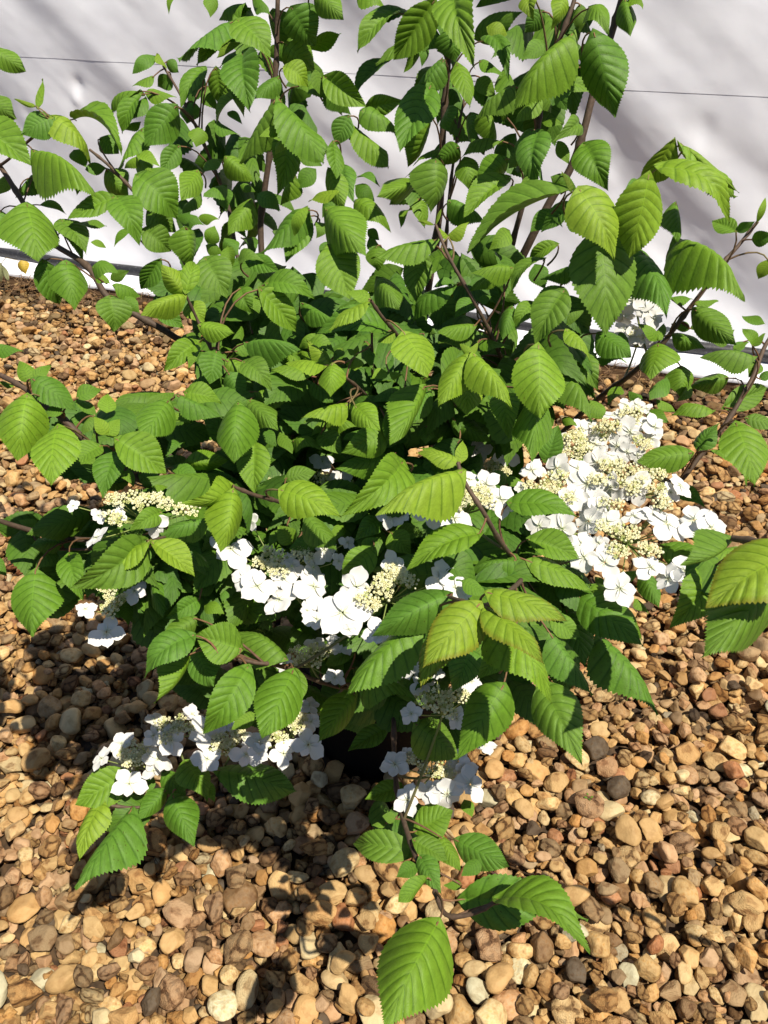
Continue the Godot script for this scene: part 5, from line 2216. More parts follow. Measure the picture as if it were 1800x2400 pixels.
	sl(9,-212,586,201,-213,570,262,-9,97,24,25,3)
	sl(25,-266,560,205,-261,544,263,17,95,25,33,3)
	sl(3,153,870,-39,157,840,36,48,83,30,32,3)
	sl(18,160,577,210,144,557,290,-28,94,18,37,3)
	sl(9,-137,685,174,-82,723,167,-45,74,51,30,3)
	sl(6,-255,806,-198,-216,779,-147,-5,87,49,31,3)
	sl(5,-108,782,-129,-192,778,-129,-1,36,93,43,3)
	sl(14,85,684,132,23,666,165,-12,95,29,33,3)
	sl(19,19,595,168,115,570,101,41,87,27,56,3)
	sl(10,-165,762,-34,-151,724,28,52,78,35,29,3)
	sl(19,-88,606,256,-100,576,309,-45,82,36,28,3)
	sl(19,-30,566,266,-27,549,339,39,90,19,31,3)
	sl(26,-106,739,117,-131,701,157,-54,76,37,31,3)
	sl(7,-182,771,-70,-181,743,3,47,83,30,35,3)
	sl(26,-104,809,-1,-146,771,41,23,60,77,42,3)
	sl(20,23,495,226,-1,457,284,45,65,61,35,3)
	sl(13,112,775,112,36,784,178,13,99,2,37,3)
	sl(18,149,691,229,188,676,309,-65,62,43,44,3)
	sl(21,116,653,380,58,627,434,-44,90,-5,42,3)
	sl(19,-46,616,198,-81,587,269,72,43,54,41,3)
	sl(10,-158,837,-45,-124,789,-49,65,40,65,27,3)
	sl(26,-39,692,11,-10,743,-25,26,46,85,35,3)
	sl(24,-138,600,249,-141,580,333,43,87,22,42,3)
	sl(19,-77,618,182,-88,534,194,-38,18,91,37,3)
	sl(26,-54,673,59,-11,657,117,25,97,7,31,3)
	sl(25,-256,584,182,-300,546,225,42,42,81,35,3)
	sl(5,-193,805,-196,-253,744,-217,45,-14,-88,40,3)
	sl(9,-182,668,188,-224,645,258,1,95,32,42,3)
	sl(17,-61,690,133,13,709,136,-17,55,82,42,3)
	sl(15,82,761,-30,85,729,57,29,90,32,32,3)
	sl(18,78,695,375,-2,675,343,-43,57,71,41,3)
	sl(1,-50,798,-127,-82,758,-50,10,87,49,48,3)
	sl(13,156,790,-45,160,740,-10,-58,44,68,38,3)
	sl(20,35,487,294,96,445,309,42,77,48,37,3)
	sl(14,189,621,166,106,622,220,24,90,36,52,3)
	sl(18,141,616,319,211,597,363,-4,90,44,45,3)
	sl(19,-113,491,199,-52,474,221,16,94,31,31,3)
	sl(19,4,630,219,-1,578,243,-48,42,77,29,3)
	sl(9,-179,603,164,-180,564,200,66,50,56,24,3)
	sl(9,-163,575,174,-102,543,183,6,37,93,39,3)
	sl(10,-123,753,94,-175,745,135,19,89,41,33,3)
	sl(13,202,797,71,231,764,107,4,76,65,31,3)
	sl(18,156,646,321,200,590,349,-6,41,91,45,3)
	sl(26,-76,688,40,-54,669,105,24,95,20,25,3)
	sl(14,73,638,187,37,596,218,-54,74,40,35,3)
	sl(26,-49,809,-63,-18,772,6,-68,48,56,40,3)
	sl(26,-89,725,91,-103,654,88,82,-19,55,33,3)
	sl(15,-6,807,-19,49,784,41,3,95,32,34,3)
	sl(26,-94,754,84,-71,709,119,50,67,54,38,3)
	sl(18,156,646,239,93,614,207,-55,34,77,38,3)
	sl(10,-122,739,113,-160,698,161,40,51,76,34,3)
	sl(14,97,705,66,150,659,90,17,60,78,45,3)
	sl(13,155,792,65,88,782,51,-23,75,62,35,3)
	sl(17,-45,729,143,-121,762,144,33,76,55,52,3)
	sl(19,-44,593,158,-79,548,211,-37,81,45,36,3)
	sl(19,-11,530,200,-50,482,249,-13,76,64,44,3)
	sl(9,-147,589,170,-113,550,195,54,73,42,27,3)
	sl(20,51,518,281,118,517,309,-24,75,62,41,3)
	sl(26,-114,801,-9,-87,776,64,-30,86,41,36,3)
	sl(18,143,616,252,109,599,335,54,75,38,35,3)
	sl(18,127,660,348,165,626,403,47,86,20,39,3)
	sl(9,-186,631,204,-134,627,262,-10,98,15,31,3)
	sl(18,185,605,350,108,549,312,-58,82,-3,40,3)
	sl(26,-42,739,16,6,718,103,-3,97,25,43,3)
	sl(26,-108,663,123,-194,664,109,-16,2,99,47,3)
	sl(9,-152,640,112,-190,614,166,55,53,64,38,3)
	sl(3,152,814,-114,183,763,-81,22,63,75,32,3)
	sl(7,-226,805,-25,-197,768,66,53,83,17,35,3)
	sl(17,-42,725,159,-98,753,139,9,69,71,37,3)
	sl(18,182,608,263,140,617,204,-7,98,19,30,3)
	sl(9,-104,586,140,-115,568,209,32,90,28,31,3)
	sl(19,-22,643,265,-78,628,330,9,95,30,50,3)
	sl(21,128,644,380,94,601,401,-10,50,86,29,3)
	sl(18,62,629,302,96,622,366,-22,95,23,39,3)
	sl(9,-187,715,221,-157,644,234,55,38,75,41,3)
	sl(13,164,733,130,147,682,149,-55,45,70,29,3)
	sl(13,207,782,40,239,763,118,-18,94,30,32,3)
	sl(19,-78,676,148,-124,655,187,-36,93,9,32,3)
	sl(7,-173,747,-50,-176,719,30,-40,87,30,36,3)
	sl(26,-89,810,-29,-20,770,-69,57,20,80,45,3)
	sl(15,81,737,19,103,683,62,81,-13,-57,44,3)
	sl(26,-125,627,89,-118,583,132,33,68,65,38,3)
	sl(18,73,675,300,107,659,371,52,85,-6,45,3)
	sl(10,-142,738,45,-66,748,106,-45,78,43,41,3)
	sl(15,72,765,95,-3,782,145,14,98,-13,43,3)
	sl(24,-225,607,312,-155,575,288,48,77,42,40,3)
	sl(14,106,728,244,80,690,298,-62,75,22,35,3)
	sl(26,-63,809,42,-98,760,55,-49,54,69,28,3)
	sl(13,175,693,115,147,606,108,22,1,-97,43,3)
	sl(14,84,758,134,3,745,119,-24,63,73,50,3)
	sl(18,173,600,250,99,584,227,-25,96,15,40,3)
	sl(19,27,615,202,21,592,288,36,89,26,39,3)
	sl(10,-147,804,1,-235,784,0,-20,90,38,41,3)
	sl(24,-131,621,244,-66,587,267,15,74,66,40,3)
	sl(16,31,673,35,-45,706,77,56,30,77,37,3)
	sl(20,29,518,289,101,505,230,20,98,3,35,3)
	sl(19,-54,634,225,-42,606,274,4,87,49,34,3)
	sl(16,-14,733,70,66,749,139,-39,89,25,49,3)
	sl(20,-50,503,228,-105,486,254,-8,90,42,33,3)
	sl(20,46,562,291,76,493,322,-35,25,90,43,3)
	sl(24,-210,664,305,-205,647,372,45,87,19,28,3)
	sl(24,-147,655,254,-128,604,298,-38,51,77,33,3)
	sl(24,-204,612,231,-208,593,308,34,91,24,32,3)
	sl(24,-147,680,289,-176,667,369,17,96,21,41,3)
	sl(24,-149,651,304,-225,649,319,3,96,26,49,3)
	sl(25,-258,639,309,-212,599,318,55,72,42,38,3)
	sl(24,-205,619,292,-223,573,325,-43,63,64,33,3)
	sl(24,-129,625,300,-151,610,363,54,76,37,39,3)
	sl(9,-250,675,296,-262,648,354,26,85,45,30,3)
	sl(25,-389,615,177,-336,556,184,43,49,76,49,3)
	sl(24,-216,589,239,-176,530,226,-79,-45,-41,37,3)
	sl(24,-212,638,268,-162,620,307,-54,26,80,37,3)
	sl(9,-239,674,277,-289,698,256,6,72,70,27,3)
	sl(25,-226,561,256,-292,576,293,51,49,70,38,3)
	sl(25,-260,637,264,-218,598,299,28,80,53,31,3)
	sl(25,-401,594,149,-375,568,218,-56,69,46,36,3)
	sl(9,-222,604,232,-283,615,281,46,80,39,43,3)
	sl(25,-362,618,188,-365,589,250,35,84,41,30,3)
	sl(9,-231,718,290,-197,673,315,68,67,28,29,3)
	sl(24,-151,611,235,-182,605,298,29,93,24,34,3)
	sl(25,-296,584,238,-266,553,270,74,67,-3,24,3)
	sl(24,-138,591,266,-166,577,343,17,96,24,46,3)
	sl(9,-216,668,257,-259,674,313,59,72,36,31,3)
	sl(25,-376,610,194,-332,572,223,-8,55,83,40,3)
	sl(25,-341,603,201,-335,584,275,-18,95,26,35,3)
	sl(25,-397,581,124,-345,563,151,6,87,49,35,3)
	sl(24,-161,645,304,-138,581,316,35,29,89,29,3)
	sl(24,-202,707,278,-288,695,277,-14,98,16,39,3)
	sl(24,-199,629,254,-145,597,265,40,81,42,35,3)
	sl(24,-148,622,313,-223,593,332,-31,93,19,51,3)
	sl(24,-186,689,277,-167,658,334,51,81,28,29,3)
	sl(25,-277,642,277,-271,624,351,91,42,3,40,3)
	sl(24,-243,632,304,-242,607,355,60,72,35,29,3)
	sl(24,-188,670,273,-176,619,299,48,48,73,31,3)
	sl(9,-267,689,267,-189,669,309,-8,83,55,45,3)
	sl(24,-222,585,281,-138,594,308,-11,99,4,43,3)
	sl(24,-239,661,293,-155,654,329,15,98,-16,45,3)
	sl(24,-164,674,283,-183,664,340,80,48,36,33,3)
	sl(24,-189,629,288,-168,612,362,-31,90,30,35,3)
	sl(25,-398,608,177,-458,619,193,31,51,80,33,3)
	sl(25,-327,624,188,-261,608,235,-42,49,77,39,3)
	sl(24,-182,692,279,-200,661,317,-3,78,63,25,3)
	sl(24,-203,709,319,-163,682,359,-18,72,67,28,3)
	sl(25,-341,587,215,-291,566,252,24,95,22,37,3)
	sl(24,-174,634,241,-199,596,280,18,65,74,29,3)
	sl(24,-179,579,312,-126,534,290,36,71,-60,33,3)
	sl(24,-196,554,264,-253,570,328,30,95,3,45,3)
	sl(24,-249,704,318,-287,634,319,-62,33,71,32,3)
	sl(24,-225,631,306,-292,590,324,-34,77,54,47,3)
	sl(24,-240,670,300,-258,658,364,60,75,30,33,3)
	sl(24,-239,669,307,-193,651,347,-5,88,48,35,3)
	sl(24,-204,650,259,-196,634,318,30,93,22,32,3)
	sl(24,-192,568,257,-171,513,290,35,57,74,41,3)
	sl(24,-215,694,286,-276,686,325,25,79,56,47,3)
	sl(25,-358,603,161,-299,563,149,58,72,40,45,3)
	sl(24,-129,540,266,-171,549,313,71,44,55,35,3)
	sl(25,-268,660,209,-301,656,272,52,79,31,41,3)
	sl(9,-259,687,301,-214,662,356,-29,76,58,31,3)
	sl(28,-312,675,243,-367,680,290,55,59,58,36,3)
	sl(24,-214,638,254,-244,621,326,-30,95,10,47,3)
	sl(24,-182,621,227,-203,585,282,13,81,58,43,3)
	sl(25,-380,560,157,-322,550,227,-10,97,22,31,3)
	sl(25,-305,604,271,-224,610,339,-3,100,-4,36,3)
	sl(9,-245,695,287,-259,677,349,16,94,30,33,3)
	sl(25,-270,649,279,-269,618,337,43,80,42,39,3)
	sl(24,-175,652,301,-246,613,324,-48,88,3,38,3)
	sl(24,-178,652,246,-123,641,276,-10,85,51,32,3)
	sl(25,-316,657,233,-416,609,196,-50,54,68,36,3)
	sl(24,-157,623,235,-203,602,281,24,77,59,32,3)
	sl(24,-202,661,251,-238,662,304,51,80,32,36,3)
	sl(25,-298,595,243,-263,578,320,-45,80,39,32,3)
	sl(25,-282,635,300,-227,612,321,25,90,36,34,3)
	sl(28,-289,678,268,-245,652,317,8,91,40,39,3)
	sl(25,-279,647,214,-243,624,289,27,95,16,38,3)
	sl(24,-232,640,312,-235,609,371,-23,87,44,31,3)
	sl(25,-339,621,180,-281,571,201,5,44,90,38,3)
	sl(24,-202,672,261,-192,634,321,-21,81,55,32,3)
	sl(25,-390,606,188,-352,562,232,-20,60,77,38,3)
	sl(9,-251,681,297,-191,640,317,38,80,46,47,3)
	sl(24,-154,665,241,-160,647,309,11,96,26,32,3)
	sl(24,-197,597,231,-159,572,264,-6,76,65,33,3)
	sl(24,-191,589,286,-214,581,352,4,99,14,35,3)
	sl(9,-260,669,248,-266,636,314,31,84,44,38,3)
	sl(25,-237,574,258,-204,541,294,-1,73,69,36,3)
	sl(24,-233,702,320,-242,690,376,-22,96,18,27,3)
	sl(0,-127,937,-428,-63,913,-363,23,96,12,35,3)
	sl(2,184,923,-309,228,897,-287,9,72,69,26,3)
	sl(0,-134,952,-374,-171,936,-343,-1,89,46,21,3)
	sl(2,123,973,-351,146,944,-316,13,81,58,27,3)
	sl(2,184,1009,-288,139,983,-215,-1,94,33,30,3)
	sl(0,-136,993,-457,-134,943,-430,-59,36,72,35,3)
	sl(0,-168,999,-425,-142,966,-426,67,52,53,22,3)
	sl(2,213,1093,-327,153,1061,-238,18,88,44,41,3)
	sl(0,-169,855,-379,-131,829,-366,43,82,38,23,3)
	sl(5,-238,836,-392,-197,804,-395,18,13,98,28,3)
	sl(5,-284,809,-335,-302,749,-278,-10,70,71,38,3)
	sl(2,130,1021,-324,86,1063,-311,68,58,44,29,3)
	sl(0,-180,1103,-396,-178,1047,-281,28,87,42,46,3)
	sl(3,258,1056,-211,200,1012,-175,29,36,89,46,3)
	sl(2,160,1016,-277,178,977,-261,46,51,73,23,3)
	sl(5,-236,811,-376,-259,770,-346,72,9,68,26,3)
	sl(1,64,897,-310,58,862,-231,47,80,38,27,3)
	sl(5,-239,880,-433,-246,833,-321,84,-51,-17,48,3)
	sl(0,-100,1030,-466,-105,983,-459,-55,18,82,28,3)
	sl(0,-166,895,-423,-119,866,-414,43,82,37,27,3)
	sl(0,-211,833,-424,-241,747,-439,78,-36,51,42,3)
	sl(4,246,1118,-273,292,1083,-279,45,46,76,26,3)
	sl(2,102,995,-388,93,959,-362,-35,60,72,23,3)
	sl(0,-128,983,-448,-93,939,-407,41,77,48,39,3)
	sl(2,154,1026,-298,164,980,-277,67,43,60,26,3)
	sl(5,-308,962,-400,-308,910,-317,-26,82,51,39,3)
	sl(0,-184,1061,-400,-232,1033,-387,-37,83,42,27,3)
	sl(0,-118,1076,-414,-119,1022,-404,69,11,72,29,3)
	sl(2,203,956,-307,173,922,-288,-15,57,81,30,3)
	sl(0,-210,815,-408,-165,772,-413,66,65,38,30,3)
	sl(0,-113,1034,-429,-138,965,-448,-62,1,78,43,3)
	sl(4,221,1093,-246,288,1063,-249,32,67,67,33,3)
	sl(0,-109,1049,-443,-51,1075,-405,7,77,-64,32,3)
	sl(3,291,1106,-298,219,1071,-282,-27,81,53,43,3)
	sl(5,-267,1015,-434,-294,969,-418,-45,52,73,27,3)
	sl(3,258,1063,-267,252,991,-276,-99,9,-5,46,3)
	sl(0,-236,794,-386,-260,757,-370,-43,57,70,24,3)
	sl(2,172,1044,-253,183,999,-208,18,72,67,27,3)
	sl(0,-198,871,-419,-159,826,-385,43,75,50,32,3)
	sl(5,-234,821,-382,-209,794,-344,-31,66,68,23,3)
	sl(5,-269,895,-359,-315,920,-321,51,86,5,28,3)
	sl(1,44,1107,-326,-21,1083,-261,4,92,38,35,3)
	sl(0,-163,1050,-397,-116,1047,-383,-28,-11,95,24,3)
	sl(2,94,1037,-340,48,1000,-315,20,36,91,38,3)
	sl(2,103,993,-291,150,949,-215,5,88,48,38,3)
	sl(0,-127,965,-372,-156,926,-363,-70,60,39,24,3)
	sl(1,19,1049,-315,-33,1001,-302,-53,70,48,35,3)
	sl(0,-205,885,-370,-234,850,-291,-11,92,37,40,3)
	sl(5,-237,872,-400,-278,841,-402,28,-43,86,25,3)
	sl(3,270,1056,-322,282,1019,-289,49,67,56,23,3)
	sl(2,105,1024,-364,122,975,-320,15,69,71,33,3)
	sl(5,-216,860,-452,-220,823,-413,83,36,43,23,3)
	sl(5,-252,905,-437,-312,874,-445,-3,-17,98,32,3)
	sl(0,-92,1023,-404,-136,1008,-383,-2,83,55,23,3)
	sl(5,-224,933,-382,-169,892,-350,2,64,77,43,3)
	sl(0,-166,1053,-387,-138,999,-341,70,64,33,34,3)
	sl(5,-223,941,-385,-212,881,-345,-14,53,84,43,3)
	sl(5,-249,953,-415,-246,897,-353,68,56,46,35,3)
	sl(5,-289,868,-293,-294,825,-259,-30,60,74,26,3)
	sl(0,-182,847,-349,-226,798,-367,-50,14,86,27,3)
	sl(2,100,931,-372,88,891,-345,-49,59,64,23,3)
	sl(3,263,1053,-295,275,985,-250,-12,53,84,43,3)
	sl(0,-164,910,-451,-134,870,-429,61,69,40,27,3)
	sl(4,221,1004,-244,224,948,-243,18,3,98,28,3)
	sl(0,-197,935,-360,-177,893,-266,31,89,33,32,3)
	sl(0,-169,796,-374,-122,777,-382,34,53,78,26,3)
	sl(3,268,1097,-280,240,1046,-272,18,4,98,31,3)
	sl(0,-160,730,-401,-237,736,-373,18,94,28,38,3)
	sl(1,82,895,-326,20,846,-347,-63,57,52,39,3)
	sl(0,-115,937,-463,-158,916,-389,-9,97,23,30,3)
	sl(2,211,928,-284,236,906,-222,28,93,21,24,3)
	sl(0,-202,1046,-404,-213,976,-411,42,-15,90,36,3)
	sl(1,150,1107,-415,228,1117,-431,-1,86,51,36,3)
	sl(2,196,1017,-345,223,977,-359,-37,-52,77,27,3)
	sl(0,-135,819,-361,-132,782,-326,4,70,71,28,3)
	sl(1,77,1011,-291,50,964,-306,33,-44,83,26,3)
	sl(4,219,1110,-244,241,1049,-192,14,67,73,37,3)
	sl(5,-250,958,-392,-253,901,-358,76,30,58,32,3)
	sl(2,245,982,-315,166,974,-309,5,31,95,46,3)
	sl(4,226,1031,-229,244,960,-208,6,30,95,43,3)
	sl(3,282,1051,-280,260,1018,-280,-79,52,33,21,3)
	sl(0,-156,1098,-473,-138,1030,-497,-29,-38,88,46,3)
	sl(2,142,1075,-341,198,1109,-303,-60,11,79,38,3)
	sl(4,240,1054,-274,180,1014,-318,-66,70,27,37,3)
	sl(0,-219,787,-362,-210,760,-298,59,77,24,23,3)
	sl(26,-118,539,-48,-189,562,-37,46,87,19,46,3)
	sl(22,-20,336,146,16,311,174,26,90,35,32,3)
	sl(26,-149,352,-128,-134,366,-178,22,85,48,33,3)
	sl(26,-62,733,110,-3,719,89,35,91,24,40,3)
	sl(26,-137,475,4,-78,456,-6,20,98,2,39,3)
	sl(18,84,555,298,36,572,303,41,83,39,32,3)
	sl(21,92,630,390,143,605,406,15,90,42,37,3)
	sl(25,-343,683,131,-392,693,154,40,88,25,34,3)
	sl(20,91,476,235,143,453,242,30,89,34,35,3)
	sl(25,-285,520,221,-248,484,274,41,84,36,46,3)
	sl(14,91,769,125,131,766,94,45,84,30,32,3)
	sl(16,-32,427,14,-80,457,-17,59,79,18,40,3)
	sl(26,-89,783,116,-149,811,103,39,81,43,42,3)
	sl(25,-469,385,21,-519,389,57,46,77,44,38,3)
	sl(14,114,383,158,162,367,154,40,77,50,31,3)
	sl(9,-135,688,153,-77,682,114,18,92,35,43,3)
	sl(23,27,455,326,3,479,288,39,82,42,32,3)
	sl(16,-29,622,54,1,597,88,34,91,26,32,3)
	sl(26,-103,765,36,-51,742,43,32,77,56,36,3)
	sl(18,155,510,338,192,477,385,40,64,65,43,3)
	sl(20,-2,534,259,22,504,313,9,93,34,41,3)
	sl(9,-157,734,195,-196,760,168,57,68,45,33,3)
	sl(25,-342,379,39,-374,375,80,55,81,21,32,3)
	sl(20,-44,417,144,-36,442,74,49,86,12,46,3)
	sl(19,-79,551,120,-86,573,75,36,90,23,31,3)
	sl(11,206,619,174,225,590,229,21,86,46,40,3)
	sl(18,185,672,304,180,695,252,16,98,15,36,3)
	sl(16,-5,566,73,47,564,29,29,93,21,43,3)
	sl(9,-347,731,126,-393,740,147,17,83,53,32,3)
	sl(10,-277,698,76,-335,706,112,27,72,64,43,3)
	sl(18,139,609,361,169,584,396,37,89,27,33,3)
	sl(14,103,392,134,131,358,192,44,87,22,45,3)
	sl(18,204,629,261,252,593,305,44,83,36,46,3)
	sl(13,180,802,175,233,783,171,36,80,49,34,3)
	sl(18,156,606,327,154,579,396,47,86,19,45,3)
	sl(23,136,437,232,77,451,251,31,87,38,39,3)
	sl(23,90,436,377,124,442,329,20,93,30,37,3)
	sl(14,46,482,43,91,454,68,43,87,22,36,3)
	sl(24,-177,572,266,-209,600,228,34,88,32,35,3)
	sl(16,-13,617,62,-3,593,112,40,91,-1,35,3)
	sl(20,-90,452,299,-40,427,313,48,86,16,36,3)
	sl(22,-253,305,-25,-307,314,4,42,87,27,39,3)
	sl(14,49,580,37,1,595,46,19,94,27,31,3)
	sl(25,-296,437,114,-358,469,95,54,75,38,45,3)
	sl(26,-117,727,81,-167,758,51,40,84,36,40,3)
	sl(14,50,578,151,63,596,96,26,72,64,37,3)
	sl(13,182,809,144,217,782,178,54,64,54,34,3)
	sl(10,-286,641,78,-282,664,15,41,88,23,42,3)
	sl(10,-153,672,123,-84,648,117,42,80,44,45,3)
	sl(18,104,536,284,129,548,231,54,76,37,37,3)
	sl(10,-181,794,208,-112,775,189,35,87,34,46,3)
	sl(26,-181,580,14,-198,604,-31,66,70,25,33,3)
	sl(25,-325,422,125,-275,421,81,33,78,53,42,3)
	sl(21,57,605,395,4,625,396,53,77,36,35,3)
	sl(23,123,399,226,103,423,185,31,91,26,32,3)
	sl(9,-141,662,155,-200,688,145,23,91,36,41,3)
	sl(25,-292,456,-20,-353,473,-6,41,80,45,40,3)
	sl(25,-321,402,-106,-292,409,-151,23,90,36,33,3)
	sl(25,-244,583,272,-243,603,221,33,86,39,34,3)
	sl(21,155,595,399,167,617,332,13,94,32,44,3)
	sl(20,63,558,357,100,566,300,23,90,38,43,3)
	sl(24,-209,491,264,-153,475,250,38,92,12,37,3)
	sl(26,-144,419,-67,-106,422,-111,35,93,13,36,3)
	sl(9,-115,574,151,-97,586,106,28,90,34,31,3)
	sl(26,-107,712,106,-169,745,84,34,91,26,46,3)
	sl(19,-78,665,210,-17,656,175,17,85,49,44,3)
	sl(25,-512,315,-69,-566,342,-85,19,93,30,39,3)
	sl(20,-108,489,329,-128,516,280,52,85,9,37,3)
	sl(18,155,594,387,217,575,374,34,84,42,41,3)
	sl(18,161,548,306,222,520,318,44,81,39,42,3)
	sl(20,26,423,231,-2,416,277,41,72,56,34,3)
	sl(20,-134,513,276,-108,482,329,52,72,46,41,3)
	sl(9,-128,578,165,-97,590,105,35,73,59,43,3)
	sl(25,-240,494,248,-191,470,262,23,84,50,35,3)
	sl(18,125,675,335,57,697,346,34,90,27,45,3)
	sl(26,-252,544,-85,-243,517,-25,55,83,2,41,3)
	sl(9,-275,709,228,-332,738,210,20,88,44,41,3)
	sl(9,-341,711,121,-383,713,155,17,96,24,34,3)
	sl(25,-317,437,34,-362,472,-10,57,77,30,44,3)
	sl(23,139,463,282,200,451,253,32,81,49,43,3)
	sl(15,95,764,105,117,735,157,44,82,38,39,3)
	sl(18,75,594,364,99,560,427,25,93,29,46,3)
	sl(10,-259,737,80,-312,740,122,47,87,17,42,3)
	sl(25,-242,503,252,-243,480,310,26,91,32,39,3)
	sl(19,-11,649,154,50,634,134,9,81,57,41,3)
	sl(18,148,571,353,172,587,290,38,65,66,43,3)
	sl(22,-245,319,134,-302,336,145,44,85,28,38,3)
	sl(25,-363,415,-5,-301,398,-24,30,93,21,42,3)
	sl(26,-67,726,145,-115,745,143,23,84,50,32,3)
	sl(9,-368,767,148,-378,752,196,15,95,29,31,3)
	sl(9,-215,471,230,-147,453,208,60,79,10,46,3)
	sl(26,-57,732,103,-10,711,110,29,92,28,32,3)
	sl(9,-250,716,180,-305,726,207,44,90,2,38,3)
	sl(10,-269,731,129,-214,724,93,25,85,46,41,3)
	sl(25,-285,586,153,-241,558,181,33,92,22,36,3)
	sl(14,57,538,26,-3,561,27,54,74,40,40,3)
	sl(14,44,392,111,103,366,119,42,80,42,40,3)
	sl(23,66,422,348,120,416,310,15,78,61,41,3)
	sl(9,-276,800,228,-244,770,274,34,88,33,40,3)
	sl(26,-147,654,92,-110,664,31,22,94,25,45,3)
	sl(26,-203,608,1,-153,606,-43,24,82,52,41,3)
	sl(19,42,714,275,-10,728,289,31,88,35,34,3)
	sl(10,-187,727,27,-125,703,29,53,80,26,41,3)
	sl(22,-303,332,113,-295,311,159,61,75,24,32,3)
	sl(20,5,383,174,47,391,114,54,82,19,45,3)
	sl(9,-278,512,74,-280,494,123,39,91,10,32,3)
	sl(10,-250,719,134,-184,699,122,23,86,45,43,3)
	sl(21,192,652,440,142,676,426,29,87,39,36,3)
	sl(7,-201,676,-57,-246,671,-3,40,85,33,44,3)
	sl(10,-211,753,123,-234,742,173,56,77,30,35,3)
	sl(13,194,732,145,155,762,107,16,89,42,38,3)
	sl(26,-126,679,-13,-106,698,-81,51,84,18,45,3)
	sl(16,-4,664,101,-3,637,167,27,87,41,45,3)
	sl(22,-227,440,241,-265,466,212,32,94,7,34,3)
	sl(20,-3,425,238,-55,438,256,37,88,29,35,3)
	sl(14,39,684,206,81,649,256,47,84,28,46,3)
	sl(20,21,565,402,87,551,374,50,70,51,45,3)
	sl(25,-471,386,8,-493,372,65,30,86,41,39,3)
	sl(13,183,726,142,154,755,95,43,73,54,39,3)
	sl(16,7,590,69,52,569,79,-1,82,57,31,3)
	sl(20,-114,453,305,-145,483,259,38,82,43,39,3)
	sl(26,-74,776,88,-26,768,62,29,92,27,34,3)
	sl(24,-241,679,341,-232,697,288,38,84,39,35,3)
	sl(25,-320,390,46,-366,414,30,44,87,21,34,3)
	sl(22,-251,348,106,-260,332,155,37,93,5,32,3)
	sl(26,-263,571,13,-316,593,9,22,95,20,36,3)
	sl(22,97,306,124,73,340,62,15,97,19,46,3)
	sl(25,-319,379,-126,-257,370,-163,40,79,45,46,3)
	sl(19,2,725,243,68,699,245,16,95,26,44,3)
	sl(14,186,521,153,138,545,139,35,79,50,34,3)
	sl(26,-160,586,-65,-220,608,-61,27,84,47,40,3)
	sl(9,-185,669,218,-245,689,225,53,73,43,39,3)
	sl(20,119,363,185,154,332,230,38,90,21,41,3)
	sl(17,-2,730,169,13,746,114,38,84,38,37,3)
	sl(9,-260,527,150,-310,538,171,16,92,36,34,3)
	sl(20,140,407,190,193,396,167,47,77,43,36,3)
	sl(18,113,561,345,56,576,362,27,91,32,38,3)
	sl(25,-510,332,-52,-561,337,-15,14,96,26,40,3)
	sl(23,101,464,296,160,451,271,34,86,38,40,3)
	sl(18,166,505,249,191,478,292,13,94,32,35,3)
	sl(20,-99,425,178,-154,435,206,4,85,53,39,3)
	sl(23,77,488,289,29,501,301,50,85,16,32,3)
	sl(25,-500,352,-30,-446,337,-45,3,92,39,36,3)
	sl(19,-6,673,261,-65,703,243,44,86,27,42,3)
	sl(25,-375,473,87,-413,474,120,50,84,19,31,3)
	sl(18,97,533,285,51,553,280,32,84,45,32,3)
	sl(18,167,622,324,219,586,363,19,83,52,46,3)
	sl(25,-422,649,46,-483,669,54,46,81,36,40,3)
	sl(7,-339,656,38,-380,655,79,26,93,27,36,3)
	sl(26,-93,748,47,-57,719,85,44,73,53,37,3)
	sl(14,107,380,133,116,352,196,20,93,30,43,3)
	sl(18,139,607,266,73,631,269,24,77,59,44,3)
	sl(19,-76,538,100,-28,512,122,38,87,30,36,3)
	sl(25,-363,310,-40,-425,343,-63,26,90,34,46,3)
	sl(22,-133,356,215,-159,385,167,39,83,40,38,3)
	sl(25,-327,375,48,-324,394,-4,36,91,20,34,3)
	sl(26,-50,673,106,-1,644,132,33,89,32,39,3)
	sl(20,105,349,152,61,383,108,29,85,44,44,3)
	sl(22,14,330,194,-46,336,237,26,93,25,46,3)
	sl(22,-201,391,262,-233,417,228,67,60,45,34,3)
	sl(26,-129,430,-104,-119,451,-167,22,94,26,42,3)
	sl(17,-8,751,221,37,755,166,38,84,39,44,3)
	sl(19,-60,700,241,-1,682,230,28,74,61,39,3)
	sl(10,-161,774,72,-199,765,131,46,80,39,44,3)
	sl(16,-12,571,3,-1,587,-47,31,85,43,33,3)
	sl(26,-43,749,64,-94,769,64,45,72,53,34,3)
	sl(25,-329,511,-24,-286,484,4,20,97,16,36,3)
	sl(26,-130,711,21,-78,677,55,16,86,48,44,3)
	sl(10,-205,763,37,-194,781,-20,44,84,31,38,3)
	sl(22,-61,317,214,-46,337,148,24,88,40,44,3)
	sl(13,154,728,133,205,707,135,54,84,6,34,3)
	sl(25,-379,585,296,-327,578,262,44,86,24,39,3)
	sl(18,168,552,263,223,547,222,40,87,29,42,3)
	sl(20,-46,386,182,10,368,173,21,91,37,37,3)
	sl(26,-111,653,49,-128,684,-14,24,75,61,45,3)
	sl(10,-293,685,52,-283,662,99,19,80,58,33,3)
	sl(14,118,332,82,148,303,126,43,88,21,37,3)
	sl(18,61,703,363,104,680,381,50,70,51,32,3)
	sl(22,7,304,206,-49,310,245,39,83,39,42,3)
	sl(26,-65,725,57,-32,699,90,34,84,41,33,3)
	sl(20,-101,398,253,-63,372,281,26,86,44,33,3)
	sl(20,24,508,287,43,524,229,49,85,19,39,3)
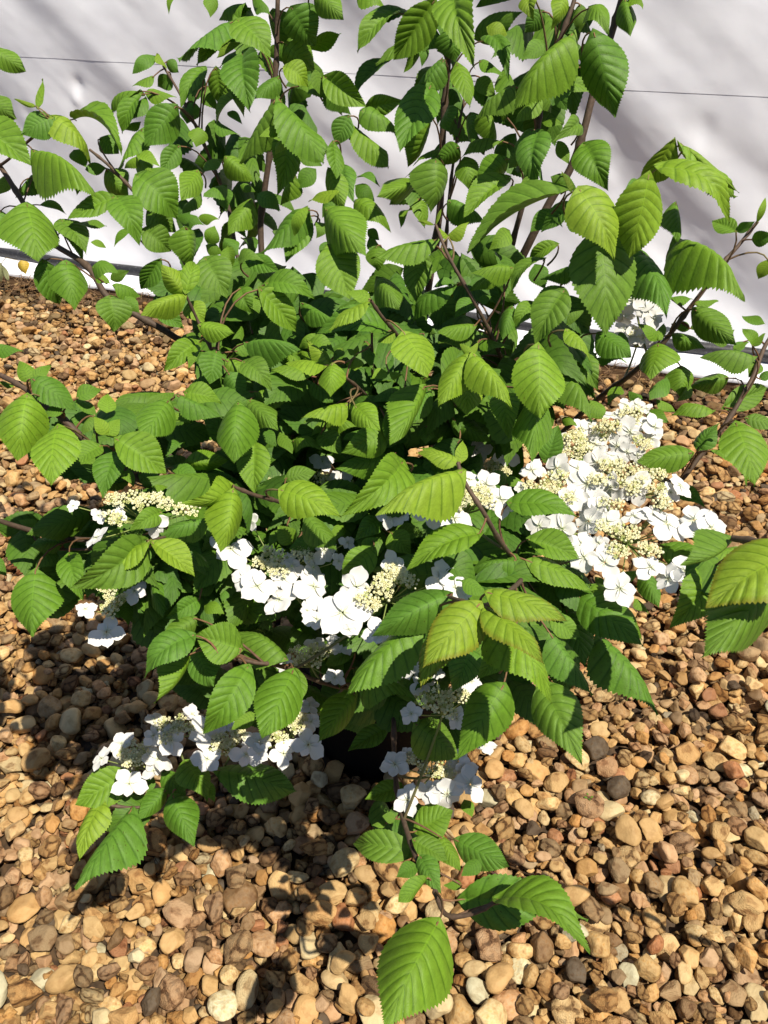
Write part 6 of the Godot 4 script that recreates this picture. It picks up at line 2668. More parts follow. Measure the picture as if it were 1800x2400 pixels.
	sl(25,-420,673,85,-376,669,54,14,87,47,34,3)
	sl(13,113,824,138,113,798,201,33,88,34,42,3)
	sl(21,138,641,404,185,615,424,16,97,20,35,3)
	sl(14,118,320,57,78,318,100,10,98,19,37,3)
	sl(19,-2,698,253,-64,709,286,28,94,16,45,3)
	sl(10,-266,680,64,-219,651,92,31,82,48,39,3)
	sl(25,-363,622,74,-423,642,80,34,89,31,40,3)
	sl(26,-90,564,50,-72,538,97,49,80,34,35,3)
	sl(25,-325,367,-134,-294,379,-192,25,92,30,41,3)
	sl(20,1,349,230,-54,356,265,29,86,41,41,3)
	sl(17,-16,729,164,7,699,218,22,97,4,41,3)
	sl(18,103,559,381,148,558,342,36,87,34,37,3)
	sl(16,-16,512,54,-17,536,-7,55,79,27,41,3)
	sl(22,-116,347,197,-150,342,242,38,79,49,35,3)
	sl(14,36,367,62,16,350,124,40,69,61,42,3)
	sl(10,-132,708,112,-135,685,174,30,91,27,41,3)
	sl(17,0,744,194,51,739,158,15,89,44,39,3)
	sl(21,76,626,370,135,605,367,13,88,46,39,3)
	sl(19,-10,625,199,-67,649,193,39,75,54,38,3)
	sl(25,-300,300,-56,-322,281,12,34,94,2,46,3)
	sl(18,157,559,341,215,545,320,37,82,44,39,3)
	sl(14,52,676,193,-5,694,202,28,86,43,37,3)
	sl(26,-94,629,5,-142,638,27,34,84,42,34,3)
	sl(22,-65,316,162,-9,303,139,40,91,8,38,3)
	sl(26,-87,621,-29,-125,619,11,37,88,29,34,3)
	sl(17,-12,670,116,-61,704,77,60,69,41,44,3)
	sl(22,-254,341,160,-242,360,102,15,88,44,38,3)
	sl(14,62,532,43,110,496,89,36,89,29,46,3)
	sl(20,17,462,228,75,438,231,37,81,46,39,3)
	sl(16,5,513,-35,69,488,-33,41,87,27,42,3)
	sl(14,38,654,158,38,626,226,37,91,19,46,3)
	sl(20,51,540,278,0,541,324,38,75,54,43,3)
	sl(7,-251,660,-36,-284,653,14,18,87,46,37,3)
	sl(9,-320,744,177,-360,770,151,42,83,36,34,3)
	sl(22,-213,420,189,-269,453,160,10,84,54,44,3)
	sl(23,98,364,296,119,384,229,20,86,47,45,3)
	sl(14,11,593,98,30,566,147,41,91,11,37,3)
	sl(18,62,675,332,70,648,394,54,77,33,42,3)
	sl(18,161,565,284,146,544,352,35,90,27,45,3)
	sl(25,-318,588,238,-377,618,220,31,85,42,42,3)
	sl(18,179,678,260,196,650,315,41,85,34,39,3)
	sl(26,-83,801,150,-116,789,211,21,77,60,44,3)
	sl(26,-191,631,-25,-236,657,-48,31,81,49,35,3)
	sl(26,-124,408,-50,-93,420,-112,26,86,45,44,3)
	sl(25,-430,656,85,-469,685,47,23,91,34,38,3)
	sl(21,97,683,372,157,659,375,38,82,43,40,3)
	sl(14,90,795,182,141,794,135,16,85,50,43,3)
	sl(23,7,323,365,22,298,412,42,89,20,34,3)
	sl(25,-366,557,230,-406,592,180,42,73,54,45,3)
	sl(25,-308,546,93,-348,539,148,26,92,31,43,3)
	sl(9,-197,559,75,-167,572,14,47,71,53,43,3)
	sl(24,-181,694,329,-230,720,311,23,90,37,36,3)
	sl(22,-168,347,129,-124,311,176,36,85,39,46,3)
	sl(25,-405,322,28,-427,349,-18,43,78,45,36,3)
	sl(10,-228,762,29,-202,773,-24,31,82,49,37,3)
	sl(9,-108,591,180,-92,610,116,44,90,4,42,3)
	sl(20,68,417,202,116,389,226,18,86,48,37,3)
	sl(25,-293,402,-29,-308,425,-71,45,80,39,31,3)
	sl(14,79,458,54,25,481,50,19,98,2,36,3)
	sl(16,-103,411,-77,-110,439,-140,54,70,46,43,3)
	sl(26,-154,642,-21,-189,633,37,17,97,15,42,3)
	sl(20,106,487,217,146,453,262,29,85,44,43,3)
	sl(20,70,398,186,9,406,222,30,95,3,44,3)
	sl(13,92,809,73,144,792,65,31,89,33,35,3)
	sl(7,-241,699,-77,-186,674,-67,46,79,41,38,3)
	sl(25,-401,590,191,-362,562,224,17,81,56,36,3)
	sl(25,-291,463,-6,-243,460,-45,17,92,34,38,3)
	sl(18,132,536,309,82,557,305,22,77,61,34,3)
	sl(26,-130,710,18,-65,699,-15,36,84,40,45,3)
	sl(20,110,487,243,97,470,297,39,86,34,36,3)
	sl(23,66,422,352,111,412,333,41,91,10,31,3)
	sl(18,160,608,352,221,590,339,29,93,24,40,3)
	sl(21,154,605,429,136,629,384,29,91,31,33,3)
	sl(10,-205,726,61,-181,694,119,45,82,37,43,3)
	sl(18,172,588,374,217,580,349,32,91,28,32,3)
	sl(22,-238,360,139,-280,396,89,42,82,40,46,3)
	sl(21,142,650,395,116,680,345,60,80,6,40,3)
	sl(9,-257,453,162,-236,467,105,24,92,32,39,3)
	sl(26,-62,628,26,-13,617,6,61,67,43,33,3)
	sl(25,-348,341,-73,-291,320,-76,38,90,22,38,3)
	sl(22,-112,379,252,-178,392,283,32,82,48,46,3)
	sl(20,4,481,325,58,445,363,32,93,20,46,3)
	sl(18,79,674,287,39,705,249,18,94,29,40,3)
	sl(20,86,366,158,107,376,111,23,88,41,33,3)
	sl(20,17,412,182,83,382,195,45,83,33,45,3)
	sl(24,-144,680,269,-180,673,320,38,90,20,39,3)
	sl(22,34,318,52,78,295,65,31,89,33,32,3)
	sl(9,-206,662,169,-219,639,238,17,95,27,46,3)
	sl(20,-4,585,310,-21,615,249,41,83,37,43,3)
	sl(19,-57,614,193,-5,592,199,36,88,32,35,3)
	sl(10,-172,677,51,-187,703,0,59,74,33,37,3)
	sl(20,24,578,368,87,551,375,41,88,25,43,3)
	sl(14,150,555,190,201,520,229,34,88,34,45,3)
	sl(26,-42,678,38,20,665,10,50,86,8,42,3)
	sl(9,-359,708,89,-381,692,151,39,91,15,42,3)
	sl(25,-449,511,98,-452,488,159,50,87,1,40,3)
	sl(26,-95,587,31,-68,560,72,49,84,24,35,3)
	sl(20,12,512,334,-30,507,388,17,83,53,43,3)
	sl(22,-222,406,210,-262,404,252,52,81,28,36,3)
	sl(20,42,448,175,67,422,215,48,77,43,33,3)
	sl(22,-125,350,251,-170,357,277,46,83,33,32,3)
	sl(20,119,457,201,74,464,228,59,78,21,33,3)
	sl(14,128,353,94,82,349,147,28,82,50,44,3)
	sl(22,-176,320,97,-246,346,98,32,81,49,46,3)
	sl(22,-235,338,122,-296,363,117,25,87,43,41,3)
	sl(25,-374,489,41,-388,470,106,38,82,42,43,3)
	sl(22,-239,344,106,-265,337,149,40,87,30,32,3)
	sl(20,68,389,176,113,361,204,37,81,45,37,3)
	sl(18,118,609,375,67,617,405,30,86,42,37,3)
	sl(14,79,794,174,101,811,111,38,64,66,43,3)
	sl(9,-422,714,111,-385,685,146,29,94,16,36,3)
	sl(26,-119,798,47,-126,774,114,11,96,26,44,3)
	sl(20,-212,581,357,-227,608,303,35,76,55,39,3)
	sl(22,-292,345,85,-320,375,35,32,87,37,40,3)
	sl(20,20,476,287,63,474,251,53,80,28,35,3)
	sl(25,-301,356,-57,-316,343,-11,34,93,11,31,3)
	sl(10,-175,682,85,-151,653,133,36,91,22,38,3)
	sl(20,24,372,158,23,353,207,32,86,39,33,3)
	sl(25,-374,589,58,-335,598,-4,40,78,49,46,3)
	sl(14,51,734,119,102,737,64,49,77,41,46,3)
	sl(25,-402,580,5,-406,609,-63,51,81,31,46,3)
	sl(21,141,669,438,158,681,393,21,96,20,31,3)
	sl(21,182,614,411,164,642,359,27,94,21,39,3)
	sl(17,-10,760,213,36,753,186,38,77,52,33,3)
	sl(10,-172,727,143,-119,708,139,46,61,65,35,3)
	sl(18,125,672,319,194,646,317,37,90,23,46,3)
	sl(22,-218,324,191,-285,344,205,19,96,18,45,3)
	sl(22,-206,310,186,-234,336,150,42,80,43,32,3)
	sl(7,-377,529,-100,-401,556,-146,37,88,31,36,3)
	sl(14,166,494,116,106,511,131,33,70,63,39,3)
	sl(18,44,633,353,71,649,287,42,88,24,45,3)
	sl(22,-283,432,212,-238,406,234,40,90,16,35,3)
	sl(26,-258,496,-56,-215,460,-8,33,92,20,46,3)
	sl(21,269,789,450,303,756,502,37,90,23,43,3)
	sl(10,-261,649,78,-298,683,29,33,93,14,44,3)
	sl(16,-22,568,25,-86,579,57,50,83,25,45,3)
	sl(18,94,587,330,146,564,337,35,88,33,35,3)
	sl(25,-376,614,64,-441,641,57,33,92,21,44,3)
	sl(25,-494,322,-63,-442,306,-73,50,71,50,34,3)
	sl(19,-52,684,296,-13,695,233,48,86,18,46,3)
	sl(23,20,386,429,77,367,421,31,89,34,38,3)
	sl(25,-378,488,102,-420,520,62,-7,91,42,41,3)
	sl(18,150,578,334,128,567,381,26,90,35,33,3)
	sl(21,158,596,416,159,622,350,25,87,42,44,3)
	sl(18,151,580,333,205,547,366,47,82,33,44,3)
	sl(20,-136,488,240,-201,501,269,26,72,64,45,3)
	sl(26,-61,616,7,-96,610,56,39,89,24,37,3)
	sl(9,-248,507,104,-222,515,59,10,94,34,33,3)
	sl(22,-64,348,178,-2,316,200,38,90,23,45,3)
	sl(25,-410,628,213,-391,596,274,41,88,26,44,3)
	sl(21,74,622,403,27,636,414,51,85,-9,31,3)
	sl(25,-313,679,185,-366,712,153,21,87,45,44,3)
	sl(25,-453,666,62,-402,668,8,19,76,62,46,3)
	sl(25,-339,344,-79,-354,323,-12,54,76,35,44,3)
	sl(20,33,536,248,87,505,276,31,89,34,42,3)
	sl(14,165,755,202,107,783,186,6,96,28,41,3)
	sl(19,-23,612,245,28,604,218,26,91,32,36,3)
	sl(6,-293,432,-143,-327,419,-78,46,81,37,46,3)
	sl(10,-195,774,180,-173,789,122,52,74,42,39,3)
	sl(25,-450,400,42,-511,408,81,24,81,54,45,3)
	sl(18,187,673,345,222,644,383,7,86,50,36,3)
	sl(6,-266,377,-164,-319,381,-124,26,91,33,41,3)
	sl(25,-414,388,-30,-393,406,-94,41,87,29,43,3)
	sl(20,89,488,256,41,511,244,55,78,29,34,3)
	sl(22,38,327,129,99,306,123,29,82,49,40,3)
	sl(25,-517,408,8,-489,374,66,61,70,36,45,3)
	sl(20,-125,419,294,-135,444,241,58,72,38,37,3)
	sl(9,-198,566,138,-245,563,192,31,88,37,45,3)
	sl(9,-185,585,149,-209,610,108,30,90,31,33,3)
	sl(16,-18,676,24,-52,705,-16,35,89,30,38,3)
	sl(14,99,408,148,42,426,158,28,95,17,37,3)
	sl(17,-20,691,100,-82,698,141,14,95,27,46,3)
	sl(18,74,647,273,55,677,215,18,95,26,42,3)
	sl(22,24,353,142,29,331,192,37,87,32,34,3)
	sl(25,-392,535,252,-362,541,210,43,70,57,32,3)
	sl(18,194,607,354,139,617,381,41,80,43,39,3)
	sl(18,216,633,300,209,613,358,3,96,28,38,3)
	sl(20,48,511,225,83,482,264,14,88,46,37,3)
	sl(20,-149,464,251,-136,434,313,39,85,35,43,3)
	sl(14,83,554,181,120,527,212,41,79,45,35,3)
	sl(22,-145,415,191,-110,379,246,39,89,24,46,3)
	sl(7,-364,644,8,-327,645,-29,38,81,44,32,3)
	sl(7,-362,617,-42,-368,594,20,23,89,39,41,3)
	sl(24,-151,664,245,-189,690,218,31,86,41,33,3)
	sl(26,-101,557,32,-62,526,70,30,86,42,39,3)
	sl(25,-325,366,33,-374,397,1,56,81,19,41,3)
	sl(9,-227,771,199,-279,787,208,21,98,6,34,3)
	sl(18,166,520,276,163,499,332,23,95,21,37,3)
	sl(24,-207,609,252,-179,579,300,58,81,13,39,3)
	sl(26,-194,595,-51,-167,610,-113,51,77,40,43,3)
	sl(20,32,501,290,82,495,257,34,94,10,37,3)
	sl(13,136,792,130,146,766,184,48,83,27,38,3)
	sl(14,82,531,147,30,550,150,28,87,41,35,3)
	sl(10,-148,704,78,-212,722,95,24,96,-14,43,3)
	sl(16,-25,385,-25,36,377,-63,37,85,37,45,3)
	sl(20,-53,465,294,-6,458,267,34,87,36,34,3)
	sl(22,-137,374,275,-200,404,260,33,89,30,44,3)
	sl(18,141,512,313,178,518,262,12,92,37,39,3)
	sl(22,-114,355,216,-154,358,246,36,81,46,31,3)
	sl(19,48,511,214,82,485,246,45,89,11,33,3)
	sl(17,-49,729,179,-113,759,165,20,94,29,44,3)
	sl(26,-103,547,34,-130,533,94,36,87,33,42,3)
	sl(26,-201,641,44,-156,610,79,27,87,41,40,3)
	sl(9,-231,601,99,-194,574,131,-13,94,31,35,3)
	sl(23,16,386,429,64,358,455,37,93,-3,38,3)
	sl(16,-89,435,-35,-39,403,-3,34,91,22,41,3)
	sl(23,150,448,244,196,423,261,32,88,35,34,3)
	sl(25,-319,410,-84,-337,394,-28,37,84,40,38,3)
	sl(22,-279,312,357,-327,312,403,39,82,41,42,3)
	sl(25,-391,601,294,-323,585,269,27,85,46,46,3)
	sl(24,-236,631,327,-275,659,292,26,87,42,37,3)
	sl(22,-264,451,260,-254,468,207,38,80,46,35,3)
	sl(9,-249,514,134,-262,542,76,45,77,46,41,3)
	sl(25,-369,470,-125,-429,496,-132,33,92,20,41,3)
	sl(14,84,581,47,77,605,-6,16,94,31,37,3)
	sl(20,2,590,313,23,560,368,41,84,34,41,3)
	sl(19,1,674,267,-7,658,315,15,83,54,32,3)
	sl(25,-393,563,6,-437,585,-8,13,95,27,32,3)
	sl(3,350,1229,-325,370,1163,-304,-22,24,94,38,3)
	sl(1,62,1294,-366,94,1242,-338,-23,36,91,39,3)
	sl(1,107,1320,-534,116,1249,-485,-15,55,82,41,3)
	sl(4,303,1268,-255,317,1215,-218,-53,39,75,31,3)
	sl(0,-129,1276,-525,-120,1198,-502,-37,23,90,45,3)
	sl(0,-193,1249,-459,-262,1243,-376,35,87,35,40,3)
	sl(3,371,1291,-281,308,1261,-336,-64,-7,77,56,3)
	sl(0,-35,1219,-437,-6,1159,-452,-91,-41,-11,43,3)
	sl(4,225,1211,-396,167,1161,-414,-38,11,92,47,3)
	sl(4,303,1301,-349,389,1265,-393,52,21,83,38,3)
	sl(0,-119,1298,-572,-182,1268,-543,30,27,92,46,3)
	sl(3,476,1359,-471,531,1330,-407,-65,29,70,43,3)
	sl(3,387,1276,-322,405,1221,-316,-72,-15,67,38,3)
	sl(1,72,1278,-495,86,1217,-475,8,32,94,41,3)
	sl(3,409,1339,-541,396,1264,-406,6,87,49,47,3)
	sl(3,380,1361,-392,353,1319,-423,-46,-31,83,34,3)
	sl(4,243,1269,-268,235,1216,-270,48,-10,87,32,3)
	sl(0,-110,1274,-440,-73,1213,-353,-38,67,64,39,3)
	sl(4,265,1266,-355,232,1216,-353,29,-15,95,34,3)
	sl(3,343,1213,-260,356,1154,-138,61,74,29,46,3)
	sl(3,335,1239,-356,266,1230,-390,-46,10,88,36,3)
	sl(0,-211,1318,-470,-226,1238,-394,27,64,72,61,3)
	sl(3,341,1242,-314,334,1181,-273,-54,51,67,47,3)
	sl(0,-221,1279,-583,-264,1231,-612,-78,42,47,37,3)
	sl(4,230,1217,-274,251,1136,-278,73,16,66,52,3)
	sl(0,-182,1300,-604,-262,1261,-576,44,-25,86,57,3)
	sl(1,66,1358,-541,62,1287,-415,-19,86,47,44,3)
	sl(0,-116,1287,-462,-124,1218,-492,30,-41,86,40,3)
	sl(3,375,1235,-325,327,1196,-309,-2,41,91,43,3)
	sl(1,84,1368,-515,148,1315,-391,-52,66,55,57,3)
	sl(1,159,1318,-547,196,1252,-518,-2,39,92,49,3)
	sl(1,33,1185,-395,58,1126,-364,-36,32,88,47,3)
	sl(0,-54,1327,-536,10,1289,-550,32,21,92,44,3)
	sl(1,156,1251,-445,99,1220,-414,46,3,89,42,3)
	sl(0,-175,1357,-575,-122,1298,-554,5,39,92,57,3)
	sl(1,209,1380,-523,173,1314,-461,3,68,73,40,3)
	sl(0,-129,1250,-439,-138,1192,-399,43,46,78,39,3)
	sl(1,75,1365,-574,131,1300,-503,56,78,28,45,3)
	sl(1,170,1230,-457,201,1165,-354,5,85,52,42,3)
	sl(3,404,1313,-377,380,1267,-411,-90,20,38,40,3)
	sl(1,147,1289,-526,129,1211,-548,-13,-24,96,47,3)
	sl(3,359,1313,-369,402,1258,-354,-69,-36,63,37,3)
	sl(1,96,1203,-406,109,1136,-416,-2,-16,99,50,3)
	sl(3,332,1339,-472,366,1272,-378,-45,64,62,50,3)
	sl(1,85,1340,-551,114,1269,-533,19,31,93,51,3)
	sl(1,137,1213,-385,210,1174,-319,-55,31,78,57,3)
	sl(0,-232,1285,-551,-181,1216,-433,-48,65,59,44,3)
	sl(3,340,1296,-451,411,1291,-460,13,18,98,42,3)
	sl(3,356,1218,-270,306,1168,-256,20,8,98,44,3)
	sl(0,-269,1365,-671,-211,1362,-732,60,59,54,41,3)
	sl(4,301,1242,-282,239,1255,-361,-79,0,62,46,3)
	sl(3,391,1348,-454,367,1283,-364,-22,82,53,48,3)
	sl(0,-78,1331,-498,-80,1272,-508,57,-16,81,36,3)
	sl(0,-168,1303,-548,-222,1258,-539,58,-58,56,46,3)
	sl(0,-63,1284,-559,-145,1281,-627,-56,-44,70,41,3)
	sl(4,265,1298,-340,215,1236,-251,21,74,64,53,3)
	sl(3,506,1347,-371,457,1291,-352,-52,65,55,56,3)
	sl(3,354,1308,-427,305,1244,-351,-22,81,54,41,3)
	sl(0,-99,1364,-484,-30,1319,-375,-50,64,58,38,3)
	sl(0,-141,1377,-510,-99,1324,-408,-57,61,55,42,3)
	sl(3,378,1237,-313,437,1212,-280,-34,37,87,38,3)
	sl(0,-218,1331,-586,-218,1269,-565,-51,26,82,36,3)
	sl(1,130,1327,-450,206,1291,-501,63,33,71,45,3)
	sl(1,91,1322,-537,17,1285,-538,12,-29,95,48,3)
	sl(0,-110,1235,-475,-46,1186,-483,-15,-34,93,55,3)
	sl(1,114,1203,-322,25,1186,-225,46,70,55,56,3)
	sl(3,332,1287,-308,414,1303,-364,45,43,78,38,3)
	sl(0,-138,1363,-606,-101,1316,-574,1,56,83,38,3)
	sl(0,-89,1310,-478,-75,1258,-460,8,34,94,41,3)
	sl(0,-124,1233,-395,-111,1179,-380,13,29,95,32,3)
	sl(4,231,1276,-411,295,1247,-306,76,-33,-56,48,3)
	sl(0,-189,1373,-594,-274,1335,-601,-30,51,81,50,3)
	sl(3,381,1344,-443,431,1277,-394,-20,48,85,45,3)
	sl(0,-146,1189,-385,-209,1149,-340,26,52,82,51,3)
	sl(4,278,1281,-327,196,1262,-363,-41,6,91,43,3)
	sl(0,-184,1373,-642,-80,1374,-551,-66,2,75,54,3)
	sl(3,419,1386,-579,428,1328,-612,-80,-38,47,50,3)
	sl(1,93,1234,-307,34,1189,-293,44,-33,83,44,3)
	sl(1,96,1221,-438,167,1187,-417,16,74,65,39,3)
	sl(0,-124,1231,-473,-81,1192,-472,18,21,96,36,3)
	sl(4,276,1224,-357,346,1222,-351,-5,64,76,44,3)
	sl(1,82,1354,-558,40,1299,-599,-56,-17,81,47,3)
	sl(0,-83,1364,-616,-125,1322,-582,6,60,80,36,3)
	sl(4,314,1287,-309,345,1241,-233,0,86,52,33,3)
	sl(4,208,1290,-373,244,1237,-358,56,55,62,35,3)
	sl(3,307,1192,-266,372,1144,-186,-58,40,71,47,3)
	sl(0,-128,1363,-518,-113,1315,-546,23,-43,87,37,3)
	sl(3,349,1348,-419,296,1288,-421,49,-45,75,46,3)
	sl(0,-65,1270,-395,-3,1208,-419,68,47,56,54,3)
	sl(3,434,1325,-351,400,1276,-353,-33,19,93,48,3)
	sl(3,439,1377,-533,412,1310,-499,-47,55,69,56,3)
	sl(3,490,1306,-501,544,1274,-388,-86,20,47,52,3)
	sl(0,-81,1316,-491,-134,1260,-445,45,28,85,47,3)
	sl(0,-58,1237,-441,-130,1215,-347,-50,85,-18,39,3)
	sl(0,-159,1338,-594,-204,1269,-558,37,23,90,59,3)
	sl(0,-77,1395,-695,-40,1336,-657,66,66,36,45,3)
	sl(0,-157,1210,-489,-148,1138,-452,-35,39,85,42,3)
	sl(1,140,1293,-387,68,1248,-394,25,-51,82,51,3)
	sl(3,413,1234,-362,381,1167,-234,-23,88,41,40,3)
	sl(3,323,1211,-270,312,1144,-219,-5,61,79,45,3)
	sl(3,293,1161,-308,339,1141,-230,-79,30,54,37,3)
	sl(0,-79,1338,-611,-62,1265,-648,-11,-47,87,60,3)
	sl(4,241,1279,-253,191,1228,-299,48,-80,36,55,3)
	sl(4,291,1317,-414,327,1259,-404,-53,-19,83,37,3)
	sl(0,-163,1324,-632,-263,1316,-627,2,33,95,54,3)
	sl(3,370,1378,-570,313,1415,-670,-13,90,41,48,3)
	sl(0,-169,1373,-585,-216,1314,-569,17,12,98,53,3)
	sl(0,-154,1376,-547,-115,1317,-509,-78,-12,62,45,3)
	sl(1,28,1287,-415,-49,1303,-498,2,98,17,35,3)
	sl(0,-162,1314,-469,-185,1255,-389,83,31,47,41,3)
	sl(0,-213,1163,-427,-323,1138,-482,-39,-25,89,45,3)
	sl(1,115,1286,-408,192,1280,-403,-8,-18,98,36,3)
	sl(0,-265,1262,-467,-215,1195,-371,-13,78,61,57,3)
	sl(0,-242,1251,-471,-270,1182,-472,15,-8,99,53,3)
	sl(0,-294,1375,-598,-222,1384,-604,7,19,98,45,3)
	sl(1,101,1188,-423,160,1126,-427,2,-4,100,50,3)
	sl(1,88,1256,-404,163,1254,-391,-16,31,94,47,3)
	sl(1,120,1369,-499,71,1308,-445,66,13,74,42,3)
	sl(4,231,1224,-295,221,1161,-322,53,26,-81,37,3)
	sl(4,245,1229,-285,301,1170,-211,-75,10,66,53,3)
	sl(4,287,1244,-306,255,1183,-209,-25,85,46,49,3)
	sl(1,185,1310,-472,102,1275,-443,25,20,95,50,3)
	sl(4,307,1317,-430,297,1270,-457,98,-13,-16,41,3)
	sl(1,32,1330,-534,30,1267,-513,-33,30,89,48,3)
	sl(0,-175,1339,-525,-114,1292,-534,-2,-22,98,42,3)
	sl(1,166,1273,-286,141,1200,-149,59,66,46,49,3)
	sl(3,381,1232,-291,396,1160,-179,-35,77,54,60,3)
	sl(3,412,1316,-519,325,1311,-533,-15,-9,98,43,3)
	sl(0,-125,1325,-562,-138,1250,-597,88,7,-47,52,3)
	sl(1,88,1239,-353,114,1185,-368,19,-18,96,32,3)
	sl(3,398,1336,-536,425,1285,-498,29,66,69,32,3)
	sl(1,133,1243,-323,151,1183,-288,-41,36,84,36,3)
	sl(3,328,1209,-280,304,1137,-315,-82,-1,57,58,3)
	sl(0,-107,1317,-620,-93,1259,-563,-9,69,72,39,3)
	sl(3,518,1347,-487,612,1331,-474,-6,41,91,45,3)
	sl(0,-149,1264,-516,-114,1215,-549,82,23,53,34,3)
	sl(3,373,1252,-411,349,1185,-400,-89,37,27,41,3)
	sl(0,-160,1306,-444,-258,1291,-490,-43,42,80,49,3)
	sl(0,-97,1275,-584,-83,1223,-529,-2,73,69,30,3)
	sl(1,55,1214,-436,-17,1171,-451,-48,57,67,55,3)
	sl(0,-189,1259,-511,-117,1245,-514,10,32,94,46,3)
	sl(3,350,1352,-384,293,1298,-368,1,28,96,50,3)
	sl(0,-17,1223,-463,-29,1161,-488,82,7,-56,41,3)
	sl(0,-131,1278,-530,-56,1235,-501,-14,38,91,43,3)
	sl(3,383,1317,-504,298,1303,-516,-17,25,95,57,3)
	sl(4,288,1214,-340,245,1155,-357,-17,-16,97,41,3)
	sl(1,104,1231,-438,51,1176,-429,-17,32,93,40,3)
	sl(4,258,1271,-287,317,1238,-231,-74,-28,61,48,3)
	sl(1,90,1341,-455,99,1282,-392,-7,72,69,39,3)
	sl(4,272,1174,-332,357,1141,-293,-44,-8,89,53,3)
	sl(25,-518,680,105,-488,648,134,21,76,62,28,3)
	sl(28,-521,683,301,-497,657,360,56,82,14,28,3)
	sl(28,-545,665,276,-565,645,321,41,75,52,31,3)
	sl(25,-472,635,227,-479,593,272,59,54,60,39,3)
	sl(25,-481,664,235,-482,609,249,36,23,90,25,3)
	sl(25,-483,634,225,-498,597,262,26,63,73,34,3)
	sl(9,-569,725,147,-546,680,144,83,41,37,25,3)
	sl(25,-536,686,195,-592,645,218,-34,77,53,33,3)
	sl(9,-498,781,216,-544,813,210,27,56,78,35,3)
	sl(9,-518,801,221,-484,767,239,52,74,43,33,3)
	sl(9,-568,704,191,-593,706,256,44,89,14,33,3)
	sl(25,-515,664,135,-472,649,191,16,98,12,27,3)
	sl(25,-521,563,194,-501,548,254,-41,84,36,29,3)
	sl(25,-585,611,258,-545,594,323,53,84,-11,28,3)
	sl(28,-524,730,273,-580,645,271,-50,35,-79,32,3)
	sl(25,-542,660,236,-537,633,296,88,46,14,29,3)
	sl(25,-542,553,226,-615,512,247,-26,77,58,44,3)
	sl(25,-542,637,215,-493,575,208,62,41,67,51,3)
	sl(28,-516,624,314,-481,558,317,43,26,86,46,3)
	sl(25,-561,649,212,-494,642,221,3,88,47,36,3)
	sl(28,-460,683,221,-455,635,265,15,68,72,35,3)
	sl(9,-466,712,173,-448,665,195,-4,40,91,34,3)
	sl(25,-542,624,186,-512,602,265,27,95,17,37,3)
	sl(25,-526,606,166,-532,595,225,26,94,21,30,3)
	sl(9,-525,772,178,-557,777,248,60,77,22,49,3)
	sl(25,-508,673,201,-520,616,242,73,28,62,34,3)
	sl(28,-483,650,310,-444,635,371,24,97,8,26,3)
	sl(9,-552,703,150,-501,665,198,47,86,19,39,3)
	sl(9,-480,717,156,-496,687,220,35,81,47,33,3)
	sl(9,-548,770,193,-518,742,279,-51,75,42,44,3)
	sl(9,-508,743,124,-570,746,153,-33,58,-75,37,3)
	sl(25,-493,645,163,-464,608,196,47,76,45,34,3)
	sl(28,-527,746,273,-508,702,302,-6,53,84,34,3)
	sl(25,-582,628,248,-572,604,294,60,76,27,23,3)
	sl(28,-532,722,224,-475,692,254,32,90,29,32,3)
	sl(25,-499,693,140,-474,648,179,24,71,66,39,3)
	sl(25,-531,583,293,-504,551,338,16,85,51,36,3)
	sl(28,-491,704,256,-471,668,294,1,72,69,25,3)
	sl(9,-493,719,143,-432,709,205,20,98,-3,31,3)
	sl(28,-514,740,261,-557,687,293,56,4,83,34,3)
	sl(25,-470,632,249,-492,630,313,93,16,32,31,3)
	sl(25,-506,596,262,-532,562,304,-27,82,50,35,3)
	sl(28,-510,658,268,-480,613,279,54,53,66,31,3)
	sl(28,-513,700,332,-556,681,365,21,71,67,40,3)


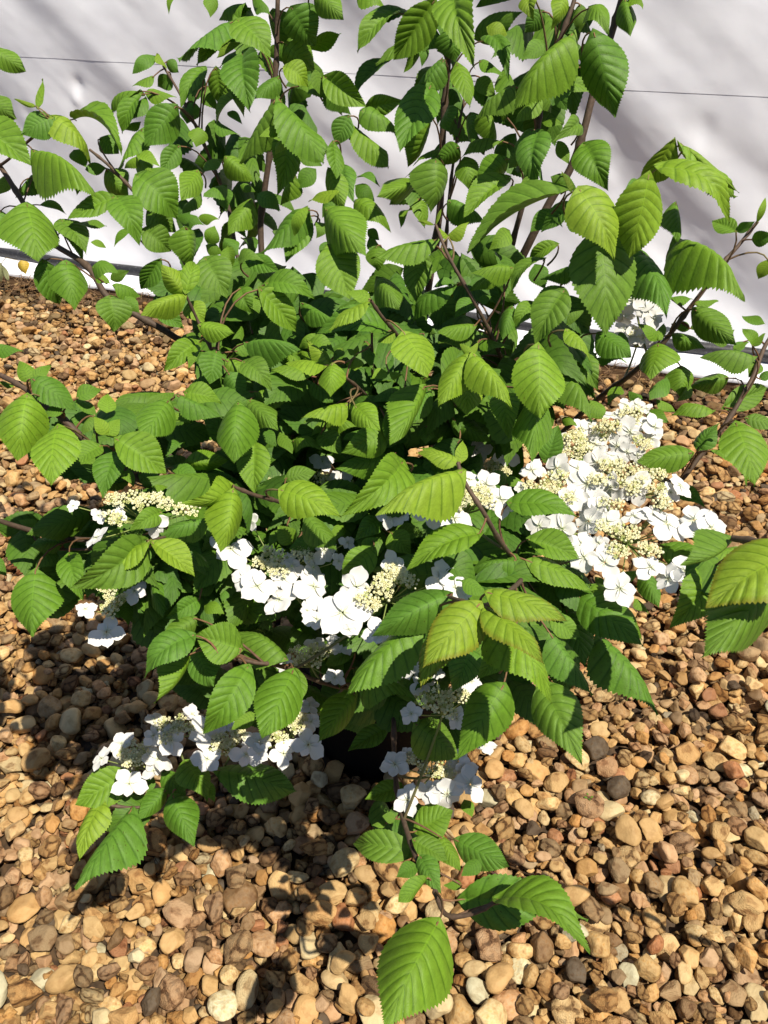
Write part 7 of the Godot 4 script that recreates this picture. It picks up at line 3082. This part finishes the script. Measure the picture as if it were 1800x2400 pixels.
func flowers() -> void:
	head(279,755,176,-15,89,44,358,663,173)
	bd(291,762,172,12,10)
	bd(266,752,185,9,8)
	fl(271,754,167,0,100,2,12,132)
	fl(286,762,155,-16,91,39,10,322)
	fl(298,763,157,-35,89,30,10,95)
	fl(308,762,164,-42,83,36,8,277)
	fl(286,746,188,-20,33,92,19,161)
	fl(302,751,182,1,93,37,14,77)
	fl(313,751,186,26,54,80,16,305)
	fl(278,755,166,-11,39,91,10,209)
	head(241,732,180,-13,89,43,346,637,169)
	bd(263,741,174,13,9)
	bd(230,733,181,14,12)
	bd(228,726,195,18,8)
	fl(216,726,176,-21,60,77,11,138)
	fl(251,727,184,-48,81,34,19,13)
	fl(248,739,159,-36,86,37,9,158)
	fl(259,726,188,-3,32,95,8,343)
	fl(239,735,163,20,72,67,14,340)
	head(299,737,201,-16,89,42,358,663,173)
	bd(298,739,204,9,8)
	fl(273,731,194,-48,43,76,17,332)
	fl(282,729,203,-35,40,85,13,281)
	fl(310,739,191,-49,65,58,13,206)
	fl(293,728,208,-45,44,78,11,124)
	fl(263,724,205,6,44,90,10,322)
	head(283,724,248,-15,90,41,354,654,172)
	bd(258,729,235,12,11)
	bd(281,729,244,14,11)
	bd(273,722,257,11,9)
	bd(300,730,250,8,8)
	bd(300,722,266,8,9)
	fl(246,726,220,-41,50,77,18,264)
	fl(261,731,215,-19,98,-3,11,275)
	fl(256,714,251,-76,33,57,19,128)
	fl(282,716,257,-13,44,89,21,119)
	fl(325,722,260,44,86,27,18,122)
	fl(315,717,265,32,76,57,13,143)
	fl(270,729,222,-70,62,35,11,129)
	head(198,736,277,-11,90,41,152,639,308)
	bd(171,735,279,13,9)
	bd(191,740,272,12,9)
	bd(195,733,288,13,8)
	bd(232,742,279,6,7)
	fl(168,738,254,-16,78,60,15,236)
	fl(194,741,255,-56,63,53,18,184)
	fl(215,742,259,15,91,40,17,193)
	fl(222,735,276,-7,63,78,22,181)
	fl(205,727,288,20,48,86,18,8)
	fl(155,728,272,-43,75,49,8,186)
	head(258,717,327,-15,91,39,152,659,323)
	bd(244,729,301,11,8)
	bd(237,717,328,11,8)
	bd(255,718,331,13,9)
	bd(241,707,353,8,9)
	bd(272,711,354,8,7)
	bd(293,734,308,6,5)
	fl(220,713,311,-73,68,11,19,303)
	fl(193,707,316,-53,71,46,23,141)
	fl(171,706,309,-51,54,67,17,210)
	fl(210,701,335,-1,93,37,19,18)
	fl(210,696,347,-3,56,83,17,97)
	fl(229,696,356,-32,82,47,20,161)
	fl(239,686,383,-31,89,35,19,7)
	fl(264,720,312,-28,96,-7,17,313)
	fl(284,723,312,36,92,19,14,146)
	fl(293,720,325,27,93,26,24,296)
	fl(320,724,324,-28,90,33,22,2)
	fl(334,722,335,25,78,57,19,1)
	fl(226,704,335,-53,80,30,12,21)
	fl(271,698,366,-8,95,31,18,91)
	fl(285,695,379,-76,63,12,18,22)
	fl(301,700,374,-4,99,16,21,357)
	fl(238,715,314,-36,79,50,16,44)
	fl(226,723,290,-58,58,57,20,286)
	fl(231,720,299,18,51,84,16,131)
	head(90,760,334,-5,91,41,132,709,353)
	bd(92,763,334,20,10)
	bd(77,759,341,11,7)
	bd(107,760,343,12,7)
	bd(83,766,327,8,7)
	fl(58,758,326,1,100,-2,16,10)
	fl(59,750,342,-14,84,52,21,112)
	fl(95,765,313,3,97,25,12,293)
	fl(111,764,319,-1,55,83,15,252)
	fl(124,757,335,15,81,56,20,60)
	fl(78,747,351,12,79,60,20,353)
	fl(65,749,346,-45,65,62,15,124)
	head(30,772,90,-1,88,48,4,707,78)
	bd(29,778,84,11,9)
	bd(38,774,92,7,6)
	bd(22,768,103,7,5)
	fl(-23,757,107,-83,16,53,20,63)
	fl(23,761,101,8,44,89,13,83)
	fl(12,780,66,-39,89,22,14,339)
	fl(49,770,84,-9,72,68,7,50)
	head(129,687,151,-6,90,43,77,667,110)
	bd(107,700,128,9,8)
	bd(129,684,165,15,9)
	bd(150,684,168,8,7)
	fl(124,690,136,-20,84,51,21,290)
	fl(158,687,146,3,60,80,18,134)
	fl(146,704,109,-16,77,61,15,349)
	fl(132,709,96,6,100,2,11,22)
	fl(74,718,73,-26,96,5,15,345)
	fl(59,706,92,-18,88,44,15,151)
	fl(73,694,119,-42,73,54,10,199)
	head(-87,686,206,5,91,42,-52,625,212)
	bd(-111,691,206,10,11)
	bd(-58,691,199,6,5)
	bd(-90,682,223,5,6)
	fl(-40,684,196,-14,83,55,19,308)
	fl(-118,680,214,-16,56,81,13,50)
	fl(-60,696,171,5,89,46,16,260)
	head(26,713,282,-1,91,41,-59,651,235)
	bd(26,715,285,9,7)
	fl(35,709,283,6,66,75,9,120)
	fl(18,705,291,9,65,76,15,44)
	fl(31,706,290,-4,75,66,12,71)
	head(-216,755,342,15,91,40,-192,712,330)
	bd(-241,762,343,7,6)
	bd(-220,761,337,12,8)
	bd(-200,757,340,8,6)
	bd(-175,751,343,11,5)
	bd(-240,754,361,7,6)
	fl(-257,752,354,-1,64,76,9,321)
	fl(-255,742,376,-53,84,4,16,70)
	fl(-239,751,350,31,80,51,10,40)
	fl(-204,742,357,3,46,89,14,79)
	fl(-281,759,348,-1,83,56,7,148)
	head(-266,655,361,16,92,35,-315,624,241)
	bd(-273,663,353,7,10)
	bd(-259,658,359,11,9)
	bd(-262,652,377,6,7)
	fl(-260,660,333,55,78,30,16,346)
	fl(-243,652,348,29,75,60,15,92)
	fl(-286,650,373,13,93,35,12,277)
	fl(-262,638,393,28,80,53,19,220)
	fl(-220,660,315,-5,87,50,18,57)
	head(-95,675,328,6,92,38,-70,679,257)
	bd(-99,680,323,12,9)
	bd(-110,675,336,10,8)
	bd(-72,678,323,9,6)
	bd(-96,673,339,9,6)
	fl(-147,680,314,38,78,50,25,246)
	fl(-129,666,344,-23,84,49,17,302)
	fl(-116,662,352,18,82,54,20,158)
	fl(-93,655,365,-30,94,18,22,192)
	fl(-83,669,329,32,81,49,17,52)
	fl(-90,664,342,22,67,71,15,287)
	fl(-61,667,329,79,56,23,15,254)
	fl(-51,675,309,61,51,60,18,225)
	fl(-60,659,350,59,75,29,25,308)
	fl(-55,645,382,24,87,42,14,276)
	fl(-35,669,321,41,63,65,10,309)
	fl(-27,677,300,53,63,57,10,271)
	fl(-65,649,374,48,74,46,10,254)
	fl(-130,692,282,-64,50,58,13,206)
	head(15,703,398,0,93,37,-81,593,402)
	bd(12,707,397,15,9)
	bd(8,703,407,12,7)
	bd(-2,699,417,8,6)
	bd(35,708,395,7,4)
	bd(22,710,389,8,5)
	fl(-14,700,396,-13,48,87,20,132)
	fl(-15,695,407,2,54,84,15,38)
	fl(22,708,375,42,78,46,16,53)
	fl(-26,690,421,-3,90,44,27,239)
	fl(67,703,388,41,88,24,22,255)
	fl(79,699,397,36,87,34,20,180)
	fl(55,691,419,40,86,32,15,277)
	fl(8,682,440,3,84,55,17,359)
	fl(-20,684,436,-24,67,71,8,309)
	head(-66,575,362,4,94,34,-51,523,356)
	bd(-75,578,364,11,10)
	bd(-55,579,359,9,5)
	bd(-66,575,371,12,5)
	fl(-93,569,370,-43,88,22,13,71)
	fl(-62,576,346,8,100,-3,13,25)
	fl(-34,575,346,25,95,17,17,28)
	fl(-15,576,342,69,72,-9,17,135)
	fl(-40,573,353,27,93,25,8,106)
	fl(-40,562,384,26,96,13,13,172)
	head(69,604,451,-3,95,31,33,440,470)
	bd(68,608,448,12,8)
	bd(53,606,452,7,6)
	bd(70,604,463,8,8)
	bd(86,609,449,8,6)
	fl(39,611,415,-64,76,-10,18,294)
	fl(48,606,431,38,92,13,16,241)
	fl(38,596,460,-31,80,51,12,92)
	fl(96,608,430,44,84,33,16,125)
	fl(63,609,422,-16,99,0,10,184)
	fl(81,596,466,-62,67,42,12,306)
	fl(105,588,490,12,98,-15,13,158)
	head(-93,481,379,5,95,30,-33,489,330)
	bd(-97,486,375,10,8)
	bd(-86,482,385,6,6)
	bd(-104,480,395,7,6)
	bd(-85,487,371,6,6)
	fl(-73,484,355,27,96,-6,14,118)
	fl(-70,478,373,19,90,40,13,214)
	fl(-72,470,398,41,75,51,21,304)
	fl(-98,468,408,21,84,50,18,77)
	fl(-126,474,397,23,97,2,16,77)
	fl(-125,470,408,-12,73,68,13,66)
	head(-247,403,320,12,95,29,-233,311,340)
	bd(-248,407,317,19,10)
	bd(-257,405,329,12,8)
	bd(-234,404,321,10,7)
	fl(-273,405,310,49,86,-16,15,53)
	fl(-229,403,299,61,76,24,15,349)
	fl(-210,395,318,40,75,53,24,70)
	fl(-249,395,333,37,81,45,21,37)
	fl(-271,399,329,33,68,65,15,210)
	head(-296,374,342,14,95,28,-277,321,371)
	bd(-296,379,334,16,13)
	bd(-289,375,345,10,8)
	bd(-301,375,351,7,6)
	fl(-315,377,324,-21,97,11,19,179)
	fl(-335,374,344,-53,85,5,17,62)
	fl(-269,366,340,62,76,-18,23,274)
	fl(-281,372,326,33,94,-6,12,334)
	fl(-297,361,371,44,88,16,23,253)
	fl(-272,363,353,81,31,50,15,141)
	head(-178,391,330,9,95,29,-206,301,314)
	bd(-179,394,330,16,10)
	bd(-167,395,324,9,7)
	bd(-187,391,343,10,7)
	fl(-187,395,307,-30,90,31,18,321)
	fl(-203,383,351,7,87,50,20,6)
	fl(-157,381,343,34,55,76,21,314)
	fl(-152,385,329,27,77,58,15,136)
	head(64,468,422,-3,96,28,26,431,409)
	bd(59,473,413,12,7)
	bd(45,471,419,9,6)
	bd(75,471,421,8,7)
	bd(62,468,430,11,5)
	bd(79,468,434,8,6)
	fl(24,463,419,-30,91,27,18,78)
	fl(38,467,408,-17,87,46,9,264)
	fl(93,466,417,7,90,42,17,351)
	fl(37,453,456,-25,90,36,18,193)
	fl(61,456,447,-31,84,45,18,31)
	fl(79,456,450,4,42,91,23,252)
	fl(104,459,441,37,87,32,21,350)
	fl(97,463,426,25,71,66,17,0)
	fl(80,463,427,20,98,-9,11,305)
	head(337,838,-45,-16,85,50,346,761,30)
	bd(336,839,-41,6,10)
	fl(331,817,-19,-54,64,55,26,179)
	fl(343,812,-6,-17,51,84,19,309)
	fl(315,804,-2,-43,-37,82,19,300)
	fl(351,805,7,16,34,92,16,206)
	head(339,782,-4,-16,87,47,323,720,16)
	bd(338,783,-1,8,5)
	fl(324,781,-16,-32,86,40,17,64)
	fl(344,775,1,-6,20,98,15,352)
	fl(329,775,-3,-32,34,88,13,284)
	fl(372,783,-5,-11,81,58,8,232)
